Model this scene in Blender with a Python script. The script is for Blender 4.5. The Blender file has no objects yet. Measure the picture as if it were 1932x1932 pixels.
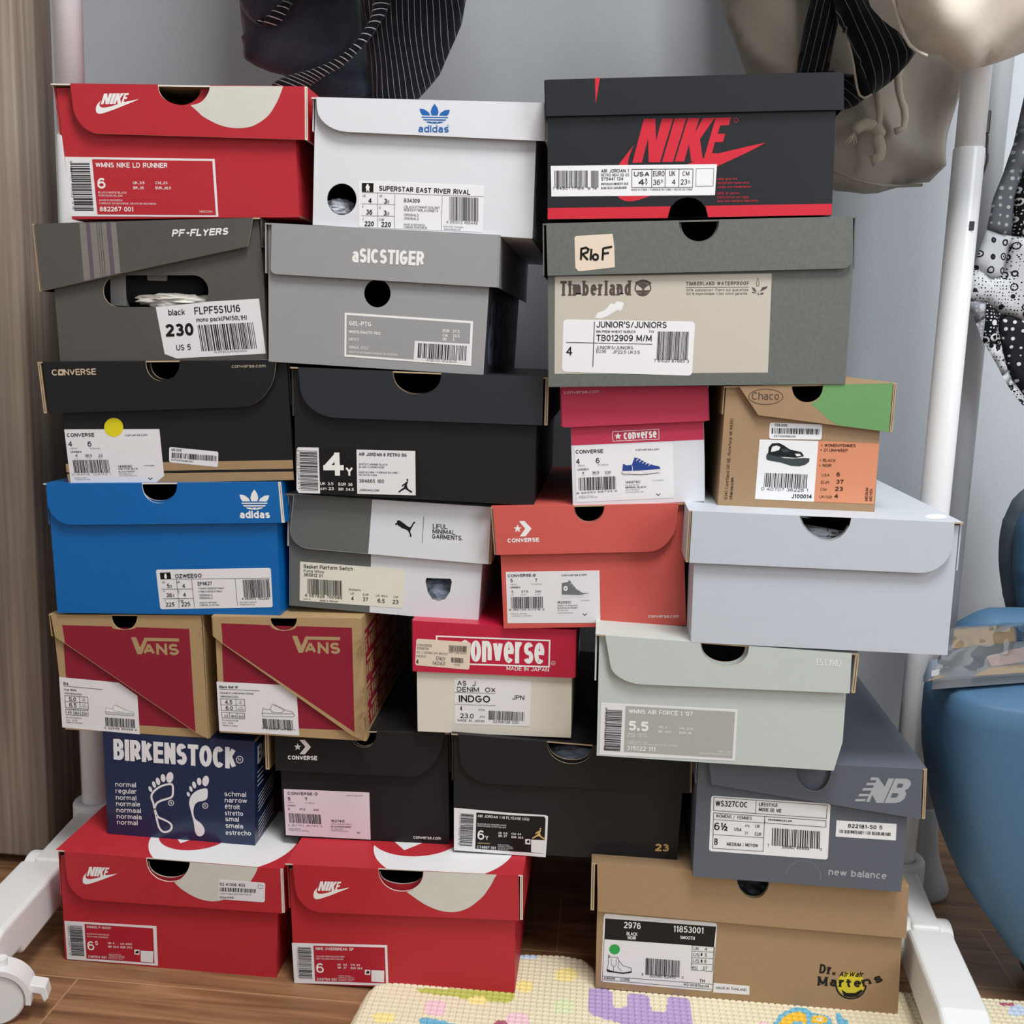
import bpy, bmesh, math, random
from mathutils import Vector, Matrix, noise
from mathutils.geometry import tessellate_polygon, delaunay_2d_cdt
R = math.radians
sc = bpy.context.scene
col = sc.collection

# ------------------------------------------------------------------ camera
cd = bpy.data.cameras.new('camera'); cam = bpy.data.objects.new('camera', cd); col.objects.link(cam)
cd.sensor_width = 36; cd.lens = 36.3354; cd.clip_start = .02; cd.clip_end = 50
cam.matrix_world = Matrix([[0.995234, -0.044342, 0.086851, 0.0], [0.092784, 0.156514, -0.983308, -0.95], [0.030009, 0.98668, 0.159882, 0.651427], [0.0, 0.0, 0.0, 1.0]])
sc.camera = cam
# ------------------------------------------------------------------ world, lights, exposure
w = bpy.data.worlds.new('room_air'); sc.world = w; w.use_nodes = True
w.node_tree.nodes['Background'].inputs[0].default_value = (.94, .97, 1, 1)
w.node_tree.nodes['Background'].inputs[1].default_value = .46
def area(name, loc, target, sx, sy, power, colour):
    l = bpy.data.lights.new(name, 'AREA'); l.shape = 'RECTANGLE'; l.size = sx; l.size_y = sy; l.energy = power; l.color = colour
    o = bpy.data.objects.new(name, l); col.objects.link(o); o.location = loc
    o.rotation_euler = (Vector(target) - Vector(loc)).to_track_quat('-Z', 'Y').to_euler()
    return o
area('ceiling_lamp_light', (.25, -.75, 2.30), (.05, .0, .4), .55, .55, 37, (1, .985, .95))
area('window_light', (1.42, -1.1, 1.35), (.3, .4, .55), 1.0, 1.2, 25, (.88, .95, 1))
sc.view_settings.view_transform = 'Standard'; sc.view_settings.look = 'None'
sc.view_settings.exposure = -0.1; sc.view_settings.gamma = 1.0; sc.view_settings.use_curve_mapping = False

# ------------------------------------------------------------------ materials
def lin(c):
    c /= 255.
    return c/12.92 if c <= .04045 else ((c+.055)/1.055)**2.4
def rgb(h): return tuple(lin(int(h[i:i+2], 16)) for i in (0, 2, 4)) + (1,)
MATS = {}
def base_mat(name, rough=.6, spec=.3):
    m = bpy.data.materials.new(name); m.use_nodes = True
    nt = m.node_tree; b = nt.nodes['Principled BSDF']
    b.inputs['Roughness'].default_value = rough; b.inputs['Specular IOR Level'].default_value = spec
    MATS[name] = m
    return m, nt, b
def N(nt, t, **kw):
    n = nt.nodes.new(t)
    for k, v in kw.items(): setattr(n, k, v)
    return n
def paper(name, h, rough=.6, spec=.3, amt=.06, scale=60, stretch=(1, 1, 3), bump=.0, coat=0):
    """printed card: base colour with faint fibre variation"""
    m, nt, b = base_mat(name, rough, spec)
    tc = N(nt, 'ShaderNodeTexCoord'); mp = N(nt, 'ShaderNodeMapping'); mp.inputs['Scale'].default_value = stretch
    nz = N(nt, 'ShaderNodeTexNoise'); nz.inputs['Scale'].default_value = scale; nz.inputs['Detail'].default_value = 5
    mx = N(nt, 'ShaderNodeMix', data_type='RGBA', blend_type='MULTIPLY'); mx.inputs['Factor'].default_value = 1
    cr = N(nt, 'ShaderNodeMapRange'); cr.inputs['To Min'].default_value = 1-amt; cr.inputs['To Max'].default_value = 1+amt
    nt.links.new(tc.outputs['Object'], mp.inputs[0]); nt.links.new(mp.outputs[0], nz.inputs['Vector'])
    nt.links.new(nz.outputs['Fac'], cr.inputs[0]); nt.links.new(cr.outputs[0], mx.inputs[7])
    mx.inputs[6].default_value = rgb(h); nt.links.new(mx.outputs[2], b.inputs['Base Color'])
    if bump:
        bp = N(nt, 'ShaderNodeBump'); bp.inputs['Strength'].default_value = bump; bp.inputs['Distance'].default_value = .002
        nt.links.new(nz.outputs['Fac'], bp.inputs['Height']); nt.links.new(bp.outputs[0], b.inputs['Normal'])
    if coat: b.inputs['Coat Weight'].default_value = coat; b.inputs['Coat Roughness'].default_value = .2
    return m
for a in [
 dict(name='red_card', h='B82B35', rough=0.5),
 dict(name='red_label', h='B02233', rough=0.45),
 dict(name='chip_grey', h='D2D0C8'),
 dict(name='white', h='F0EEEC', amt=0.01),
 dict(name='label_white', h='E6E4E6', rough=0.5, amt=0.02),
 dict(name='label_bright', h='ECECEE', rough=0.45, amt=0.02),
 dict(name='label_cream', h='E3E1D3', rough=0.5, amt=0.02),
 dict(name='label_pink', h='E4D4DC', rough=0.5, amt=0.02),
 dict(name='label_buff', h='E4D3C0', rough=0.6, amt=0.04),
 dict(name='label_grey', h='ACAEAA', rough=0.5, amt=0.02),
 dict(name='label_orange', h='D98F6C', rough=0.5, amt=0.03),
 dict(name='ink', h='141414', rough=0.5, amt=0.02),
 dict(name='ink_grey', h='6B6A6C', rough=0.6, amt=0.02),
 dict(name='charcoal_card', h='56534F', rough=0.55),
 dict(name='stripe_grey', h='7F7A76'),
 dict(name='stripe_purple', h='5F5860'),
 dict(name='black_card', h='1B1B1D', rough=0.5),
 dict(name='black_sheen', h='26292E', rough=0.42, spec=0.45),
 dict(name='black_gloss', h='1F2125', rough=0.3, spec=0.55),
 dict(name='kraft_print', h='A58864'),
 dict(name='kraft_card', h='AE926A', amt=0.09, scale=120),
 dict(name='kraft_brown', h='A38666', amt=0.09, scale=150),
 dict(name='kraft_inner', h='8E7550', rough=0.8),
 dict(name='grey_inner', h='7B7A78', rough=0.8),
 dict(name='cream_ink', h='D3BBA0', amt=0.01),
 dict(name='yellow_sticker', h='E3D51F', rough=0.4, amt=0.03),
 dict(name='blue_card', h='0064AE', rough=0.35, spec=0.45),
 dict(name='blue_ink', h='1F63AE'),
 dict(name='maroon_print', h='8C1F33', rough=0.55),
 dict(name='paper_shade', h='C9C9C9'),
 dict(name='navy_gloss', h='1A2C4E', rough=0.22, spec=0.55),
 dict(name='white_card', h='DCDEE4', rough=0.5, amt=0.025),
 dict(name='grey_card', h='9A9A9C', rough=0.55, amt=0.04),
 dict(name='slate_side_shaded', h='3A3E47', rough=0.6),  # bluish box side, darker than the front: its shade is in the colour
 dict(name='side_print', h='6C7585'),
 dict(name='puma_grey', h='636664', rough=0.5),
 dict(name='coral_card', h='CE5C54', rough=0.5, amt=0.03),
 dict(name='shoe_grey', h='6F7674'),
 dict(name='cream_card', h='DBD5C8', rough=0.55, amt=0.03),
 dict(name='crimson_gloss', h='C02140', rough=0.32, spec=0.5),
 dict(name='gold_ink', h='D6AE6E', rough=0.35, amt=0.02),
 dict(name='red_bright', h='CE2C3C', rough=0.4, amt=0.03),
 dict(name='grey_green_card', h='686C67', rough=0.55, amt=0.22, scale=260, stretch=(1, 1, 1)),
 dict(name='beige_print', h='C6BFB3', rough=0.5, amt=0.03),
 dict(name='brown_ink', h='564A44'),
 dict(name='cherry_card', h='C23A56', rough=0.5, amt=0.03),
 dict(name='edge_pink', h='E6BFC6'),
 dict(name='blue_shoe', h='2A4490'),
 dict(name='green_print', h='6C9C62', rough=0.5),
 dict(name='sandal_sole', h='3E4648'),
 dict(name='sandal_strap', h='15181A'),
 dict(name='pale_blue_card', h='C3CAD4', rough=0.5, amt=0.025),
 dict(name='pale_green_card', h='C2CBC7', rough=0.5, amt=0.03),
 dict(name='slate_card', h='5D626E', rough=0.45, amt=0.04),
 dict(name='silver_ink', h='A9ADB3', rough=0.35, amt=0.02),
 dict(name='dm_yellow', h='D6C436'),
 dict(name='green_dot', h='2FA54E'),
 dict(name='edge_white', h='E2D9CE', rough=0.8, amt=0.1, scale=300),
 dict(name='edge_kraft', h='B9A386', rough=0.9, amt=0.12, scale=300),
 dict(name='slit_dark', h='1C1510', rough=0.9)]: paper(**a)

# ------------------------------------------------------------------ mesh builder
class MB:
    def __init__(s): s.v = []; s.f = []; s.m = []; s.names = []; s.uv = {}
    def mi(s, n):
        if n not in s.names: s.names.append(n)
        return s.names.index(n)
    def face(s, idx, mat): s.f.append(tuple(idx)); s.m.append(s.mi(mat))
    def add(s, pts): b = len(s.v); s.v += [tuple(p) for p in pts]; return b
    def flat(s, pts, holes, fn, mat):
        loops = [[Vector((p[0], p[1], 0)) for p in L] for L in [pts]+list(holes)]
        b = s.add([fn(p.x, p.y) for L in loops for p in L])
        for t in tessellate_polygon(loops): s.face([b+i for i in t], mat)
    def prism(s, pts, holes, fn, n0, n1, mf, me, mb=None, top=None):
        """2-D outline (with holes) turned into a solid between normal offsets n0 (front) and n1 (back)"""
        loops = [list(L) for L in [pts]+list(holes)]
        lv = [[Vector((p[0], p[1], 0)) for p in L] for L in loops]
        tri = tessellate_polygon(lv); flatp = [p for L in loops for p in L]; k = len(flatp)
        b = s.add([fn(p[0], p[1], n0) for p in flatp]); c = s.add([fn(p[0], p[1], n1) for p in flatp])
        for t in tri:
            s.face([b+i for i in t], mf); s.face([c+i for i in t][::-1], mb or me)
        o = 0
        for L in loops:
            n = len(L)
            for i in range(n):
                j = (i+1) % n
                s.face((b+o+i, b+o+j, c+o+j, c+o+i), top[1] if (top and o == 0 and top[0](L[i], L[j])) else me)
            o += n
    def box(s, x0, x1, y0, y1, z0, z1, mat):
        b = s.add([(x, y, z) for x in (x0, x1) for y in (y0, y1) for z in (z0, z1)])
        for q in ((0, 1, 3, 2), (4, 6, 7, 5), (0, 4, 5, 1), (2, 3, 7, 6), (0, 2, 6, 4), (1, 5, 7, 3)): s.face([b+i for i in q], mat)
    def tube(s, path, rad, mat, n=14, caps=True):
        path = [Vector(p) for p in path]; rad = rad if isinstance(rad, (list, tuple)) else [rad]*len(path)
        rings = []; up = None
        for i, p in enumerate(path):
            d = (path[min(i+1, len(path)-1)]-path[max(i-1, 0)]).normalized()
            if up is None: up = d.orthogonal().normalized()
            up = (up-d*up.dot(d)).normalized(); sd = d.cross(up)
            rings.append(s.add([p+(up*math.cos(2*math.pi*k/n)+sd*math.sin(2*math.pi*k/n))*rad[i] for k in range(n)]))
        for a, b in zip(rings, rings[1:]):
            for k in range(n): s.face((a+k, a+(k+1) % n, b+(k+1) % n, b+k), mat)
        if caps: s.face([rings[0]+k for k in range(n)][::-1], mat); s.face([rings[-1]+k for k in range(n)], mat)
    def lathe(s, prof, mat, cx=0, cy=0, n=40, sx=1, sy=1, cap=True):
        rings = [s.add([(cx+r*sx*math.cos(2*math.pi*k/n), cy+r*sy*math.sin(2*math.pi*k/n), z) for k in range(n)]) for r, z in prof]
        for a, b in zip(rings, rings[1:]):
            for k in range(n): s.face((a+k, a+(k+1) % n, b+(k+1) % n, b+k), mat)
        if cap: s.face([rings[0]+k for k in range(n)][::-1], mat); s.face([rings[-1]+k for k in range(n)], mat)
    def build(s, name, parent=None, smooth=False, bevel=0, fix=True, sub=0, seg=2):
        me = bpy.data.meshes.new(name); me.from_pydata(s.v, [], s.f)
        for n in s.names: me.materials.append(MATS[n])
        me.polygons.foreach_set('material_index', s.m)
        if s.uv:
            ul = me.uv_layers.new(name='UVMap')
            for lp in me.loops: ul.data[lp.index].uv = s.uv.get(lp.vertex_index, (0, 0))
        if fix:
            bm = bmesh.new(); bm.from_mesh(me); bmesh.ops.recalc_face_normals(bm, faces=bm.faces); bm.to_mesh(me); bm.free()
        if smooth: me.polygons.foreach_set('use_smooth', [True]*len(me.polygons))
        me.update()
        o = bpy.data.objects.new(name, me); col.objects.link(o)
        if parent: o.parent = parent
        if bevel:
            md = o.modifiers.new('bevel', 'BEVEL'); md.width = bevel; md.segments = seg; md.limit_method = 'ANGLE'; md.angle_limit = R(40)
        if sub:
            md = o.modifiers.new('sub', 'SUBSURF'); md.levels = md.render_levels = sub
        return o
def tag(o, label=None, cat=None, group=None, kind=None):
    if label: o['label'] = label
    if cat: o['category'] = cat
    if group: o['group'] = group
    if kind: o['kind'] = kind
    return o
def thing(name, label, cat, loc=(0, 0, 0), rot=(0, 0, 0), group=None):
    o = bpy.data.objects.new(name, None); col.objects.link(o); o.location = loc; o.rotation_euler = rot; o.empty_display_size = .03
    return tag(o, label, cat, group)

# ------------------------------------------------------------------ lettering: a small grotesque stroke alphabet (cap height 1, x-height .72)
def A(cx, cy, rx, ry, a0, a1, n=0):
    n = n or max(4, int(abs(a1-a0)/22)); return [(cx+rx*math.cos(R(a0+(a1-a0)*i/n)), cy+ry*math.sin(R(a0+(a1-a0)*i/n))) for i in range(n+1)]
def EL(cx, cy, rx, ry): return ['o']+A(cx, cy, rx, ry, 0, 338, 15)
def make_font():
    G = {}
    def g(ch, w, *st): G[ch] = (w, st)
    bowl = EL(.25, .36, .25, .36)
    g('A', .66, [(0, 0), (.33, 1), (.66, 0)], [(.11, .31), (.55, .31)])
    g('B', .58, ['o', (0, 0), (0, 1), (.3, 1)]+A(.3, .765, .23, .235, 80, -80)+[(.3, .53), (.32, .53)]+A(.32, .265, .26, .265, 80, -80)+[(.32, 0)], [(0, .53), (.32, .53)])
    g('C', .64, A(.33, .5, .33, .5, 42, 318)); g('D', .62, ['o', (0, 0), (0, 1), (.26, 1)]+A(.26, .5, .36, .5, 80, -80)+[(.26, 0)])
    g('E', .52, [(.52, 1), (0, 1), (0, 0), (.53, 0)], [(0, .52), (.48, .52)]); g('F', .5, [(.5, 1), (0, 1), (0, 0)], [(0, .5), (.44, .5)])
    g('G', .68, A(.34, .5, .34, .5, 45, 325)+[(.66, .46), (.38, .46)]); g('H', .6, [(0, 0), (0, 1)], [(.6, 0), (.6, 1)], [(0, .52), (.6, .52)])
    g('I', .0, [(0, 0), (0, 1)]); g('J', .44, [(.44, 1), (.44, .28)]+A(.22, .24, .22, .24, 0, -180)); g('K', .58, [(0, 0), (0, 1)], [(.56, 1), (0, .38)], [(.2, .6), (.58, 0)])
    g('L', .48, [(0, 1), (0, 0), (.48, 0)]); g('M', .74, [(0, 0), (0, 1), (.37, .08), (.74, 1), (.74, 0)]); g('N', .6, [(0, 0), (0, 1), (.6, 0), (.6, 1)])
    g('O', .72, EL(.36, .5, .36, .5)); g('P', .56, [(0, 0), (0, 1), (.3, 1)]+A(.3, .73, .26, .27, 80, -80)+[(.3, .46), (0, .46)]); g('Q', .72, EL(.36, .5, .36, .5), [(.42, .22), (.72, -.03)])
    g('R', .58, [(0, 0), (0, 1), (.3, 1)]+A(.3, .74, .26, .26, 80, -80)+[(.3, .48), (0, .48)], [(.3, .48), (.58, 0)])
    S = A(.27, .745, .25, .255, 25, 250)+[(.3, .5)]+A(.27, .26, .27, .26, 65, -158); g('S', .54, S)
    g('T', .58, [(0, 1), (.58, 1)], [(.29, 1), (.29, 0)]); g('U', .58, [(0, 1), (0, .3)]+A(.29, .29, .29, .29, 190, 350)+[(.58, .3), (.58, 1)]); g('V', .64, [(0, 1), (.32, 0), (.64, 1)])
    g('W', .92, [(0, 1), (.23, 0), (.46, 1), (.69, 0), (.92, 1)]); g('X', .6, [(0, 0), (.6, 1)], [(0, 1), (.6, 0)]); g('Y', .6, [(0, 1), (.3, .46), (.6, 1)], [(.3, .46), (.3, 0)]); g('Z', .56, [(0, 1), (.56, 1), (0, 0), (.56, 0)])
    g('0', .52, EL(.26, .5, .26, .5)); g('1', .24, [(0, .78), (.2, 1), (.2, 0)]); g('2', .52, A(.26, .72, .26, .28, 165, -30)+[(0, 0), (.53, 0)])
    g('3', .52, A(.25, .755, .23, .245, 150, -70)+[(.2, .53)], [(.2, .53)]+A(.25, .27, .27, .27, 70, -155)); g('4', .56, [(.42, 0), (.42, 1)], [(.42, 1), (0, .3), (.57, .3)])
    g('5', .53, [(.48, 1), (.08, 1), (.03, .5)]+A(.26, .32, .27, .32, 130, -152)); g('6', .54, EL(.27, .31, .27, .31), [(0, .31)]+A(.29, .52, .29, .48, 180, 45)); g('7', .52, [(0, 1), (.52, 1), (.17, 0)])
    g('8', .54, EL(.27, .76, .22, .24), EL(.27, .265, .27, .265)); g('9', .54, EL(.27, .69, .27, .31), [(.54, .69)]+A(.25, .48, .29, .48, 0, -135))
    g('ɑ', .5, bowl, [(.5, .72), (.5, 0)]); g('a', .46, A(.23, .5, .22, .22, 155, 10)+[(.45, .48), (.45, 0)], [(.45, .42), (.2, .41)]+A(.2, .205, .2, .205, 95, 270)+[(.3, .01), (.45, .15)]); g('b', .5, bowl, [(0, 1), (0, 0)]); g('c', .47, A(.26, .36, .26, .36, 48, 312)); g('d', .5, bowl, [(.5, 1), (.5, 0)])
    g('e', .5, A(.25, .36, .25, .36, 5, 315), [(.02, .38), (.48, .38)]); g('f', .3, A(.3, .82, .18, .18, 70, 180)+[(.12, 0)], [(0, .7), (.3, .7)])
    g('g', .5, bowl, [(.5, .72), (.5, 0)]+A(.25, -.04, .25, .24, 0, -150)); g('h', .48, [(0, 1), (0, 0)], [(0, .4)]+A(.24, .44, .24, .28, 170, 10)+[(.48, 0)])
    g('i', .0, [(0, .72), (0, 0)], [(0, .9), (0, 1)]); g('j', .12, [(.12, .72), (.12, -.1)]+A(0, -.1, .12, .14, 0, -90), [(.12, .9), (.12, 1)]); g('k', .46, [(0, 1), (0, 0)], [(.44, .72), (0, .26)], [(.16, .42), (.46, 0)])
    g('l', .0, [(0, 1), (0, 0)]); g('m', .76, [(0, .72), (0, 0)], [(0, .42)]+A(.19, .46, .19, .26, 170, 10)+[(.38, 0)], [(.38, .42)]+A(.57, .46, .19, .26, 170, 10)+[(.76, 0)])
    g('n', .47, [(0, .72), (0, 0)], [(0, .4)]+A(.235, .45, .235, .27, 170, 10)+[(.47, 0)]); g('o', .52, EL(.26, .36, .26, .36)); g('p', .5, bowl, [(0, .72), (0, -.28)]); g('q', .5, bowl, [(.5, .72), (.5, -.28)])
    g('r', .3, [(0, .72), (0, 0)], [(0, .4)]+A(.25, .44, .25, .28, 170, 65)); g('s', .44, [(x*.82, y*.72) for x, y in S]); g('t', .3, [(.12, .92), (.12, .16)]+A(.27, .15, .15, .15, 190, 275), [(0, .7), (.3, .7)])
    g('u', .47, [(0, .72), (0, .28)]+A(.235, .27, .235, .27, 190, 350)+[(.47, .3)], [(.47, .72), (.47, 0)]); g('v', .48, [(0, .72), (.24, 0), (.48, .72)]); g('w', .74, [(0, .72), (.185, 0), (.37, .72), (.555, 0), (.74, .72)])
    g('x', .46, [(0, 0), (.46, .72)], [(0, .72), (.46, 0)]); g('y', .48, [(0, .72), (.24, .02)], [(.48, .72), (.2, -.2), (.06, -.27)]); g('z', .44, [(0, .72), (.44, .72), (0, 0), (.44, 0)])
    g('é', *([.5]+[list(q) for q in G['e'][1]]+[[(.2, .86), (.34, 1.02)]]))
    g(' ', .2); g('.', .0, [(0, 0), (0, .09)]); g(',', .06, [(.06, .08), (0, -.12)]); g('/', .34, [(0, -.05), (.34, 1.05)]); g('-', .26, [(0, .4), (.26, .4)]); g('_', .4, [(0, -.05), (.4, -.05)]); g(':', .0, [(0, .05), (0, .16)], [(0, .6), (0, .71)])
    g("'", .0, [(0, 1), (0, .75)]); g('(', .18, [(.18, 1.1), (0, .75), (0, .2), (.18, -.15)]); g(')', .18, [(0, 1.1), (.18, .75), (.18, .2), (0, -.15)]); g('[', .16, [(.16, 1.1), (0, 1.1), (0, -.15), (.16, -.15)]); g(']', .16, [(0, 1.1), (.16, 1.1), (.16, -.15), (0, -.15)])
    g('%', .7, EL(.15, .78, .14, .2), EL(.55, .22, .14, .2), [(.12, 0), (.58, 1)]); g('|', .0, [(0, -.1), (0, 1.05)])
    sm = lambda ch, ox, oy: [[p if p == 'o' else (ox+p[0]*.5, oy+p[1]*.5) for p in q] for q in G[ch][1]]
    G['½'] = (.72, sm('1', 0, .5)+[[(.12, 0), (.56, 1)]]+sm('2', .46, 0))
    return G
FONT = make_font()
def split_sharp(P):
    out = [[P[0]]]
    for i in range(1, len(P)):
        out[-1].append(P[i])
        if i < len(P)-1:
            a = Vector(P[i])-Vector(P[i-1]); b = Vector(P[i+1])-Vector(P[i])
            if a.length > 1e-9 and b.length > 1e-9 and a.normalized().dot(b.normalized()) < .35: out.append([P[i]])
    return out
def lettering(text, L, h, st):
    """quads of a line of text L wide and h high (cap height, or x-height for style x)"""
    if 'x' in st: h = h/.72
    nb = min(3, st.count('b')); wt = (.095, .175, .225, .265)[nb] if nb else (.145 if 'h' in st else .115)
    n = len(text); gap = (.12, .11, .10, .08)[nb]+(.14 if 's' in st else 0)
    lay = [FONT.get(ch, FONT['-']) for ch in text]; tot = sum(l[0] for l in lay)
    w = min(wt*h, L/n*.40, (tot*.0+L)/n*.40)
    sx = max(.02*h, (L-n*w)/max(.05, tot+(n-1)*gap)); sy = h-w
    if tot < .01: sx = 1
    sh = .26 if 'i' in st else 0
    out = []; k = 0; X = 0
    for w_, s_ in lay:
        for q in s_:
            closed = q[0] == 'o'; q = q[1:] if closed else q
            P0 = [(X+w/2+p[0]*sx, w/2+p[1]*sy) for p in q]
            for P in ([P0] if closed else split_sharp(P0)):
                if len(P) == 2 and not closed and abs(P[0][0]-P[1][0]) < 1e-6: # stems run the full height
                    (ax, ay), (bx, by) = P; d = w/2 if by > ay else -w/2; P = [(ax, ay-d), (bx, by+d)]
                elif not closed:
                    (ax, ay), (bx, by) = P[0], P[1]
                    if abs(ax-bx) < 1e-6: P[0] = (ax, ay+(w/2 if ay > by else -w/2))
                    (ax, ay), (bx, by) = P[-1], P[-2]
                    if abs(ax-bx) < 1e-6: P[-1] = (ax, ay+(w/2 if ay > by else -w/2))
                    if abs(P[0][1]-P[1][1]) < 1e-6: P[0] = (P[0][0]+(w/2 if P[0][0] > P[1][0] else -w/2)*.9, P[0][1])
                    if abs(P[-1][1]-P[-2][1]) < 1e-6: P[-1] = (P[-1][0]+(w/2 if P[-1][0] > P[-2][0] else -w/2)*.9, P[-1][1])
                if 's' in st and not closed: # slab serifs on upright stem ends
                    for e, f in ((0, 1), (-1, -2)):
                        if abs(P[e][0]-P[f][0]) < .25*abs(P[e][1]-P[f][1]):
                            y = P[e][1]+(w*.25 if P[e][1] < P[f][1] else -w*.25)
                            out += [(z, .006*(k % 5)+.003) for z in strip([(P[e][0]-w*.78, y), (P[e][0]+w*.78, y)], w*.5, 0)]
                out += [(z, .006*(k % 5)+.0015*(zi % 3)) for zi, z in enumerate(strip(P, w, closed, 1.22))]; k += 1
        X += w+w_*sx+gap*sx
    if sh:
        out = [([(p[0]+p[1]*sh, p[1]) for p in q], e) for q, e in out]
        m = max(p[0] for q, e in out for p in q); out = [([(p[0]*L/m, p[1]) for p in q], e) for q, e in out]
    return out

def strip(pts, w, closed, km=1.9):
    n = len(pts); out = []
    P = [Vector(p) for p in pts]
    L = []; Rr = []
    for i in range(n):
        a = P[i-1] if (i > 0 or closed) else P[i]; c = P[(i+1) % n] if (i < n-1 or closed) else P[i]
        d1 = (P[i]-a); d2 = (c-P[i])
        d1 = d1.normalized() if d1.length > 1e-9 else d2.normalized(); d2 = d2.normalized() if d2.length > 1e-9 else d1
        n1 = Vector((-d1.y, d1.x)); n2 = Vector((-d2.y, d2.x)); m = n1+n2
        m = m.normalized() if m.length > 1e-6 else n1
        k = min(km, 1/max(.2, m.dot(n1)))
        L.append(P[i]+m*w/2*k); Rr.append(P[i]-m*w/2*k)
    for i in range(n if closed else n-1):
        j = (i+1) % n; out.append(((L[i].x, L[i].y), (L[j].x, L[j].y), (Rr[j].x, Rr[j].y), (Rr[i].x, Rr[i].y)))
    return out
def decals(mb, items, fn, base=0.):
    """flat ink on a surface: fn(u, v, n) -> local metres; n in mm above the surface"""
    for ii, it in enumerate(items):
        k, c, l = it[:3]; n = base+.07*l+.002*(ii % 16)
        g = lambda x, y: fn(x, y, n)
        if k == 'P': mb.flat(it[3], it[4], g, c)
        elif k == 'T':
            _, _, _, text, x, y, dx, dy, h, st = it
            L = math.hypot(dx, dy); ux, uy = dx/L, dy/L
            for q, e in lettering(text, L, h, st):
                b = mb.add([fn(x+ux*p[0]-uy*p[1], y+uy*p[0]+ux*p[1], n+e) for p in q]); mb.face((b, b+1, b+2, b+3), c)
        elif k == 'B':
            _, _, _, x, y, ux, uy, vx, vy, seed = it
            rn = random.Random(seed+77); t = 0.
            while t < 1:
                wd = rn.choice((.010, .010, .018, .026)); gp = rn.choice((.010, .014, .022))
                e = min(1, t+wd)
                b = mb.add([g(x+ux*a+vx*q, y+uy*a+vy*q) for a, q in ((t, 0), (e, 0), (e, 1), (t, 1))]); mb.face((b, b+1, b+2, b+3), c)
                t = e+gp
        elif k == 'L':
            for qi, q in enumerate(strip(it[4], it[3], it[5])):
                b = mb.add([fn(p[0], p[1], n+.0015*(qi % 4)) for p in q]); mb.face((b, b+1, b+2, b+3), c)

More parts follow.
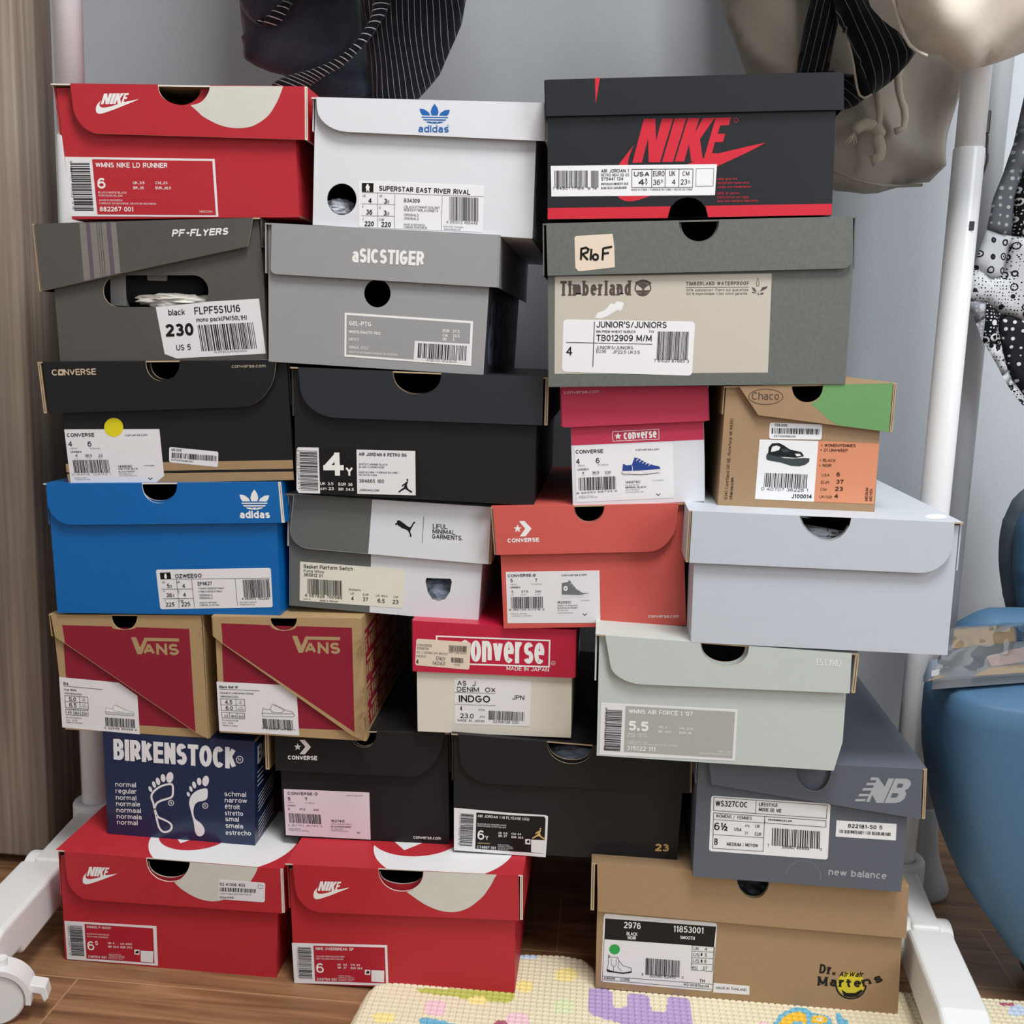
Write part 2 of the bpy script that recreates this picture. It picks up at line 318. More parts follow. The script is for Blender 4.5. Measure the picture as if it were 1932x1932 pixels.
# ------------------------------------------------------------------ shoe boxes
def shoe_box(d):
    o = thing('shoe_box', d['label'], 'shoe box', d['loc'], (0, d['roll'], d['yaw']), 'shoe boxes in the big stack')
    F = lambda u, v, n: (u/1000, -n/1000, v/1000)
    D = d['D']; T = 1.5; body = d['body']; bo = d['bout']; c = d['col']; side = d['side'] or c
    ln = d['gap']+d['th']
    if d['lid']:
        (u0, v0), (u1, v1) = d['ltl'], d['ltr']
        line = lambda u: v0+(v1-v0)*(u-u0)/(u1-u0)
        cl = lambda P: [(u, min(v, line(u)-1.7)) for u, v in P]
        body = cl(body); bo = cl(bo)
    mb = MB()
    corners = set(bo); mb.prism(body, d['holes'], F, 0, -T, c, d['edge'], d['inner'], top=(lambda p, q: p in corners and q in corners, c))
    n = len(bo); cx = sum(p[0] for p in bo)/n; cy = sum(p[1] for p in bo)/n
    for i in range(1 if d['lid'] else 0, n):
        p, q = bo[i], bo[(i+1) % n]
        L = math.dist(p, q); nx, ny = (q[1]-p[1])/L, -(q[0]-p[0])/L
        if (cx-p[0])*nx+(cy-p[1])*ny < 0: nx, ny = -nx, -ny
        quad = [p, q, (q[0]+nx*T, q[1]+ny*T), (p[0]+nx*T, p[1]+ny*T)]
        b = mb.add([F(a, e, k) for k in (-T, -D) for a, e in quad])
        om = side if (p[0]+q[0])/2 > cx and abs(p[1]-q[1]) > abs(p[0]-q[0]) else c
        mb.face((b, b+1, b+5, b+4), om); mb.face((b+2, b+3, b+7, b+6), d['inner']); mb.face((b+1, b+2, b+6, b+5), d['inner']); mb.face((b+3, b, b+4, b+7), d['inner'])
    mb.prism(bo, [], F, -D, -D-T, d['inner'], c, c)
    decals(mb, d['dec'].get('body', []), F)
    sd = d['dec'].get('side', [])
    full = False
    if d['lid']:
        lb0, lb1 = d['lb']; full = lb1[1] < 20
        BR, TR = bo[-2], bo[1]
        def bodyu(v, left):
            a, e = (bo[0], bo[-1]) if left else (bo[1], bo[-2])
            t = (v-a[1])/(e[1]-a[1]); return a[0]+(e[0]-a[0])*t
        la = (min(u0, bodyu(v0, 1)-1)-d['sl'][0], v0); lz = (min(lb0[0], bodyu(lb0[1], 1)-1)-d['sl'][0], lb0[1])
        ra = (max(u1, bodyu(v1, 0)+1)+d['sr'][0], v1); rz = (max(lb1[0], bodyu(lb1[1], 0)+1)+d['sr'][0], lb1[1])
        tl_, tr_ = d['sl'][1], d['sr'][1]
    if sd and not full:
        a, e = bo[-2], bo[1]; H = math.dist(a, e)
        decals(mb, sd, lambda x, v, n: F(a[0]+(e[0]-a[0])*v/H+n, a[1]+(e[1]-a[1])*v/H, -x))
    mb.build('body', o)
    if d['lid']:
        lb = MB(); lc = d['lcol']
        lid = d['lid']
        on_top = lambda p, q: abs(p[1]-line(p[0])) < .5 and abs(q[1]-line(q[0])) < .5
        lb.prism(lid, d.get('lidhole', []), F, ln, d['gap'], lc, d['edge'], d['inner'], top=(on_top, lc))
        U0, U1 = la[0]-tl_, ra[0]+tr_
        top = [(U0, line(U0)), (U1, line(U1)), (U1, line(U1)-1.4), (U0, line(U0)-1.4)]
        b = lb.add([F(x, y, k) for k in (d['gap']-.02, -D-3) for x, y in top])
        lb.face((b, b+1, b+5, b+4), lc); lb.face((b+2, b+3, b+7, b+6), d['inner']); lb.face((b, b+3, b+2, b+1), d['edge']); lb.face((b+4, b+5, b+6, b+7), lc); lb.face((b+1, b+2, b+6, b+5), lc); lb.face((b+3, b, b+4, b+7), lc)
        near = lambda q: min(math.dist(q, p) for p in lid) < 2.5
        for (a, z, th, corner) in ((la, lz, -tl_, near(lb0)), (ra, rz, tr_, near(lb1))):
            ns = d['gap']-.3 if corner or abs(th) > 1.9 else -.1
            quad = [(a[0], line(a[0])-1.4), (z[0], z[1]), (z[0]+th, z[1]), (a[0]+th, line(a[0])-1.4)]
            b = lb.add([F(x, y, k) for k in (ns, -D-3) for x, y in quad])
            se = d['edge'] if abs(th) > 1.9 else lc
            lb.face((b, b+1, b+2, b+3), se); lb.face((b+4, b+5, b+6, b+7), lc); lb.face((b, b+1, b+5, b+4), d['inner']); lb.face((b+1, b+2, b+6, b+5), se); lb.face((b+2, b+3, b+7, b+6), side if th > 0 and d['side'] and full else lc)
            if abs(th) > 2: # the folded board shows its dark slit
                m0, m1 = .42, .58
                lb.flat([(quad[0][0]+th*m0, quad[0][1]-1), (quad[1][0]+th*m0, quad[1][1]+1.5), (quad[1][0]+th*m1, quad[1][1]+1.5), (quad[0][0]+th*m1, quad[0][1]-1)], [], lambda x, y: F(x, y, d['gap']-.25), 'slit_dark')
        decals(lb, d['dec'].get('lid', []), F, ln)
        a = Vector((u1-u0, v1-v0)).normalized()
        decals(lb, d['dec'].get('top', []), lambda x, e, n: (( u0+a.x*x-a.y*n)/1000, (-ln+e)/1000, (v0+a.y*x+a.x*n)/1000))
        if sd and full:
            p, e = (rz[0]+tr_, rz[1]), (ra[0]+tr_, ra[1]); H = math.dist(p, e)
            decals(lb, sd, lambda x, v, n: F(p[0]+(e[0]-p[0])*v/H+n, p[1]+(e[1]-p[1])*v/H, d['gap']-x))
        tag(lb.build('lid', o), d.get('lidlab'))
    for name, label, outl, n0, th, pc, dec in d['parts']:
        pb = MB(); pb.prism(outl, [], F, n0+th, n0+.02, pc, pc, pc)
        decals(pb, dec, F, n0+th)
        tag(pb.build(name, o), label)
    return o

# measured outlines (millimetres in each box's own frame)
BOXES = [
{'label':'red shoe box on top of the left stack, grey half disc on its lid','loc':(-.51876,.03,.75735),'roll':-.02819,'yaw':0,'D':320,'body':((-7.59,120),(91.17,118.59),(91.29,114.93),(92.09,112.07),(93.52,109.57),(95.52,107.4),(98.03,105.57),(100.97,104.11),(104.26,103.03),(107.79,102.36),(111.44,102.1),(115.12,102.27),(118.7,102.85),(122.08,103.83),(125.15,105.21),(127.83,106.97),(130.04,109.08),(131.7,111.53),(132.78,114.35),(133.27,117.99),(220.71,116.75),(223.37,0),(0,0)),'bout':((-7.59,120),(220.71,116.75),(223.37,0),(0,0)),'holes':(),'lid':((9.8,122.25),(94.74,119.5),(94.9,115.43),(95.85,112.23),(97.54,109.41),(99.9,106.95),(102.87,104.87),(106.34,103.18),(110.21,101.91),(114.36,101.08),(118.67,100.72),(122.99,100.82),(127.2,101.38),(131.17,102.41),(134.78,103.88),(137.93,105.77),(140.51,108.06),(142.45,110.75),(143.71,113.87),(144.27,117.89),(233.71,115),(232.57,68.26),(34.02,76.91),(29.01,77.79),(24.33,79.88),(20.13,83.03),(16.54,87.07),(13.71,91.84),(11.78,97.19),(10.89,102.95)),'gap':5,'th':1.3,'col':'red_card','lcol':'red_card','edge':'edge_white','inner':'kraft_inner','side':None,'sl':(0,1.2),'sr':(0,2.2),'dec':{'lid':(('P','chip_grey',1,((144.38,117.18),(143.32,112.65),(142.69,111.58),(141.79,110.03),(140.71,108.35),(139.53,106.86),(138.27,105.59),(136.89,104.39),(135.36,103.31),(133.65,102.4),(131.49,101.69),(128.98,101.16),(126.66,100.76),(125.05,100.47),(126,99.65),(127.35,98.48),(128.91,97.13),(130.48,95.78),(131.86,94.58),(132.89,93.61),(133.67,92.75),(134.5,91.91),(135.62,90.99),(137.32,89.9),(139.74,88.5),(142.71,86.88),(145.99,85.21),(149.36,83.66),(152.58,82.41),(155.66,81.47),(158.74,80.71),(161.83,80.13),(164.92,79.74),(168.02,79.53),(171.15,79.47),(174.31,79.57),(177.46,79.86),(180.57,80.4),(183.61,81.24),(186.65,82.41),(189.72,83.91),(192.69,85.63),(195.48,87.52),(197.98,89.48),(200.17,91.62),(202.11,93.99),(203.84,96.44),(205.4,98.84),(206.79,101.03),(208,103.05),(209.01,104.98),(209.86,106.8),(210.6,108.49),(211.29,110.02),(211.92,111.43),(212.47,112.74),(212.93,113.89),(213.29,114.84),(213.57,115.53)),()),('P','white',2,((38.51,102.92),(42.29,112.37),(45.46,112.41),(45.41,107.62),(47.37,112.38),(50.44,112.38),(46.2,102.98),(43.07,103.02),(43.19,108.11),(41.16,102.96)),()),('P','white',2,((46.79,103.01),(50.93,112.37),(54.09,112.37),(49.81,103.01)),()),('P','white',2,((50.31,103.08),(54.58,112.4),(57.75,112.36),(56.23,109.08),(58.72,112.35),(61.98,112.38),(57.62,107.85),(58.16,102.98),(54.89,103.02),(54.48,106.75),(52.94,103.05)),()),('P','white',2,((58.1,102.83),(62.27,112.37),(66.51,112.39),(65.78,110.74),(63.39,110.69),(62.6,108.88),(64.7,108.9),(63.96,107.16),(61.72,107.11),(60.75,104.74),(63.28,104.7),(62.56,103.23),(60.81,102.49),(57.59,101.7)),()),('P','white',2,((39.09,106.68),(38.83,106.25),(38.44,105.63),(38.03,104.94),(37.72,104.3),(37.5,103.7),(37.33,103.1),(37.23,102.52),(37.23,102.02),(37.36,101.6),(37.58,101.25),(37.88,100.94),(38.23,100.68),(38.6,100.44),(39.03,100.25),(39.53,100.1),(40.14,100.01),(40.85,99.96),(41.64,99.96),(42.54,100.01),(43.57,100.12),(44.77,100.29),(46.11,100.51),(47.54,100.79),(49.01,101.12),(50.56,101.52),(52.18,101.99),(53.84,102.48),(55.47,102.94),(57.07,103.36),(58.66,103.77),(60.27,104.17),(61.91,104.53),(63.59,104.86),(65.32,105.16),(67.05,105.45),(68.79,105.74),(70.69,106.05),(72.71,106.37),(74.51,106.66),(75.76,106.86),(75,106.55),(73.94,106.1),(72.64,105.58),(71.18,105.02),(69.58,104.45),(67.79,103.84),(65.84,103.18),(63.73,102.46),(61.37,101.63),(58.78,100.71),(56.18,99.79),(53.77,98.97),(51.56,98.26),(49.47,97.61),(47.53,97.03),(45.8,96.51),(44.3,96.07),(43.01,95.69),(41.87,95.38),(40.81,95.12),(39.86,94.91),(39.03,94.75),(38.29,94.64),(37.6,94.58),(36.96,94.58),(36.39,94.64),(35.88,94.74),(35.41,94.88),(34.98,95.04),(34.6,95.23),(34.27,95.47),(33.99,95.77),(33.78,96.13),(33.63,96.54),(33.53,97),(33.47,97.49),(33.43,98.02),(33.44,98.58),(33.5,99.17),(33.61,99.78),(33.79,100.44),(34.03,101.13),(34.33,101.82),(34.66,102.43),(35.05,102.95),(35.48,103.39),(35.97,103.83),(36.5,104.32),(37.15,104.93),(37.91,105.61),(38.61,106.24)),()))},'parts':(('size_label',None,((-3.15,57.64),(143.61,53.54),(144.87,1),(-.56,2.76)),0,.25,'label_white',(('P','red_card',1,((23.7,54.92),(141.32,51.66),(142.72,2.35),(25.88,4.13)),()),('B','ink',3,1.89,51.84,1.42,-44.34,19.1,-.26,1),('T','ink',3,'8  86737 45692  3 15',1.57,53.6,-.39,-44.7,2.07,''),('T','white',3,'WMNS NIKE LD RUNNER',26.89,47.44,70.61,-1.48,4.59,'b'),('T','white',3,'6',27.7,28.02,7.94,-.09,9.79,'b'),('T','white',3,'UK_3.5',62.82,31.68,11.38,-.13,2.44,'b'),('T','white',3,'BR_35',62.85,27.07,10.36,-.12,2.44,'b'),('T','white',3,'CM_23',84.82,31.42,11.91,-.28,2.44,'b'),('T','white',3,'EUR_36.5',84.72,26.82,15.1,-.45,2.44,'b'),('T','white',3,'BLACK/WHITE-BLACK',28.01,23.52,28.16,-.58,1.91,''),('T','white',3,'NOIR/NOIR/BLANC',28.13,20.8,24.21,-.54,1.77,''),('T','white',3,'MADE IN INDONESIA',28.44,16.42,23.36,-.38,1.64,''),('T','white',3,'FABRIQUE EN INDONESIE, HECHO EN INDONESIA',28.26,13.56,56.56,-1,1.63,''),('T','white',3,'882267 001',28.43,6.98,33.37,-.59,4.39,'b'),('T','white',3,'NIKE.COM',126.91,4.94,12.15,-.25,1.9,''))),),'ltl':(9.8,122.25),'ltr':(233.71,115),'lb':((12.3,77.86),(232.57,68.26))},
{'label':'dark grey shoe box with slanted lid, oblong hand hole and crooked white label','loc':(-.53636,.03,.62191),'roll':-.03948,'yaw':0,'D':320,'body':((-.48,130.12),(206.55,131.9),(209.13,80.66),(209.19,0),(0,0)),'bout':((-.48,130.12),(206.55,131.9),(209.13,80.66),(209.19,0),(0,0)),'holes':(((49.09,67.1),(49.6,70.08),(50.7,72.84),(52.31,75.33),(54.38,77.48),(56.82,79.25),(59.57,80.56),(62.57,81.37),(65.75,81.62),(139.37,80.48),(142.48,80.13),(145.34,79.23),(147.9,77.85),(150.11,76.02),(151.9,73.83),(153.22,71.32),(154,68.56),(154.18,65.61),(154.16,65.09),(153.72,62.14),(152.7,59.39),(151.16,56.92),(149.17,54.76),(146.8,52.99),(144.1,51.67),(141.15,50.85),(138,50.59),(63.87,51.54),(60.71,51.88),(57.81,52.79),(55.22,54.19),(53,56.04),(51.21,58.26),(49.92,60.8),(49.18,63.6),(49.05,66.58)),),'lid':((-12.22,130.65),(203.08,131.96),(196.72,105.77),(66.7,81.9),(-10.12,67.28)),'gap':4,'th':1.3,'col':'charcoal_card','lcol':'charcoal_card','edge':'edge_kraft','inner':'charcoal_card','side':None,'sl':(1,2.2),'sr':(0,1.2),'dec':{'lid':(('P','stripe_grey',1,((32.68,130.16),(39.11,130.2),(39.74,77.65),(33.17,76.4)),()),('P','stripe_purple',1,((39.11,130.2),(43.21,130.23),(43.93,78.45),(39.74,77.65)),()),('P','stripe_grey',1,((43.21,130.23),(49.49,130.27),(50.35,79.67),(43.93,78.45)),()),('P','stripe_grey',1,((50.17,130.27),(51.53,130.28),(52.44,80.07),(51.05,79.8)),()),('P','stripe_grey',1,((52.35,130.28),(53.72,130.29),(54.67,80.49),(53.28,80.23)),()),('P','stripe_grey',1,((54.53,130.3),(59.3,130.33),(60.37,81.58),(55.5,80.65)),()),('P','stripe_purple',1,((59.3,130.33),(63.66,130.35),(64.82,82.42),(60.37,81.58)),()),('P','stripe_grey',1,((63.66,130.35),(69.1,130.39),(70.37,83.48),(64.82,82.42)),()),('T','white',3,'PF',123.35,115.96,13.47,.12,6.55,'bbi'),('T','white',3,'FLYERS',141.11,116,37.79,.67,6.54,'bbi'),('P','white',3,((137.4,119.1),(139.48,120.19),(141.43,119.02),(139.35,117.92)),()))},'parts':(('size_label',None,((100.79,51.07),(140.39,54.05),(149.99,55.22),(203.58,57.46),(207.83,5.63),(118.7,1.67),(106.97,6.12)),0,.25,'label_white',(('T','ink',3,'black',113.4,42.71,16.47,.45,5.71,'h'),('T','ink',3,'FLPF5S1U16',139.45,43.3,45.38,2.03,6.97,'h'),('T','ink',3,'mono pack(PM150L1H)',140.81,36.27,50.14,1.75,4.14,'h'),('T','ink',3,'230',109.5,22.52,28.09,1.01,11.99,'bb'),('T','ink',3,'US 5',119.28,9.3,14.48,.53,5.51,'h'),('T','ink',3,'FLPF5S1U161923000',157.14,6.34,32.26,1.28,1.83,''),('B','ink',3,141.59,33.27,55.58,2.09,2.79,-24.85,2))),),'ltl':(-12.22,130.65),'ltr':(208.11,131.99),'lb':((-10.12,67.28),(208.38,104.93))},
{'label':'black shoe box with kraft stripes along its bottom and a yellow dot sticker','loc':(-.53191,.0305,.49904),'roll':-.06479,'yaw':0,'D':320,'body':((.76,121.43),(95.33,118.54),(95.23,114.92),(95.65,112.08),(96.55,109.59),(97.87,107.42),(99.59,105.59),(101.63,104.12),(103.94,103.02),(106.44,102.33),(109.06,102.05),(111.71,102.18),(114.32,102.72),(116.81,103.67),(119.1,105.02),(121.12,106.73),(122.82,108.81),(124.15,111.22),(125.07,114.02),(125.62,117.62),(231.46,114.39),(230.65,0),(0,0)),'bout':((.76,121.43),(231.46,114.39),(230.65,0),(0,0)),'holes':(),'lid':((-11.95,122.86),(92.92,120.28),(92.77,115.88),(93.22,112.43),(94.21,109.42),(95.69,106.8),(97.6,104.59),(99.9,102.82),(102.49,101.52),(105.31,100.7),(108.26,100.38),(111.26,100.56),(114.21,101.25),(117.02,102.43),(119.61,104.08),(121.9,106.19),(123.83,108.72),(125.35,111.67),(126.42,115.07),(127.06,119.45),(222.8,117.1),(220.49,105.22),(218.3,97.83),(214.83,91.03),(210.29,85.01),(204.88,79.98),(198.81,76.13),(192.29,73.67),(185.53,72.8),(-10.78,72.58)),'gap':4,'th':1.3,'col':'black_card','lcol':'black_card','edge':'edge_kraft','inner':'kraft_inner','side':None,'sl':(3,3.2),'sr':(0,1.2),'dec':{'body':(('P','kraft_print',1,((-1.75,21.58),(230.64,19.84),(230.6,11.36),(-1.63,13.17)),()),('P','kraft_print',1,((-1.56,11.1),(230.54,8.52),(230.67,.27),(.04,.41)),())),'lid':(('T','cream_ink',3,'C',-3.55,109.26,5.92,-.05,6,'b'),('T','cream_ink',3,'NVERSE',9.13,109.12,32.55,-.38,5.98,'b'),('T','cream_ink',3,'converse.com',178.37,110.75,33.52,-.58,3.27,''),('P','cream_ink',1,((3.17,113.98),(3.41,114.58),(3.91,115),(4.56,115.16),(7.94,115.12),(8.56,114.95),(8.97,114.52),(9.08,113.92),(8.7,110.33),(8.46,109.73),(7.96,109.31),(7.3,109.15),(3.92,109.18),(3.3,109.35),(2.89,109.79),(2.78,110.39)),()),('P','black_card',2,((6.17,114.41),(6.6,112.9),(8.28,112.78),(6.86,111.83),(7.14,110.28),(5.83,111.21),(4.33,110.37),(4.95,111.89),(3.74,112.93),(5.43,112.94)),()))},'parts':(('size_label',None,((.47,56.03),(98.35,53.62),(99.09,7.11),(90,.46),(1.7,2.45)),0,.25,'label_white',(('T','ink',3,'CONVERSE',2.81,48.49,28.33,-.35,3.68,'b'),('T','ink',3,'converse.com',62.98,47.56,22.97,-.21,2.04,'h'),('T','ink',3,'4',3.23,38.91,3.99,-.1,5.21,'h'),('T','ink',3,'6',23.19,38.53,4.12,-.11,5.2,'h'),('T','ink',3,'UNISEX',4.71,32.57,11.7,-.29,1.93,'b'),('T','ink',3,'4',9.29,28.48,2.43,-.06,2.61,'h'),('T','ink',3,'36.5',19.28,28.23,7.41,-.18,2.61,'h'),('T','ink',3,'23',33.37,27.88,4.26,-.11,2.6,'h'),('T','ink',3,'149908C',52.6,16.45,15.19,-.09,2.6,'h'),('T','ink',3,'ONE STAR SKATE',52.69,14.39,20.28,-.2,1.65,'h'),('T','ink',3,'BLACK/WHITE/',52.86,11.78,17.04,-.12,1.64,'h'),('T','ink_grey',3,'MENS',5.38,36.25,6.85,-.17,1.37,''),('T','ink_grey',3,'WOMENS',25.33,35.74,10.65,-.27,1.37,''),('T','ink_grey',3,'UK',9.11,26.7,2.85,-.07,1.1,''),('T','ink_grey',3,'EUR',21.09,26.4,3.99,-.09,1.1,''),('T','ink_grey',3,'CM',32.91,26.11,3.55,-.09,1.09,''),('T','ink_grey',3,'99-1098-0037',52.94,9.72,13.92,-.19,1.37,''),('T','ink_grey',3,'202000967260004',53.2,7.93,18.16,-.29,1.09,''),('T','ink_grey',3,'MADE IN CHINA',5.9,6.95,12.9,-.16,1.1,''),('T','ink_grey',3,'FABRIQUE EN CHINE',7.16,5.27,15.33,-.22,1.1,''),('T','ink_grey',3,'9 9906 13673 1',3.63,10.04,41.16,-.68,1.66,''),('B','ink',3,6.12,25.54,37.35,-.65,.63,-13.23,3),('T','ink',3,'CONVERSE',79.65,17.45,10.31,-.12,1.09,'b'),('L','ink',3,.71,((82.82,5.87),(84.78,4.04),(87.07,5.91)),0))),('price_sticker','small white price sticker',((106.71,34.18),(107.01,34.97),(107.66,35.48),(108.52,35.6),(154.76,29.99),(155.56,29.67),(156.09,29.02),(156.23,28.18),(154.94,16.28),(154.62,15.49),(153.97,14.98),(153.11,14.86),(107.17,20.41),(106.35,20.74),(105.81,21.39),(105.65,22.24)),0,.25,'label_white',(('T','ink',3,'99,000',108.86,31.84,10.72,-.95,2.46,'h'),('B','ink',3,109.29,30.34,45.08,-4.53,-.75,-5.28,4),('T','ink',3,'CN7GSF2028K230',108.03,22.48,21.82,-2.57,1.64,'h'))),('dot_sticker','round yellow sticker',((61.59,56.38),(61.21,54.5),(60.44,52.71),(59.31,51.08),(57.88,49.68),(56.2,48.57),(54.34,47.79),(52.37,47.38),(50.38,47.35),(48.45,47.7),(46.67,48.43),(45.1,49.49),(43.8,50.85),(42.85,52.46),(42.26,54.23),(42.07,56.11),(42.29,58),(42.9,59.84),(43.89,61.55),(45.2,63.05),(46.78,64.29),(48.58,65.21),(50.51,65.77),(52.49,65.96),(54.45,65.77),(56.3,65.2),(57.96,64.28),(59.38,63.04),(60.48,61.54),(61.23,59.84),(61.6,58)),0,.4,'yellow_sticker',())),'ltl':(-11.95,122.86),'ltr':(231.97,117.05),'lb':((-10.78,72.58),(229.99,73.29))},
{'label':'bright blue shoe box with white three-leaf emblem on its lid','loc':(-.54969,.03,.36669),'roll':-.04407,'yaw':0,'D':320,'body':((.87,131.96),(99.22,131.8),(99.24,128.23),(99.86,125.44),(101.03,123.01),(102.7,120.92),(104.82,119.17),(107.32,117.78),(110.13,116.77),(113.15,116.16),(116.3,115.95),(119.47,116.15),(122.57,116.76),(125.51,117.77),(128.19,119.16),(130.55,120.9),(132.5,122.99),(134,125.4),(135,128.18),(135.51,131.74),(235.22,131.57),(233.74,0),(0,0)),'bout':((.87,131.96),(235.22,131.57),(233.74,0),(0,0)),'holes':(),'lid':((2.59,134.03),(101.86,134.42),(101.81,129.86),(102.37,126.3),(103.48,123.21),(105.1,120.54),(107.17,118.31),(109.64,116.55),(112.41,115.27),(115.41,114.5),(118.53,114.26),(121.69,114.54),(124.79,115.34),(127.74,116.65),(130.44,118.44),(132.81,120.68),(134.8,123.36),(136.33,126.46),(137.38,130.01),(137.96,134.56),(239.87,134.96),(241.57,94.66),(26.28,92.26),(20.68,92.82),(15.56,94.55),(11.06,97.29),(7.33,100.91),(4.52,105.26),(2.78,110.2),(2.23,115.59)),'gap':4,'th':1.3,'col':'blue_card','lcol':'blue_card','edge':'edge_white','inner':'kraft_inner','side':None,'sl':(0,1.2),'sr':(0,2.6),'dec':{'lid':(('P','white',2,((215.75,127.97),(218.43,123.67),(219.22,119.51),(218.02,116.09),(212.19,116.09),(211.36,119.52),(212.6,123.67)),()),('P','white',2,((200.6,122.79),(205.23,122.19),(209.44,119.22),(210.88,116.1),(203.14,116.1),(201.39,118.78)),()),('P','white',2,((230.41,122.18),(225.59,121.59),(221.23,118.92),(219.48,116.09),(227.17,115.8),(229.34,118.32)),()),('P','white',2,((202.04,114.76),(228.57,114.76),(227.79,113.57),(202.41,113.56)),()),('P','white',2,((203.37,112.37),(226.7,112.38),(225.47,111.04),(204.32,111.03)),()),('P','white',2,((206.01,109.99),(210.83,109.99),(213.91,107.6),(211.02,108.05),(207.85,108.79)),()),('P','white',2,((223.96,109.99),(218.71,109.99),(215.37,107.6),(218.32,108.05),(221.56,108.8)),()),('P','white',2,((211.99,109.84),(217.54,109.84),(214.78,107.45)),()),('T','white',3,'adidas',199.68,99.24,30.52,.18,7.39,'bbg'))},'parts':(('size_label',None,((107.71,43.84),(107.94,44.84),(108.63,45.55),(109.63,45.84),(224.4,48.31),(225.39,48.06),(226.1,47.38),(226.37,46.4),(226.41,10.23),(226.14,9.22),(225.43,8.5),(224.43,8.2),(111.53,5.04),(110.5,5.28),(109.74,5.97),(109.42,6.96)),0,.25,'label_white',(('P','ink',2,((111.53,42.78),(122.58,43.27),(123.1,36.23),(112.05,35.87)),()),('P','white',3,((116.25,40.7),(117.52,42.54),(118.54,40.71),(118.83,38.6),(118.12,36.62),(116.55,36.6),(115.97,38.58)),()),('L','ink',3,.36,((123.53,36.23),(224.93,37.93)),0),('L','ink',3,.36,((128.54,36.27),(129.44,6.81)),0),('L','ink',3,.35,((144.25,36.52),(145.51,7.25)),0),('L','ink',3,.35,((189.4,37.12),(190.23,9.52)),0),('L','ink',3,.36,((112.08,25.82),(145.03,26.51)),0),('L','ink',3,.36,((112.82,15.89),(145.11,16.61)),0),('T','ink',3,'OZWEEGO',127.46,37.25,27.56,.89,4.23,'b'),('T','ink',3,'5',118.2,27.29,2.72,.02,4.25,'h'),('T','ink',3,'4',134.09,27.41,3.15,.03,4.25,'h'),('T','ink',3,'36',116.82,17.63,5.89,.06,4.27,'h'),('T','ink',3,'4',134.48,18.07,3.16,.17,4.24,'h'),('T','ink',3,'225',115.57,7.81,9.22,.37,4.26,'h'),('T','ink',3,'225',132.12,8.25,9.19,.38,4.26,'h'),('T','ink',3,'EF9627',150.52,29.94,14.68,.39,3.8,'h'),('T','ink',3,'FTWWHT/SGREEN/FTWWHT',150.7,25.99,27.04,.5,1.83,''),('T','ink',3,'FTWBLA/VERSOL/FTWBLA',150.92,22.74,24.5,.49,1.83,''),('T','ink',3,'ORIGINALS',151.25,18.93,13.69,.26,2.12,''),('T','ink',3,'ORIGINALS',151.06,15.95,13.99,.41,2.12,''),('T','ink',3,'MADE IN VIETNAM',151.2,11.42,17.85,.45,1.56,''),('T','ink',3,'FABRIQUE AU VIETNAM',151.04,8.86,20.42,.48,1.56,''),('T','ink',3,'US',113.5,31.92,2.87,.02,2.27,''),('T','ink',3,'UK',128.98,32.18,3.14,.02,2.26,''),('T','ink',3,'F',114.41,22.3,1.15,.01,2.28,''),('T','ink',3,'D',129.62,22.42,1.28,.01,2.27,''),('T','ink',3,'J',114.49,12.92,1.15,.01,2.28,''),('T','ink',3,'CHN',129.83,12.78,4.45,.04,2.27,''),('T','ink',3,'4 060512 792240',195.1,15.5,28.27,.54,2.39,'h'),('T','ink',3,'QAE POR 10092755',192.51,12.23,17.71,.45,1.27,''),('T','ink',3,'AE0B00535AWV50',192.8,9.97,15.59,.29,1.27,''),('T','ink',3,'1/2',121.78,27.31,1.44,.02,3.12,''),('T','ink',3,'2/3',123.71,17.69,1.44,.02,3.13,''),('B','ink',3,196.97,36.19,27.2,.61,.53,-18.27,5))),),'ltl':(2.59,134.03),'ltr':(239.87,134.96),'lb':((1.77,91.99),(241.57,94.66))},
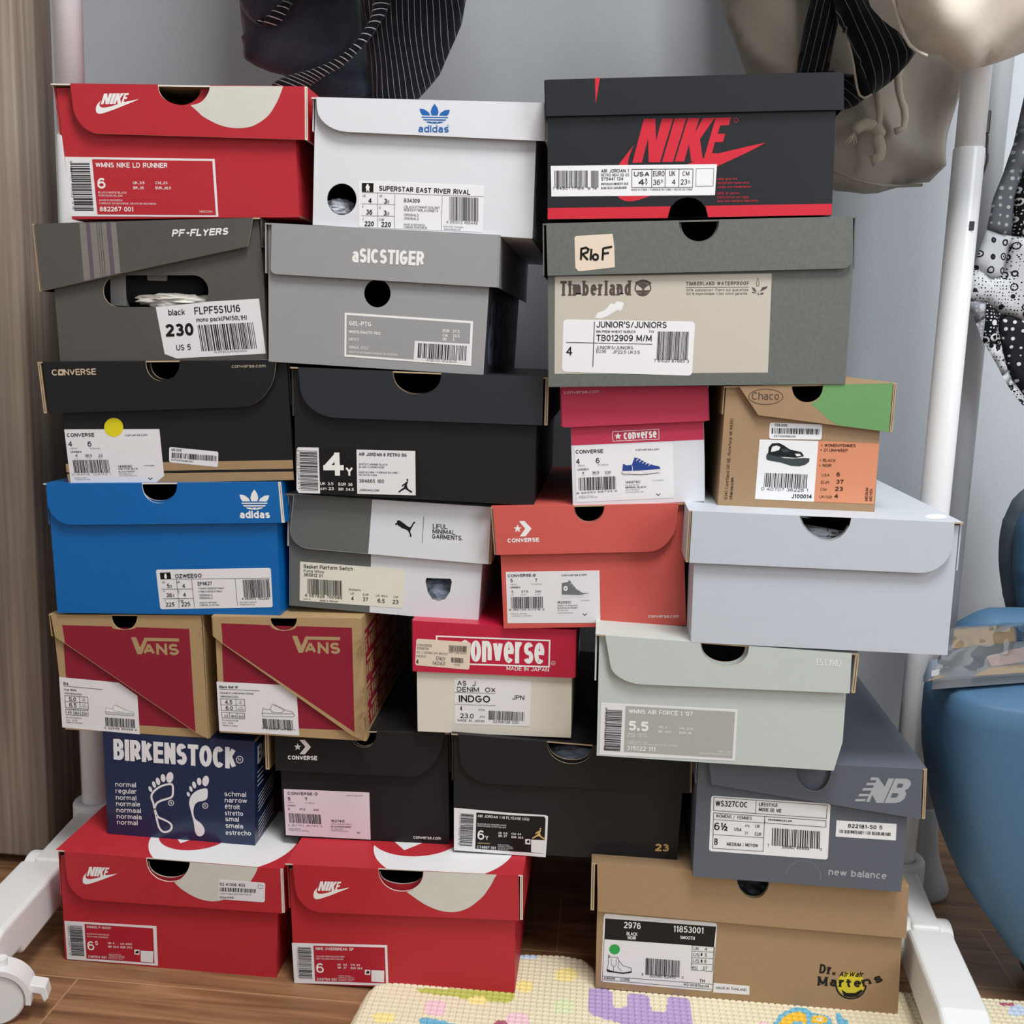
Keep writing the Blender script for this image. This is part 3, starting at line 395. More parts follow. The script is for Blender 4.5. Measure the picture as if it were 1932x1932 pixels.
{'label':'kraft and maroon shoe box with slanted flap, standing on the navy box','loc':(-.55001,.0365,.23932),'roll':-.00446,'yaw':0,'D':300,'body':((-8.65,121.88),(54.98,125.07),(55.06,121.78),(55.58,119.24),(56.51,117.05),(57.81,115.18),(59.44,113.65),(61.35,112.46),(63.48,111.64),(65.77,111.19),(68.15,111.13),(70.53,111.44),(72.86,112.12),(75.05,113.17),(77.05,114.55),(78.79,116.25),(80.22,118.25),(81.31,120.54),(82.01,123.14),(82.32,126.45),(150.73,129.88),(154.22,0),(0,0)),'bout':((-8.65,121.88),(150.73,129.88),(154.22,0),(0,0)),'holes':(),'lid':((-8.26,124.57),(56.94,127.5),(57.01,123.93),(57.52,121.17),(58.44,118.79),(59.73,116.76),(61.35,115.09),(63.25,113.79),(65.37,112.88),(67.65,112.37),(70.01,112.28),(72.39,112.59),(74.71,113.31),(76.89,114.42),(78.89,115.9),(80.63,117.72),(82.06,119.87),(83.14,122.34),(83.85,125.15),(84.17,128.72),(151.06,131.72),(155.73,.72),(143.52,5.96),(4.93,94.92),(-4.7,101.01)),'gap':2.5,'th':1.3,'col':'kraft_card','lcol':'kraft_card','edge':'edge_kraft','inner':'kraft_inner','side':'kraft_card','sl':(0,1.2),'sr':(0,1.2),'dec':{'body':(('P','maroon_print',1,((1.52,111.9),(134.88,115.26),(137.83,9.15),(4.76,9.69)),()),),'lid':(('P','maroon_print',1,((3.68,114.02),(56.76,115.21),(57.53,113.44),(62.67,112.32),(69.66,112.12),(76.67,113.04),(81.61,114.68),(82.63,115.84),(138.57,116.78),(142.57,7.32),(5.93,94.98)),()),('P','kraft_card',2,((76.67,104.98),(82.27,105.13),(86.25,94.62),(91.2,105.18),(127.65,106.26),(127.28,102.91),(94.02,101.85),(87.55,87.43),(83.07,87.33)),()),('T','kraft_card',3,'ANS',89.51,87.39,37.66,1.06,12.03,'bb'))},'parts':(('size_label',None,((-4.15,56.78),(60.11,54.43),(79.76,41.35),(80.92,-.51),(-3.23,1.97)),0,.25,'label_white',(('L','ink',3,.43,((.43,47.57),(42.88,46)),0),('L','ink',3,.43,((1.1,37.17),(26.12,36.76),(26.29,23.59),(1.38,24.42)),1),('L','ink',3,.43,((1.24,30.73),(26.15,30.46)),0),('L','ink',3,.43,((17.12,36.81),(17.28,23.92)),0),('L','ink',3,.43,((1.59,22.56),(25.67,22.55),(25.69,16.08),(1.88,16.39)),1),('L','ink',3,.43,((9.92,22.62),(10.2,16.02)),0),('L','ink',3,.43,((17.65,22.5),(17.96,16.2)),0),('T','ink',3,'Era',.48,48.71,5.01,0,3.17,'b'),('T','ink',3,'True White',.63,42.58,13.59,-.08,2.31,'h'),('T','ink',3,'VN000EWZW00',.74,38.72,19.02,-.33,2.02,''),('T','ink',3,'5.0',5.58,31.55,7.74,.03,4.34,'h'),('T','ink',3,'6.5',5.58,25.24,7.88,-.25,4.36,'h'),('T','ink',3,'4.0',3.52,17.64,4.31,-.03,2.91,'h'),('T','ink',3,'36.5',10.83,17.21,5.45,-.11,2.9,'h'),('T','ink',3,'23.0',18.86,17.11,5.44,-.1,2.91,'h'),('T','ink',3,'US',20.15,33.98,3.14,.04,1.45,''),('T','ink',3,'Men',19.92,32.11,3.58,-.08,1.44,''),('T','ink',3,'US',20.02,27.52,3.29,.05,1.45,''),('T','ink',3,'Women',18.64,25.43,6.29,-.05,1.46,''),('T','ink',3,'UK',4.1,20.84,2.87,.02,1.31,''),('T','ink',3,'EUR',11.55,20.56,4.3,-.03,1.31,''),('T','ink',3,'CM',19.57,20.46,3.15,-.1,1.31,''),('T','ink',3,'PO#0570006051',1.43,12.61,16.94,-.13,1.61,''),('T','ink',3,'SJX - 12/19',1.58,9.59,11.93,0,1.75,''),('T','ink',3,'Made in Vietnam',1.62,7.28,17.53,-.09,1.61,''),('T','ink',3,'0 32546 96568 4',42.65,3.43,35.38,-.28,2.17,'h'),('B','ink',3,44.28,16.05,32.04,-.37,.2,-9.77,6),('P','white',2,((44.83,22.05),(45.64,26.68),(48.45,25.58),(52.57,25.76),(54.94,30.04),(58.07,29.36),(64.27,26.19),(69.89,24.53),(73.96,23.63),(75.15,21.8)),()),('P','paper_shade',3,((44.53,22.38),(60.32,21.81),(75.16,22.12),(76.06,20.71),(74.76,19.43),(45.37,19.67)),()),('L','ink_grey',4,.23,((44.83,22.05),(45.64,26.68),(48.45,25.58),(52.57,25.76),(54.94,30.04),(58.07,29.36),(64.27,26.19),(69.89,24.53),(73.96,23.63),(75.15,21.8)),0),('L','ink_grey',4,.23,((44.53,22.38),(60.32,21.81),(75.16,22.12),(76.06,20.71),(74.76,19.43),(45.37,19.67)),1),('L','ink_grey',4,.23,((52.57,25.76),(54.69,23.37),(63.52,22.86),(66.77,25.42)),0),('L','ink_grey',4,.23,((56.78,28.52),(58.7,29.36)),0),('L','ink_grey',4,.23,((58.96,27.74),(60.88,28.48)),0),('L','ink_grey',4,.23,((61.14,26.97),(63.06,27.6)),0),('L','ink_grey',4,.23,((63.32,26.2),(65.24,26.72)),0))),),'ltl':(-8.26,124.57),'ltr':(151.06,131.72),'lb':((-4.7,101.01),(155.73,.72))},
{'label':'kraft and maroon shoe box with lettering repeated along its open right side','loc':(-.37838,.0244,.25196),'roll':.00846,'yaw':.03491,'D':300,'body':((-4.53,120.72),(52.11,123.26),(52.31,120.35),(52.92,118.1),(53.92,116.16),(55.27,114.52),(56.94,113.16),(58.87,112.11),(61,111.39),(63.27,110.99),(65.61,110.93),(67.96,111.2),(70.22,111.81),(72.35,112.73),(74.27,113.95),(75.92,115.45),(77.26,117.22),(78.24,119.24),(78.83,121.54),(79.02,124.46),(142,127.29),(149.29,0),(0,0)),'bout':((-4.53,120.72),(142,127.29),(149.29,0),(0,0)),'holes':(),'lid':((-5.2,122.64),(53.22,125),(53.42,121.97),(54.03,119.62),(55.02,117.59),(56.37,115.86),(58.03,114.44),(59.95,113.33),(62.08,112.56),(64.34,112.13),(66.67,112.05),(69.01,112.32),(71.26,112.94),(73.38,113.88),(75.29,115.15),(76.94,116.7),(78.27,118.54),(79.25,120.64),(79.84,123.04),(80.03,126.09),(143.42,128.65),(150.44,.88),(136.52,6.73),(3.58,95.64),(-4.69,102.01)),'gap':2.5,'th':1.3,'col':'kraft_card','lcol':'kraft_card','edge':'edge_kraft','inner':'kraft_inner','side':'kraft_card','sl':(0,1.2),'sr':(0,1.2),'dec':{'body':(('P','maroon_print',1,((2.14,114.27),(134.2,117.13),(138.09,10.25),(5.51,7.81)),()),),'lid':(('P','maroon_print',1,((3.45,116.06),(53.36,116.88),(54.83,114.11),(59.49,112.2),(66.81,111.92),(74.12,113),(78.36,115.13),(79.94,117.38),(135.39,118.65),(139.57,9.98),(4.92,95.72)),()),('P','kraft_card',2,((75.21,107.1),(80.52,107.25),(84.7,97.02),(89.03,107.32),(123.76,108.42),(123.53,105.16),(91.84,104.08),(86.21,90.02),(81.95,89.92)),()),('T','kraft_card',3,'ANS',88.08,89.99,35.88,1.06,11.71,'bb')),'side':(('P','maroon_print',1,((12,10),(290,10),(290,112),(12,112)),()),('T','kraft_card',3,'VANS',-20,88,41,0,15,'bb'),('P','kraft_card',3,((-14,104.5),(21,104.5),(21,108),(-14,108)),()),('T','kraft_card',3,'VANS',27,88,41,0,15,'bb'),('P','kraft_card',3,((33,104.5),(68,104.5),(68,108),(33,108)),()),('T','kraft_card',3,'VANS',74,88,41,0,15,'bb'),('P','kraft_card',3,((80,104.5),(115,104.5),(115,108),(80,108)),()),('T','kraft_card',3,'VANS',121,88,41,0,15,'bb'),('P','kraft_card',3,((127,104.5),(162,104.5),(162,108),(127,108)),()),('T','kraft_card',3,'VANS',168,88,41,0,15,'bb'),('P','kraft_card',3,((174,104.5),(209,104.5),(209,108),(174,108)),()),('T','kraft_card',3,'VANS',215,88,41,0,15,'bb'),('P','kraft_card',3,((221,104.5),(256,104.5),(256,108),(221,108)),()),('T','kraft_card',3,'VANS',262,88,41,0,15,'bb'),('P','kraft_card',3,((268,104.5),(303,104.5),(303,108),(268,108)),()),('T','kraft_card',3,'VANS',11,62,41,0,15,'bb'),('P','kraft_card',3,((17,78.5),(52,78.5),(52,82),(17,82)),()),('T','kraft_card',3,'VANS',58,62,41,0,15,'bb'),('P','kraft_card',3,((64,78.5),(99,78.5),(99,82),(64,82)),()),('T','kraft_card',3,'VANS',105,62,41,0,15,'bb'),('P','kraft_card',3,((111,78.5),(146,78.5),(146,82),(111,82)),()),('T','kraft_card',3,'VANS',152,62,41,0,15,'bb'),('P','kraft_card',3,((158,78.5),(193,78.5),(193,82),(158,82)),()),('T','kraft_card',3,'VANS',199,62,41,0,15,'bb'),('P','kraft_card',3,((205,78.5),(240,78.5),(240,82),(205,82)),()),('T','kraft_card',3,'VANS',246,62,41,0,15,'bb'),('P','kraft_card',3,((252,78.5),(287,78.5),(287,82),(252,82)),()),('T','kraft_card',3,'VANS',-12,36,41,0,15,'bb'),('P','kraft_card',3,((-6,52.5),(29,52.5),(29,56),(-6,56)),()),('T','kraft_card',3,'VANS',35,36,41,0,15,'bb'),('P','kraft_card',3,((41,52.5),(76,52.5),(76,56),(41,56)),()),('T','kraft_card',3,'VANS',82,36,41,0,15,'bb'),('P','kraft_card',3,((88,52.5),(123,52.5),(123,56),(88,56)),()),('T','kraft_card',3,'VANS',129,36,41,0,15,'bb'),('P','kraft_card',3,((135,52.5),(170,52.5),(170,56),(135,56)),()),('T','kraft_card',3,'VANS',176,36,41,0,15,'bb'),('P','kraft_card',3,((182,52.5),(217,52.5),(217,56),(182,56)),()),('T','kraft_card',3,'VANS',223,36,41,0,15,'bb'),('P','kraft_card',3,((229,52.5),(264,52.5),(264,56),(229,56)),()),('T','kraft_card',3,'VANS',270,36,41,0,15,'bb'),('P','kraft_card',3,((276,52.5),(311,52.5),(311,56),(276,56)),()),('T','kraft_card',3,'VANS',-24,11,41,0,15,'bb'),('P','kraft_card',3,((-18,27.5),(17,27.5),(17,31),(-18,31)),()),('T','kraft_card',3,'VANS',23,11,41,0,15,'bb'),('P','kraft_card',3,((29,27.5),(64,27.5),(64,31),(29,31)),()),('T','kraft_card',3,'VANS',70,11,41,0,15,'bb'),('P','kraft_card',3,((76,27.5),(111,27.5),(111,31),(76,31)),()),('T','kraft_card',3,'VANS',117,11,41,0,15,'bb'),('P','kraft_card',3,((123,27.5),(158,27.5),(158,31),(123,31)),()),('T','kraft_card',3,'VANS',164,11,41,0,15,'bb'),('P','kraft_card',3,((170,27.5),(205,27.5),(205,31),(170,31)),()),('T','kraft_card',3,'VANS',211,11,41,0,15,'bb'),('P','kraft_card',3,((217,27.5),(252,27.5),(252,31),(217,31)),()),('T','kraft_card',3,'VANS',258,11,41,0,15,'bb'),('P','kraft_card',3,((264,27.5),(299,27.5),(299,31),(264,31)),()))},'parts':(('size_label',None,((-3.01,53.72),(62.55,54.2),(79.44,43.26),(82.1,1.64),(-.4,1.53)),0,.25,'label_white',(('L','ink',3,.41,((.14,46.21),(41.31,46.81)),0),('L','ink',3,.41,((1.02,36.09),(25.86,36.71),(26.37,24.31),(1.88,23.55)),1),('L','ink',3,.41,((1.38,29.68),(26.11,30.31)),0),('L','ink',3,.41,((16.91,36.46),(17.4,24.06)),0),('L','ink',3,.41,((2.28,21.75),(25.82,22.04),(26.07,16.17),(2.65,15.88)),1),('L','ink',3,.41,((10.04,21.8),(10.42,15.93)),0),('L','ink',3,.41,((17.93,21.85),(18.32,16.12)),0),('T','ink',3,'Black Ball SF',.14,47.32,19.26,.57,2.65,'b'),('T','ink',3,'(Suede/Cvs)Mrshmlw/Zinnia',.65,41.36,34.3,1.04,1.95,'h'),('T','ink',3,'VN0A3QXZ2GD',.89,37.61,18.74,.41,1.95,'h'),('T','ink',3,'4.5',5.74,30.78,7.48,.16,4.2,'h'),('T','ink',3,'6.0',6.38,24.52,7.48,.17,4.21,'h'),('T','ink',3,'3.5',4.7,16.85,3.95,-.04,2.54,'h'),('T','ink',3,'36.0',11.65,16.99,5.44,.04,2.53,'h'),('T','ink',3,'22.5',19.54,17.04,5.44,.05,2.53,'h'),('T','ink',3,'US',20.02,33.72,3.12,.04,1.4,''),('T','ink',3,'Men',20.01,31.76,3.39,.06,1.4,''),('T','ink',3,'US',20.67,27.33,2.99,.04,1.4,''),('T','ink',3,'Women',18.76,25.4,6.25,.09,1.41,''),('T','ink',3,'PO#00030370336',2.63,12.65,16.62,.16,1.55,''),('T','ink',3,'DJC - 05/18',2.88,9.85,10.91,.1,1.69,''),('T','ink',3,'Made in China',3.14,7.19,15,.07,1.69,''),('T','ink',3,'7 73304 14763 1',43.05,5.68,34.89,.72,2.11,'h'),('B','ink',3,44.01,17.53,31.17,.19,1.08,-10.6,7),('L','ink_grey',4,.41,((44.07,22.99),(44.75,28.78),(47.77,27.56),(52.14,28),(54.48,33.44),(57.83,32.77),(64.55,29.15),(70.59,27.37),(74.95,26.47),(76.3,24.24)),0),('L','ink_grey',4,.41,((43.74,23.38),(60.54,23.49),(76.3,24.65),(77.32,22.94),(75.98,21.28),(44.74,20.06)),1),('L','ink_grey',4,.41,((52.14,28),(54.49,25.14),(63.89,24.97),(67.24,28.31)),0),('L','ink_grey',4,.41,((56.5,31.65),(58.51,32.8)),0),('L','ink_grey',4,.41,((58.84,30.8),(60.85,31.82)),0),('L','ink_grey',4,.41,((61.19,29.95),(63.2,30.84)),0),('L','ink_grey',4,.41,((63.54,29.11),(65.55,29.86)),0))),),'ltl':(-5.2,122.64),'ltr':(143.42,128.65),'lb':((-4.69,102.01),(150.44,.88))},
{'label':'glossy navy shoe box printed with two white footprints','loc':(-.50759,.0365,.12613),'roll':.02027,'yaw':0,'D':300,'body':((-4.04,113.92),(159.04,116.56),(160.65,0),(0,0)),'bout':((-4.04,113.92),(159.04,116.56),(160.65,0),(0,0)),'holes':(),'lid':None,'gap':3.5,'th':1.3,'col':'navy_gloss','lcol':'navy_gloss','edge':'edge_white','inner':'kraft_inner','side':'navy_gloss','sl':(0,1.2),'sr':(0,1.2),'dec':{'body':(('T','label_white',3,'BIRKENSTOCK',7.3,83.4,132.41,1.54,23.32,'bbb'),('L','label_white',2,.7,((146.78,95.82),(146.67,94.84),(146.33,93.91),(145.78,93.08),(145.06,92.42),(144.21,91.97),(143.31,91.76),(142.4,91.81),(141.55,92.11),(140.82,92.64),(140.26,93.37),(139.9,94.24),(139.77,95.2),(139.88,96.18),(140.23,97.11),(140.78,97.94),(141.5,98.59),(142.34,99.04),(143.25,99.25),(144.16,99.2),(145,98.91),(145.73,98.38),(146.3,97.65),(146.65,96.78)),1),('T','label_white',3,'R',141.75,93.5,3.23,0,3.77,''),('T','label_white',3,'normal',9.09,53.67,22.6,1.19,5.32,'hg'),('T','label_white',3,'regular',9.33,46.33,23.16,1.26,5.33,'hg'),('T','label_white',3,'normal',9.58,38.97,22.41,1.2,5.34,'hg'),('T','label_white',3,'normale',9.82,32.04,26.43,1.59,5.34,'hg'),('T','label_white',3,'normaal',10.07,24.8,26.85,1.65,5.35,'hg'),('T','label_white',3,'normala',10.32,17.69,27.26,1.7,5.37,'hg'),('T','label_white',3,'normal',10.57,11.17,22.62,1.27,5.39,'hg'),('T','label_white',3,'schmal',127.35,53.88,23.16,1.28,5.26,'hg'),('T','label_white',3,'narrow',127.81,47.06,23.88,1.35,5.27,'hg'),('T','label_white',3,'étroit',127.99,40.04,16.28,.65,5.29,'hg'),('T','label_white',3,'stretto',128.03,32.71,19.55,.97,5.3,'hg'),('T','label_white',3,'smal',128.49,26.28,14.62,.51,5.32,'hg'),('T','label_white',3,'smala',128.82,18.79,18.88,.93,5.31,'hg'),('T','label_white',3,'estrecho',129,10.83,27.27,1.75,5.32,'hg'),('P','label_white',2,((72.21,69),(71.86,67.45),(71.28,66.02),(70.51,64.81),(69.58,63.9),(68.58,63.35),(67.57,63.19),(66.61,63.45),(65.77,64.1),(65.11,65.1),(64.68,66.37),(64.5,67.84),(64.59,69.4),(64.94,70.95),(65.52,72.37),(66.3,73.58),(67.22,74.49),(68.22,75.04),(69.23,75.19),(70.19,74.94),(71.02,74.29),(71.68,73.29),(72.11,72.02),(72.29,70.56)),()),('P','label_white',2,((63.67,68.4),(63.74,67.24),(63.63,66.11),(63.35,65.1),(62.91,64.27),(62.36,63.68),(61.72,63.38),(61.04,63.37),(60.37,63.67),(59.74,64.25),(59.22,65.07),(58.82,66.08),(58.58,67.21),(58.51,68.38),(58.62,69.5),(58.9,70.52),(59.34,71.34),(59.89,71.93),(60.53,72.23),(61.21,72.24),(61.88,71.94),(62.5,71.36),(63.03,70.54),(63.43,69.53)),()),('P','label_white',2,((57.76,64.41),(57.93,63.34),(57.95,62.3),(57.8,61.34),(57.5,60.54),(57.06,59.95),(56.52,59.62),(55.91,59.55),(55.27,59.77),(54.66,60.25),(54.1,60.96),(53.64,61.86),(53.31,62.87),(53.13,63.94),(53.12,64.99),(53.27,65.95),(53.57,66.75),(54.01,67.33),(54.55,67.67),(55.16,67.73),(55.8,67.51),(56.41,67.03),(56.97,66.32),(57.43,65.43)),()),('P','label_white',2,((52.97,60.55),(53.24,59.62),(53.37,58.71),(53.35,57.86),(53.18,57.14),(52.89,56.6),(52.47,56.27),(51.98,56.18),(51.43,56.33),(50.87,56.71),(50.33,57.3),(49.85,58.06),(49.47,58.92),(49.21,59.85),(49.08,60.77),(49.1,61.61),(49.26,62.33),(49.56,62.87),(49.97,63.2),(50.47,63.29),(51.01,63.14),(51.58,62.76),(52.11,62.17),(52.59,61.42)),()),('P','label_white',2,((48.75,55.09),(49.04,54.3),(49.2,53.5),(49.23,52.75),(49.11,52.1),(48.86,51.59),(48.5,51.27),(48.05,51.15),(47.53,51.24),(47,51.53),(46.47,52.01),(46,52.63),(45.6,53.37),(45.31,54.17),(45.15,54.97),(45.13,55.72),(45.25,56.37),(45.5,56.87),(45.86,57.19),(46.31,57.32),(46.82,57.23),(47.36,56.94),(47.88,56.46),(48.36,55.83)),()),('P','label_white',2,((110.55,68.6),(110.23,67.09),(109.69,65.7),(108.98,64.52),(108.13,63.63),(107.2,63.09),(106.27,62.94),(105.39,63.19),(104.62,63.82),(104.01,64.78),(103.62,66.02),(103.45,67.45),(103.54,68.97),(103.86,70.47),(104.39,71.86),(105.11,73.04),(105.96,73.93),(106.88,74.46),(107.82,74.61),(108.7,74.37),(109.47,73.74),(110.07,72.77),(110.47,71.54),(110.63,70.11)),()),('P','label_white',2,((102.5,68.04),(102.53,66.95),(102.39,65.9),(102.1,64.96),(101.68,64.2),(101.14,63.67),(100.54,63.4),(99.9,63.42),(99.28,63.72),(98.71,64.28),(98.24,65.07),(97.9,66.03),(97.7,67.09),(97.67,68.18),(97.81,69.23),(98.1,70.17),(98.53,70.93),(99.06,71.46),(99.67,71.73),(100.3,71.71),(100.92,71.41),(101.49,70.85),(101.96,70.06),(102.3,69.1)),()),('P','label_white',2,((96.64,63.95),(96.81,62.96),(96.85,61.99),(96.73,61.11),(96.48,60.38),(96.11,59.84),(95.64,59.54),(95.11,59.5),(94.55,59.71),(94,60.16),(93.5,60.83),(93.09,61.67),(92.78,62.61),(92.61,63.6),(92.58,64.57),(92.69,65.45),(92.94,66.18),(93.31,66.72),(93.78,67.02),(94.31,67.06),(94.87,66.85),(95.42,66.4),(95.92,65.73),(96.33,64.9)),()),('P','label_white',2,((92.65,59.21),(92.85,58.42),(92.93,57.64),(92.89,56.92),(92.74,56.32),(92.48,55.87),(92.13,55.6),(91.71,55.54),(91.25,55.69),(90.79,56.03),(90.35,56.54),(89.97,57.19),(89.67,57.94),(89.47,58.73),(89.39,59.51),(89.42,60.23),(89.58,60.83),(89.84,61.28),(90.19,61.54),(90.61,61.61),(91.07,61.46),(91.53,61.12),(91.96,60.61),(92.35,59.95)),()),('P','label_white',2,((89.93,53.01),(90.1,52.37),(90.17,51.72),(90.11,51.12),(89.95,50.59),(89.68,50.19),(89.33,49.93),(88.92,49.83),(88.48,49.91),(88.03,50.14),(87.62,50.53),(87.26,51.04),(86.98,51.64),(86.8,52.28),(86.74,52.93),(86.79,53.53),(86.96,54.06),(87.23,54.46),(87.58,54.72),(87.99,54.82),(88.43,54.74),(88.88,54.51),(89.29,54.12),(89.65,53.61)),()),('L','label_white',3,2.17,((48.27,46.11),(48.59,47.78),(49.24,49.39),(50.21,50.98),(51.47,52.57),(53.08,54.24),(55.04,55.94),(57.18,57.53),(59.37,58.87),(61.75,59.97),(64.33,60.89),(66.76,61.56),(68.66,61.92),(69.89,61.93),(70.65,61.63),(71.13,61.06),(71.51,60.28),(71.78,59.21),(71.86,57.85),(71.83,56.36),(71.78,54.89),(71.75,53.37),(71.71,51.77),(71.55,50.24),(71.19,48.97),(70.68,48.06),(70.04,47.41),(69.15,46.84),(67.89,46.16),(66.04,45.35),(63.72,44.5),(61.34,43.61),(59.29,42.72),(57.66,41.83),(56.24,40.95),(55.01,40.02),(53.97,38.98),(53.15,37.57),(52.55,35.89),(52.08,34.49),(51.64,33.9),(51.27,34.39),(51,35.65),(50.73,37.29),(50.38,38.94),(49.79,40.6),(49.05,42.43),(48.45,44.31)),1),('L','label_white',3,2.17,((50.38,38.94),(50.75,37.15),(51.27,34.6),(51.87,31.68),(52.47,28.8),(53.09,25.87),(53.74,22.73),(54.39,19.72),(55,17.2),(55.49,15.3),(55.92,13.82),(56.39,12.59),(56.98,11.45),(57.75,10.33),(58.63,9.32),(59.58,8.5),(60.56,7.93),(61.59,7.64),(62.68,7.6),(63.79,7.75),(64.88,8.05),(66.04,8.51),(67.25,9.15),(68.36,9.94),(69.21,10.84),(69.79,11.94),(70.18,13.23),(70.34,14.53),(70.23,15.69),(69.81,16.65),(69.12,17.52),(68.2,18.32),(67.08,19.09),(65.67,19.85),(63.97,20.57),(62.22,21.25),(60.63,21.88),(59.22,22.38),(57.88,22.77),(56.66,23.23),(55.61,23.92),(54.77,24.95),(54.1,26.2),(53.55,27.55),(53.05,28.86),(52.58,30.23),(52.19,31.69),(51.87,32.99),(51.64,33.9)),0),('P','label_white',2,((89.31,42.87),(89.46,44.97),(89.86,47.01),(90.52,48.98),(91.44,50.85),(92.69,52.64),(94.24,54.36),(95.99,55.94),(97.84,57.29),(99.95,58.45),(102.32,59.44),(104.58,60.17),(106.35,60.56),(107.54,60.63),(108.33,60.42),(108.85,59.83),(109.2,58.78),(109.4,56.94),(109.41,54.47),(109.21,51.95),(108.79,49.97),(108.14,48.73),(107.25,47.9),(106.18,47.29),(104.96,46.68),(103.48,46.13),(101.75,45.72),(100.03,45.27),(98.57,44.62),(97.42,43.74),(96.46,42.73),(95.66,41.55),(95.01,40.17),(94.48,38.51),(94.1,36.6),(93.89,34.61),(93.87,32.71),(94.02,30.9),(94.33,29.1),(94.87,27.38),(95.73,25.81),(97.08,24.47),(98.84,23.3),(100.65,22.18),(102.16,20.96),(103.34,19.61),(104.36,18.2),(105.17,16.78),(105.74,15.39),(106.05,14.03),(106.11,12.66),(105.96,11.37),(105.61,10.2),(105,9.13),(104.13,8.14),(103.15,7.32),(102.18,6.75),(101.22,6.45),(100.2,6.37),(99.21,6.53),(98.32,6.97),(97.56,7.68),(96.88,8.64),(96.27,9.89),(95.74,11.47),(95.34,13.41),(95.06,15.68),(94.76,18.22),(94.3,20.95),(93.61,24.04),(92.76,27.48),(91.89,30.89),(91.16,33.93),(90.51,36.47),(89.9,38.71),(89.46,40.8)),()),('L','label_white',2,.72,((72.45,41.3),(72.35,40.53),(72.07,39.79),(71.61,39.14),(71.01,38.61),(70.32,38.25),(69.58,38.08),(68.84,38.12),(68.15,38.35),(67.56,38.76),(67.11,39.33),(66.82,40.01),(66.73,40.76),(66.83,41.53),(67.12,42.27),(67.57,42.92),(68.17,43.44),(68.86,43.8),(69.6,43.97),(70.34,43.94),(71.03,43.71),(71.62,43.3),(72.07,42.73),(72.36,42.05)),1),('T','label_white',3,'R',68.3,39.29,2.57,.09,3.1,''),('L','label_white',2,.71,((109.53,41.53),(109.43,40.77),(109.15,40.03),(108.7,39.38),(108.11,38.86),(107.42,38.5),(106.69,38.33),(105.95,38.36),(105.26,38.59),(104.67,39),(104.22,39.57),(103.94,40.25),(103.84,41),(103.93,41.77),(104.22,42.5),(104.67,43.15),(105.25,43.68),(105.94,44.03),(106.68,44.2),(107.41,44.17),(108.1,43.94),(108.69,43.53),(109.14,42.97),(109.43,42.28)),1),('T','label_white',3,'R',105.41,39.53,2.56,.1,3.09,'')),'side':(('T','label_white',3,'BIRKENSTOCK',8,88,190,0,20,'bbb'),('P','label_white',3,((8,80),(26,80),(26,78.8),(8,78.8)),()),('P','label_white',3,((8,75),(26,75),(26,73.8),(8,73.8)),()),('P','label_white',3,((8,70),(26,70),(26,68.8),(8,68.8)),()),('P','label_white',3,((8,65),(26,65),(26,63.8),(8,63.8)),()),('P','label_white',3,((10,52),(60,58),(60,56.9),(10,50.9)),()),('P','label_white',3,((10,48),(60,54),(60,52.9),(10,46.9)),()),('P','label_white',3,((10,44),(60,50),(60,48.9),(10,42.9)),()),('P','label_white',3,((10,40),(60,46),(60,44.9),(10,38.9)),()),('P','label_white',3,((10,36),(60,42),(60,40.9),(10,34.9)),()),('P','label_white',3,((10,24),(60,30),(60,28.9),(10,22.9)),()),('P','label_white',3,((10,20),(60,26),(60,24.9),(10,18.9)),()),('P','label_white',3,((10,16),(60,22),(60,20.9),(10,14.9)),()),('P','label_white',3,((10,12),(60,18),(60,16.9),(10,10.9)),()),('P','label_white',3,((10,8),(60,14),(60,12.9),(10,6.9)),()))},'parts':()},
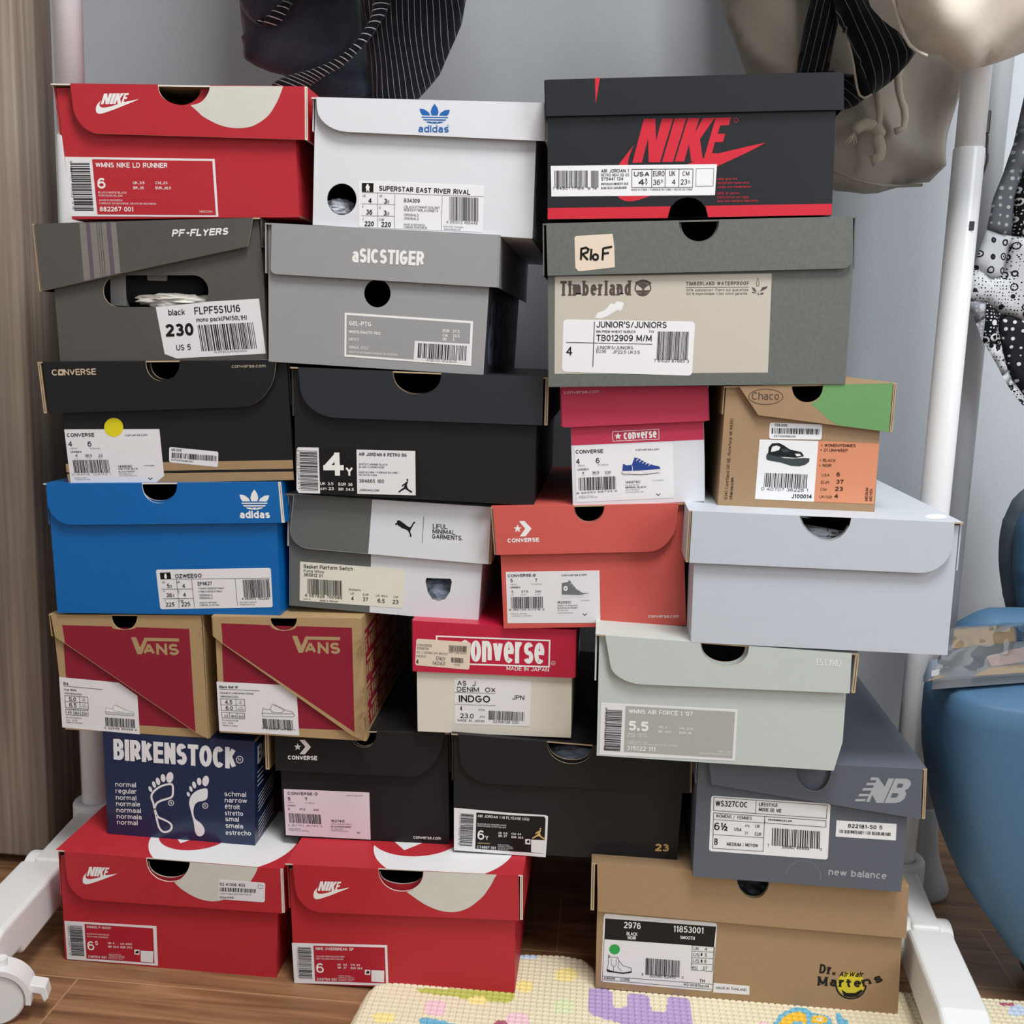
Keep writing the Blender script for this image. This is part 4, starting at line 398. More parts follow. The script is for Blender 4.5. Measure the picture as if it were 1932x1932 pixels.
{'label':'red shoe box on the floor at left, under the navy box','loc':(-.54042,0,.00077),'roll':.00574,'yaw':0,'D':330,'body':((-.89,115.99),(93.51,117.63),(93.76,114.04),(94.67,111.26),(96.19,108.86),(98.3,106.79),(100.9,105.08),(103.94,103.74),(107.3,102.79),(110.9,102.24),(114.62,102.11),(118.34,102.38),(121.95,103.06),(125.34,104.14),(128.41,105.59),(131.07,107.39),(133.24,109.52),(134.84,111.98),(135.85,114.79),(136.22,118.37),(230.31,119.99),(227.13,0),(0,0)),'bout':((-.89,115.99),(230.31,119.99),(227.13,0),(0,0)),'holes':(),'lid':((6.62,124.95),(93.98,124.91),(94.21,119.51),(95.16,115.31),(96.77,111.65),(99.01,108.48),(101.79,105.84),(105.03,103.74),(108.63,102.22),(112.48,101.3),(116.46,100.99),(120.45,101.31),(124.33,102.24),(127.97,103.77),(131.28,105.87),(134.14,108.51),(136.47,111.67),(138.21,115.32),(139.3,119.51),(139.73,124.88),(233.7,124.84),(235.4,76.65),(33.06,73.29),(27.89,73.84),(23.04,75.57),(18.66,78.34),(14.9,82.01),(11.91,86.43),(9.83,91.46),(8.81,96.94)),'gap':5,'th':1.3,'col':'red_card','lcol':'red_card','edge':'edge_white','inner':'kraft_inner','side':None,'sl':(0,1.2),'sr':(0,2.4),'dec':{'lid':(('P','chip_grey',1,((139.72,124.55),(139.63,123.62),(139.5,122.3),(139.27,120.74),(138.84,119.11),(138.19,117.36),(137.37,115.43),(136.39,113.47),(135.27,111.62),(133.98,109.87),(132.52,108.17),(130.97,106.56),(129.41,105.12),(127.69,103.82),(125.83,102.63),(124.16,101.65),(122.99,100.96),(123.9,100.04),(125.19,98.72),(126.67,97.28),(128.11,95.99),(129.46,94.93),(130.85,93.94),(132.29,92.99),(133.82,92.04),(135.43,91.07),(137.11,90.12),(138.86,89.19),(140.69,88.3),(142.61,87.43),(144.63,86.59),(146.68,85.81),(148.72,85.15),(150.76,84.64),(152.82,84.24),(154.84,83.93),(156.77,83.7),(158.55,83.53),(160.22,83.45),(161.89,83.46),(163.68,83.59),(165.61,83.84),(167.64,84.2),(169.7,84.67),(171.74,85.27),(173.73,85.97),(175.7,86.77),(177.71,87.73),(179.81,88.87),(182.06,90.27),(184.42,91.87),(186.77,93.59),(189.02,95.33),(191.17,97.12),(193.26,98.99),(195.24,100.85),(197.07,102.62),(198.67,104.19),(200.11,105.63),(201.46,107.12),(202.8,108.86),(204.19,110.97),(205.57,113.34),(206.86,115.73),(207.96,117.88),(208.86,119.86),(209.6,121.76),(210.18,123.38),(210.6,124.52)),()),('P','white',2,((30.12,99.78),(33.26,110.23),(36.08,110.37),(36.13,105.14),(37.77,110.4),(40.49,110.5),(36.93,100.09),(34.16,100.03),(34.16,105.6),(32.46,99.91)),()),('P','white',2,((37.45,100.14),(40.92,110.51),(43.74,110.61),(40.14,100.24)),()),('P','white',2,((40.58,100.33),(44.17,110.66),(46.98,110.71),(45.7,107.08),(47.84,110.73),(50.74,110.87),(46.96,105.78),(47.54,100.48),(44.65,100.42),(44.2,104.48),(42.91,100.38)),()),('P','white',2,((47.5,100.31),(50.99,110.88),(54.75,111.04),(54.14,109.2),(52.02,109.08),(51.36,107.07),(53.22,107.15),(52.6,105.23),(50.61,105.11),(49.81,102.48),(52.05,102.52),(51.45,100.89),(49.91,100.03),(47.07,99.05)),()),('P','white',2,((30.55,103.91),(30.33,103.43),(29.99,102.74),(29.65,101.97),(29.39,101.26),(29.21,100.6),(29.07,99.93),(28.99,99.3),(29,98.76),(29.12,98.3),(29.33,97.92),(29.6,97.6),(29.91,97.32),(30.25,97.07),(30.64,96.88),(31.08,96.73),(31.63,96.65),(32.25,96.62),(32.95,96.64),(33.75,96.73),(34.67,96.88),(35.72,97.1),(36.9,97.39),(38.17,97.74),(39.47,98.14),(40.83,98.64),(42.26,99.2),(43.72,99.79),(45.16,100.34),(46.57,100.86),(47.98,101.36),(49.39,101.84),(50.84,102.29),(52.33,102.71),(53.85,103.09),(55.39,103.46),(56.92,103.83),(58.6,104.23),(60.39,104.65),(61.98,105.02),(63.09,105.28),(62.42,104.92),(61.48,104.4),(60.34,103.78),(59.06,103.13),(57.65,102.45),(56.08,101.73),(54.36,100.94),(52.5,100.08),(50.43,99.1),(48.15,98.01),(45.86,96.92),(43.74,95.95),(41.8,95.1),(39.95,94.32),(38.25,93.62),(36.72,93),(35.4,92.47),(34.26,92.02),(33.25,91.65),(32.33,91.32),(31.49,91.06),(30.75,90.86),(30.1,90.72),(29.48,90.64),(28.92,90.62),(28.41,90.66),(27.96,90.75),(27.54,90.89),(27.15,91.05),(26.81,91.25),(26.51,91.5),(26.26,91.82),(26.07,92.21),(25.93,92.65),(25.83,93.15),(25.76,93.69),(25.72,94.26),(25.71,94.87),(25.75,95.52),(25.84,96.19),(25.99,96.91),(26.18,97.68),(26.43,98.44),(26.72,99.12),(27.05,99.7),(27.42,100.2),(27.84,100.69),(28.3,101.24),(28.87,101.93),(29.53,102.7),(30.13,103.41)),())),'top':(('P','label_white',1,((203.8,.2),(204.5,.9),(209.1,5.9),(213.3,11.3),(216.9,17),(220,23.1),(222.6,29.3),(224.7,35.8),(226.1,42.4),(227,49.1),(227.3,55.9),(227,62.7),(226.1,69.4),(224.7,76.1),(222.6,82.5),(220,88.8),(216.9,94.8),(213.3,100.5),(209.1,105.9),(204.5,110.9),(199.5,115.5),(194.2,119.6),(188.4,123.3),(182.4,126.4),(176.1,129),(169.7,131),(163.1,132.5),(156.3,133.4),(149.6,133.7),(142.8,133.4),(136,132.5),(129.4,131),(123,129),(116.7,126.4),(110.7,123.3),(104.9,119.6),(99.6,115.5),(94.6,110.9),(90,105.9),(85.9,100.5),(82.2,94.8),(79.1,88.8),(76.5,82.5),(74.4,76.1),(73,69.4),(72.1,62.7),(71.8,55.9),(72.1,49.1),(73,42.4),(74.4,35.8),(76.5,29.3),(79.1,23.1),(82.2,17),(85.9,11.3),(90,5.9),(94.6,.9),(95.3,.2)),()),('P','red_card',2,((153.6,59.2),(153.2,64.1),(152.3,69),(150.7,73.7),(148.5,78.2),(145.7,82.3),(142.5,86),(138.7,89.3),(134.6,92),(130.2,94.2),(125.5,95.8),(120.6,96.8),(115.7,97.1),(110.7,96.8),(105.9,95.8),(101.2,94.2),(96.7,92),(92.6,89.3),(88.9,86),(85.6,82.3),(82.9,78.2),(80.7,73.7),(79.1,69),(78.1,64.1),(77.8,59.2),(78.1,54.3),(79.1,49.4),(80.7,44.7),(82.9,40.3),(85.6,36.1),(88.9,32.4),(92.6,29.1),(96.7,26.4),(101.2,24.2),(105.9,22.6),(110.7,21.6),(115.7,21.3),(120.6,21.6),(125.5,22.6),(130.2,24.2),(134.6,26.4),(138.7,29.1),(142.5,32.4),(145.7,36.1),(148.5,40.3),(150.7,44.7),(152.3,49.4),(153.2,54.3)),()),('P','label_white',3,((108.31,35.06),(76.31,75.06),(76.31,105.06),(108.31,65.06),(178.31,120.06),(180.31,115.06)),()))},'parts':(('price_sticker','white price sticker on the lid flap',((169.79,105.75),(170.12,106.84),(170.9,107.63),(171.96,107.94),(216,108.49),(217.02,108.2),(217.74,107.44),(217.99,106.36),(217.58,89.46),(217.27,88.37),(216.52,87.58),(215.48,87.27),(170.83,86.72),(169.81,87),(169.11,87.77),(168.88,88.87)),6.3,.25,'label_white',(('T','ink',3,'52 41308 402',170.85,101.67,26.53,1.12,3.24,'h'),('B','ink',3,171.06,99.77,37.49,1.48,-.39,-4.35,8),('T','ink',3,'S-NW P-6000 BLK/WHT/YEL/R',170.76,92.18,32.96,1.59,1.56,''),('T','ink',3,'Size:065',170.71,87.85,14.69,.58,2.41,'h'),('L','ink_grey',3,.34,((211.07,106.13),(215.62,105.81),(215.15,102.31),(210.83,102.41)),1))),('size_label',None,((.93,43.52),(100.34,46.67),(101.1,2.14),(2.41,.23)),0,.25,'label_white',(('P','red_label',1,((22.73,42.19),(96.75,44.03),(97.48,4.69),(23.64,3.03)),()),('B','ink',3,6.05,39.18,1.45,-34.8,14.1,.54,9),('T','ink',3,'1 95242 90980 7 18',4.19,40.5,.95,-34.84,1.46,''),('T','white',3,'WMNS P-6000',25.1,37.94,26.17,.92,2.75,'h'),('T','white',3,'BLACK/BLACK-WHITE/YELLOW',25.34,30.64,23.59,.82,1.5,''),('T','white',3,'NOIR/JAUNE DYNAMIQUE',25.25,27.78,22.65,.73,1.51,''),('T','white',3,'6',25.5,12.84,7.42,.45,10.29,'h'),('T','white',3,'5',33.82,19.36,3.1,.17,4.52,'h'),('T','white',3,'UK 4',47.83,21.92,6.78,.26,2.26,'b'),('T','white',3,'cm 23.5',61.15,22.42,12.47,.54,2.26,'b'),('T','white',3,'BR 35.5',47.95,17.82,11.32,.56,2.25,'b'),('T','white',3,'EUR 37.5',61.29,18.45,12.47,.55,2.25,'b'),('T','white',3,'CN0154 001',25.83,4.37,19.98,.64,2.78,'h'),('T','white',3,'MADE IN VIETNAM',48.08,9.73,13.59,.66,1.13,''),('T','white',3,'FABRIQUE AU VIETNAM',48.04,7.97,16.92,.86,1.13,''),('T','white',3,'HECHO EN VIETNAM',47.99,6.22,17.88,.95,1.13,''),('T','white',3,'NIKE.COM',47.94,4.72,15.15,.69,1.13,''),('P','label_white',2,((82.97,17.75),(96.57,18.29),(96.07,5.31),(82.68,5.28)),()),('P','label_white',2,((76.11,18.35),(81.8,18.51),(81.43,12.88),(75.98,12.86)),()),('P','ink',3,((77.23,15.6),(78.93,17.37),(80.83,17.3),(80.52,14.29),(77.2,14.22)),())))),'ltl':(6.62,124.95),'ltr':(233.7,124.84),'lb':((10.69,72.91),(235.4,76.65))},
{'label':'white shoe box with blue three-leaf emblem and a round hole','loc':(-.28129,.025,.75634),'roll':.0399,'yaw':0,'D':320,'body':((-1.89,112.37),(202.54,117.95),(206.49,0),(0,0)),'bout':((-1.89,112.37),(202.54,117.95),(206.49,0),(0,0)),'holes':(((40.62,25.38),(40.46,22.5),(39.74,19.69),(38.46,17.09),(36.7,14.79),(34.52,12.89),(32.01,11.48),(29.28,10.6),(26.43,10.31),(23.6,10.61),(20.88,11.48),(18.41,12.9),(16.27,14.8),(14.57,17.11),(13.36,19.72),(12.71,22.54),(12.63,25.43),(13.13,28.29),(14.19,30.99),(15.76,33.42),(17.78,35.49),(20.16,37.1),(22.8,38.2),(25.6,38.73),(28.45,38.68),(31.21,38.05),(33.79,36.87),(36.07,35.17),(37.97,33.04),(39.39,30.56),(40.3,27.84)),),'lid':((.6,112.35),(208.97,117.76),(212.1,85.02),(30.77,83.55),(24.7,83.98),(19,85.29),(13.83,87.37),(9.39,90.12),(5.84,93.42),(3.35,97.18),(2.1,101.28)),'gap':5,'th':1.3,'col':'white_card','lcol':'white_card','edge':'edge_white','inner':'grey_inner','side':None,'sl':(0,1.2),'sr':(0,2.5),'dec':{'lid':(('P','blue_ink',2,((110.01,112.04),(112.93,108.45),(114.09,104.91),(113.32,101.95),(107.9,101.75),(106.78,104.65),(107.52,108.25)),()),('P','blue_ink',2,((96.46,107.09),(100.82,106.73),(105.03,104.33),(106.68,101.7),(99.49,101.44),(97.6,103.67)),()),('P','blue_ink',2,((124.22,107.58),(119.8,106.91),(116.01,104.47),(114.67,102),(121.85,102),(123.61,104.24)),()),('P','blue_ink',2,((98.61,100.26),(123.26,101.16),(122.64,100.12),(99.07,99.25)),()),('P','blue_ink',2,((100.08,98.26),(121.76,99.06),(120.74,97.87),(101.09,97.14)),()),('P','blue_ink',2,((102.77,96.31),(107.25,96.47),(110.35,94.54),(107.62,94.82),(104.6,95.35)),()),('P','blue_ink',2,((119.44,96.93),(114.57,96.75),(111.71,94.59),(114.4,95.07),(117.34,95.82)),()),('P','blue_ink',2,((108.34,96.39),(113.49,96.58),(111.17,94.44)),()),('T','blue_ink',3,'adidas',96.51,86.68,27.83,1.06,6.16,'bg'),('L','blue_ink',2,.27,((124.26,93.51),(124.24,93.28),(124.16,93.06),(124.02,92.86),(123.83,92.71),(123.61,92.61),(123.37,92.57),(123.12,92.58),(122.89,92.66),(122.68,92.79),(122.52,92.97),(122.41,93.18),(122.37,93.41),(122.39,93.65),(122.47,93.87),(122.61,94.06),(122.79,94.21),(123.02,94.31),(123.26,94.36),(123.51,94.34),(123.74,94.26),(123.94,94.13),(124.11,93.95),(124.21,93.74)),1))},'parts':(('size_label',None,((41.94,42.3),(158.54,43.97),(159.86,2.89),(43.86,.87)),0,.25,'label_bright',(('P','ink',2,((45.02,40.32),(56.02,40.67),(56.28,32.61),(45.4,32.26)),()),('P','white',3,((49.81,39.4),(51.2,39.48),(51.53,38.44),(52.72,36.92),(52.5,35.58),(51.94,35.81),(52.63,32.94),(51.52,32.87),(50.86,34.96),(50.4,32.81),(49.28,33.01),(49.57,35.68),(48.89,35.38),(48.68,36.69),(49.58,38.33)),()),('L','ink_grey',3,.35,((45.42,31.87),(158.92,34.51)),0),('L','ink_grey',3,.35,((60.21,32.04),(61.73,1.24)),0),('L','ink_grey',3,.35,((76.5,32.04),(77.81,1.53)),0),('L','ink_grey',3,.35,((120.78,32.85),(121.64,2.16)),0),('L','ink_grey',3,.35,((45.34,21.63),(76.7,22.78)),0),('L','ink_grey',3,.35,((45.83,10.99),(77.26,12.18)),0),('T','ink',3,'SUPERSTAR EAST RIVER RIVAL',61.49,34.24,85.02,1.14,4.47,'b'),('T','ink',3,'4',51.87,22.67,3.22,-.08,4.51,'b'),('T','ink',3,'3',66.52,22.99,2.79,-.11,4.51,'b'),('T','ink',3,'36',50.27,12.19,5.88,.08,4.53,'b'),('T','ink',3,'3',66.78,12.23,3.06,.18,4.52,'b'),('T','ink',3,'220',49.36,1.71,8.83,.26,4.54,'b'),('T','ink',3,'220',65.19,1.98,9.09,.28,4.54,'b'),('T','ink',3,'B34309',85.34,25.27,14.84,.32,3.44,'h'),('T','ink',3,'1/2',69.86,23.05,1.68,-.04,3.18,''),('T','ink',3,'1/2',70.4,12.44,1.68,-.04,3.19,''),('T','ink_grey',3,'US',46.17,27.66,3.08,.04,2.39,''),('T','ink_grey',3,'UK',61.78,28.42,3.21,.05,2.38,''),('T','ink_grey',3,'F',46.64,17.71,1.26,.07,2.39,''),('T','ink_grey',3,'D',62.3,17.96,1.53,.09,2.39,''),('T','ink_grey',3,'J',47.14,7.06,.98,.06,2.4,''),('T','ink_grey',3,'CHN',62.83,7.32,4.61,.01,2.4,''),('T','ink_grey',3,'CBLACK/FTWWHT/GOLDMT',85.62,19.98,33.52,1.02,2.38,''),('T','ink_grey',3,'NOIESS/FTWBLA/ORMETA',85.76,17.33,32.16,.82,2.38,''),('T','ink_grey',3,'ORIGINALS',86,12.96,13.89,.28,2.39,''),('T','ink_grey',3,'ORIGINALS',86.17,9.77,13.9,.29,2.39,''),('T','ink_grey',3,'MADE IN INDONESIA',86.45,4.45,19.75,.51,1.86,''),('T','ink_grey',3,'FABRIQUE EN INDONESIE',86.58,2.06,21.83,.64,1.86,''),('T','ink_grey',3,'4 055013 466448',126.09,8.81,28.97,.53,2.64,''),('T','ink_grey',3,'EAN POR 111105889',123.82,5.08,17.97,.28,1.46,''),('T','ink_grey',3,'A00DCK0058J/VSR',123.96,2.7,15.63,.27,1.46,''),('B','ink',3,127.41,32.71,26.79,.48,1.28,-21.09,10))),),'ltl':(.6,112.35),'ltr':(208.97,117.76),'lb':((4.53,83.34),(212.1,85.02))},
{'label':'mid grey shoe box with white lettering and a round thumb hole under the lid','loc':(-.3245,.025,.62839),'roll':.0299,'yaw':0,'D':320,'body':((-3.27,128.69),(208.71,128.56),(207.48,0),(0,0)),'bout':((-3.27,128.69),(208.71,128.56),(207.48,0),(0,0)),'holes':(((115.81,70.49),(115.66,67.87),(114.98,65.31),(113.82,62.94),(112.21,60.86),(110.23,59.13),(107.95,57.85),(105.46,57.06),(102.88,56.8),(100.31,57.08),(97.85,57.88),(95.61,59.18),(93.68,60.91),(92.15,63.02),(91.06,65.4),(90.48,67.96),(90.42,70.6),(90.89,73.2),(91.85,75.65),(93.29,77.86),(95.13,79.74),(97.29,81.21),(99.7,82.2),(102.24,82.68),(104.82,82.63),(107.33,82.05),(109.66,80.96),(111.72,79.42),(113.43,77.47),(114.72,75.21),(115.52,72.73)),),'lid':((1.43,128.43),(215.09,128.43),(216.04,81.2),(6.06,81.98),(2.45,83.56),(1.38,86.5)),'gap':3,'th':1.3,'col':'grey_card','lcol':'grey_card','edge':'grey_card','inner':'grey_inner','side':'slate_side_shaded','sl':(0,1.2),'sr':(0,1.5),'dec':{'lid':(('T','white',3,'aSiCSTiGER',78.99,96.71,67.91,.23,13.16,'bbbg'),),'side':(('T','side_print',3,'asics',20,8,250,0,80,'bb'),)},'parts':(('size_label',None,((72.56,50.25),(195.09,49.33),(195.36,7.97),(73.68,9.13)),0,.25,'white',(('P','grey_card',1,((74.55,48.29),(192.85,47.29),(193.18,9.78),(75.54,11.2)),()),('T','white',3,'GEL-PTG',77.16,38.78,21.39,0,4.14,'b'),('T','white',3,'WHITE/HAUTE RED',77.42,31.46,30.39,0,2.76,'b'),('T','white',3,"MEN'S",77.66,24.54,9.44,.01,2.77,''),('T','white',3,'HBM2L-0123',77.92,17.05,18.32,0,2.78,''),('T','white',3,'MADE IN VIETNAM/FABRIQUE AU VIETNAM',78.07,12.89,46.58,.04,1.95,''),('T','white',3,'EUR  37.5',166.98,37.56,15.87,.11,2.74,'b'),('T','white',3,'CM    23.5',167.19,33.31,15.74,.11,2.74,'b'),('T','white',3,'US     5',167.36,29.74,10.99,-.03,2.75,'b'),('P','label_white',1,((140.89,28.03),(193.46,28.14),(193.46,9.8),(140.4,10.42)),()),('B','ink',3,144.23,26.16,46.53,.03,-.08,-13.84,11),('T','ink_grey',3,'31181701 10123235',152.63,9.78,28.99,.12,2.77,''))),),'ltl':(1.43,128.43),'ltr':(215.09,128.43),'lb':((1.47,82.41),(216.04,81.2))},
{'label':'black shoe box with a large white 4 on its half black label','loc':(-.2992,.028,.50191),'roll':.01004,'yaw':0,'D':320,'body':((-2.88,119.65),(94.44,120.72),(94.88,116.4),(95.98,113.03),(97.73,110.11),(100.06,107.6),(102.92,105.52),(106.21,103.87),(109.83,102.69),(113.68,102),(117.63,101.8),(121.57,102.1),(125.37,102.89),(128.92,104.16),(132.11,105.88),(134.84,108.03),(137.03,110.58),(138.61,113.53),(139.53,116.9),(139.75,121.21),(231.98,122.23),(233.94,0),(0,0)),'bout':((-2.88,119.65),(231.98,122.23),(233.94,0),(0,0)),'holes':(),'lid':((2.91,122.03),(94.83,122.26),(95.29,117.45),(96.42,113.7),(98.21,110.44),(100.61,107.62),(103.54,105.27),(106.92,103.41),(110.64,102.07),(114.58,101.26),(118.63,101),(122.67,101.29),(126.57,102.14),(130.2,103.51),(133.47,105.39),(136.26,107.76),(138.5,110.58),(140.11,113.84),(141.05,117.58),(141.26,122.38),(237.68,122.62),(238.35,77.68),(40.3,75.44),(32.86,76.07),(25.87,78.03),(19.54,81.16),(14.09,85.29),(9.73,90.27),(6.67,95.92),(5.14,102.08)),'gap':4,'th':1.3,'col':'black_card','lcol':'black_sheen','edge':'edge_kraft','inner':'kraft_inner','side':None,'sl':(0,1.2),'sr':(2,3.2),'dec':{},'parts':(('size_label','black and white label',((1.55,44.92),(119.71,47.55),(123.36,3.77),(2.43,-.15),(.41,3.55),(.15,42.77)),0,.25,'ink',(('P','label_white',1,((1.91,44.82),(22.43,45.42),(24.31,.62),(2.79,.04),(.77,3.6),(.51,42.81)),()),('P','label_white',1,((59.75,45.45),(117.28,46.91),(118.78,3.84),(61.15,2.31)),()),('B','ink',3,3.35,41.83,1.42,-39.43,17.7,.32,12),('T','ink',3,'8 22229 62209 0 13',.79,42.54,1.69,-38.85,2,''),('T','white',3,'4',27.39,18.34,20.5,1.06,22.56,'bb'),('T','white',3,'Y',49.31,19.47,7.75,.4,8.64,'bb'),('T','white',3,'UK 3.5',24.36,9.07,13.05,.4,2.81,'b'),('T','white',3,'EUR 36',42.37,9.45,14.14,.32,2.81,'b'),('T','white',3,'cm 23',24.7,4.3,13.34,.43,2.81,'b'),('T','white',3,'BR 34.5',42.58,4.55,15.28,.39,2.81,'b'),('T','ink',3,'AIR JORDAN 6 RETRO BG',62.24,39.61,46.97,1.24,3.19,'b'),('T','ink',3,'WHITE/CARMINE-BLACK',62.39,30.46,28.19,.87,1.95,''),('T','ink',3,'BLANC/CARMIN-NOIR',62.43,27.81,24.98,.72,1.95,''),('T','ink',3,'MADE IN CHINA / FABRIQUE EN CHINE /',62.51,22.8,39.7,1.21,1.81,''),('T','ink',3,'HECHO EN CHINA',62.56,20.16,17.99,.51,1.81,''),('T','ink',3,'384665 160',62.81,13.46,24.62,.73,3.49,'h'),('T','ink',3,'JORDAN.COM',62.95,5.07,20.01,.64,2.1,'bi'),('P','ink',3,((109.67,17.11),(110.07,17.2),(110.57,17.12),(110.9,16.87),(110.9,16.4),(110.72,15.77),(110.53,15.17),(110.34,14.71),(110.13,14.28),(110.02,13.75),(110.08,13.01),(110.25,12.16),(110.49,11.37),(110.72,10.75),(111.02,10.19),(111.62,9.58),(112.82,8.81),(114.32,8),(115.34,7.3),(115.51,6.78),(115.22,6.39),(114.82,6.16),(114.5,6.11),(114.08,6.23),(113.46,6.54),(112.48,7.13),(111.31,7.9),(110.28,8.55),(109.59,9.01),(109.05,9.34),(108.5,9.48),(107.9,9.34),(107.28,8.99),(106.62,8.57),(105.81,8.06),(104.95,7.48),(104.21,6.94),(103.67,6.45),(103.26,6.01),(102.87,5.77),(102.38,5.81),(101.91,6.06),(101.77,6.44),(102.16,6.98),(102.88,7.67),(103.63,8.33),(104.35,8.95),(105.1,9.55),(105.76,10.09),(106.3,10.49),(106.75,10.82),(107.1,11.26),(107.36,12.04),(107.52,12.93),(107.45,13.39),(107,13.01),(106.31,12.2),(105.73,11.64),(105.3,11.59),(104.96,11.79),(104.9,12.18),(105.26,12.84),(105.88,13.68),(106.48,14.34),(106.95,14.68),(107.4,14.85),(107.82,14.95),(108.23,14.92),(108.6,14.82),(108.91,14.84),(109.14,15.08),(109.3,15.45),(109.43,15.84),(109.5,16.3),(109.53,16.79)),()),('P','ink',3,((110.12,15.44),(109.95,14.86),(109.49,14.48),(108.9,14.47),(108.42,14.81),(108.22,15.38),(108.39,15.96),(108.85,16.34),(109.44,16.36),(109.92,16.01)),()),('P','ink',3,((111.26,18.57),(111.1,17.99),(110.63,17.61),(110.04,17.6),(109.56,17.94),(109.37,18.51),(109.53,19.09),(110,19.46),(110.59,19.48),(111.07,19.14)),()))),),'ltl':(2.91,122.03),'ltr':(237.68,122.62),'lb':((8.15,75.07),(238.35,77.68))},
{'label':'half dark grey, half white shoe box with a leaping cat mark','loc':(-.31084,.043,.38405),'roll':.03362,'yaw':0,'D':300,'body':((-2.98,112.4),(194.07,114.88),(192.77,0),(0,0)),'bout':((-2.98,112.4),(194.07,114.88),(192.77,0),(0,0)),'holes':(((138.42,40.35),(162.75,41.55),(164.07,38.46),(162.77,28.14),(158.17,20.14),(151.82,17.68),(145.27,19.02),(140.61,25.5),(137.62,36.2)),),'lid':((2.64,115.02),(199.43,117.53),(200.08,60.44),(20.46,61.28),(15.51,61.81),(11.04,63.25),(7.16,65.5),(4,68.44),(1.69,71.95),(.34,75.92),(.09,80.24)),'gap':4,'th':1.3,'col':'white_card','lcol':'white_card','edge':'edge_kraft','inner':'grey_inner','side':None,'sl':(0,1.2),'sr':(0,2.2),'dec':{'body':(('P','puma_grey',1,((-2.82,111.98),(80.58,113.57),(82.6,.13),(.15,.01)),()),),'lid':(('P','puma_grey',1,((2.94,114.75),(81.55,116.13),(79.84,61.25),(20.3,61.57),(15.42,62.09),(11.02,63.51),(7.2,65.73),(4.09,68.63),(1.82,72.09),(.51,76),(.27,80.25)),()),('P','ink',2,((106.14,92.04),(105.82,92.38),(105.62,93),(105.65,93.61),(106.08,94.08),(106.75,94.53),(107.27,95.02),(107.37,95.63),(107.32,96.28),(107.47,96.78),(107.94,97.09),(108.61,97.25),(109.41,97.19),(110.33,96.88),(111.39,96.34),(112.58,95.66),(113.99,94.73),(115.54,93.66),(116.92,92.75),(118.04,92.07),(118.99,91.57),(119.8,91.34),(120.45,91.47),(120.96,91.88),(121.43,92.46),(121.88,93.28),(122.29,94.28),(122.7,95.16),(123.13,95.85),(123.57,96.43),(124.02,96.84),(124.54,97.04),(125.07,97.06),(125.42,96.93),(125.51,96.58),(125.42,96.08),(125.2,95.61),(124.82,95.33),(124.31,95.09),(123.85,94.65),(123.5,93.88),(123.19,92.91),(122.85,91.98),(122.43,91.17),(121.96,90.39),(121.57,89.57),(121.22,88.66),(120.93,87.71),(120.86,86.76),(121.18,85.79),(121.71,84.82),(122.12,83.93),(122.29,83.08),(122.32,82.3),(122.23,81.75),(121.94,81.44),(121.52,81.37),(121.1,81.68),(120.8,82.59),(120.51,83.88),(120.1,85.11),(119.51,86.13),(118.81,87.09),(118,87.88),(117.06,88.43),(116.01,88.81),(114.99,89.13),(113.97,89.39),(112.97,89.58),(112.15,89.82),(111.62,90.16),(111.26,90.54),(110.83,90.89),(110.18,91.19),(109.46,91.47),(108.82,91.78),(108.38,92.25),(108.03,92.75),(107.64,93.01),(107.13,92.76),(106.58,92.26)),()),('L','ink',3,.42,((133.64,102.87),(133.26,76.29)),0),('T','ink',3,'LIFUL',143.12,91.95,14.14,.43,4.54,'h'),('T','ink',3,'MINIMAL',143.1,86.96,22.5,.39,4.56,'h'),('T','ink',3,'GARMENTS.',142.94,81.8,30.01,.44,4.56,'h'))},'parts':(('size_label',None,((9.66,46.33),(116.19,47.21),(116.63,7.26),(10.45,6.12)),0,.25,'label_cream',(('T','ink',3,'Basket Platform Switch',13.6,39.97,50.33,1.44,3.81,'h'),('T','ink',3,'Puma White',13.73,35.86,20.93,.45,2.94,''),('T','ink',3,'365612 01',13.85,31.75,19.49,.33,3.23,'h'),('T','ink',3,'4 057828 700595',15.7,10.64,38.44,.67,3.26,'h'),('T','ink',3,'Womens',60.36,20.85,12.39,.33,2.36,''),('T','ink',3,'UK',62.26,17.03,4.09,.06,2.21,''),('T','ink',3,'EUR',75.1,16.96,5.82,.21,2.21,''),('T','ink',3,'4',63.22,11.06,2.64,-.06,4.14,'h'),('T','ink',3,'37',75.05,11.21,5.39,.02,4.13,'h'),('T','ink',3,"US Wn's",88.64,17.11,11.47,.25,2.21,''),('T','ink',3,'6.5',90.35,11.07,7.28,.04,4.12,'h'),('T','ink',3,'CM',106.35,17.32,4.35,.08,2.2,''),('T','ink',3,'23',105.61,11.22,5.81,.06,4.12,'h'),('T','ink',3,'Made in Vietnam',31.55,7.12,18.34,.42,2.08,''),('T','ink',3,'EAN-13',14.62,7.43,7.06,.17,1.48,''),('B','ink',3,17.6,29.42,36.27,.88,.79,-15.44,13))),),'ltl':(2.64,115.02),'ltr':(199.43,117.53),'lb':((-1.3,61.39),(200.08,60.44))},
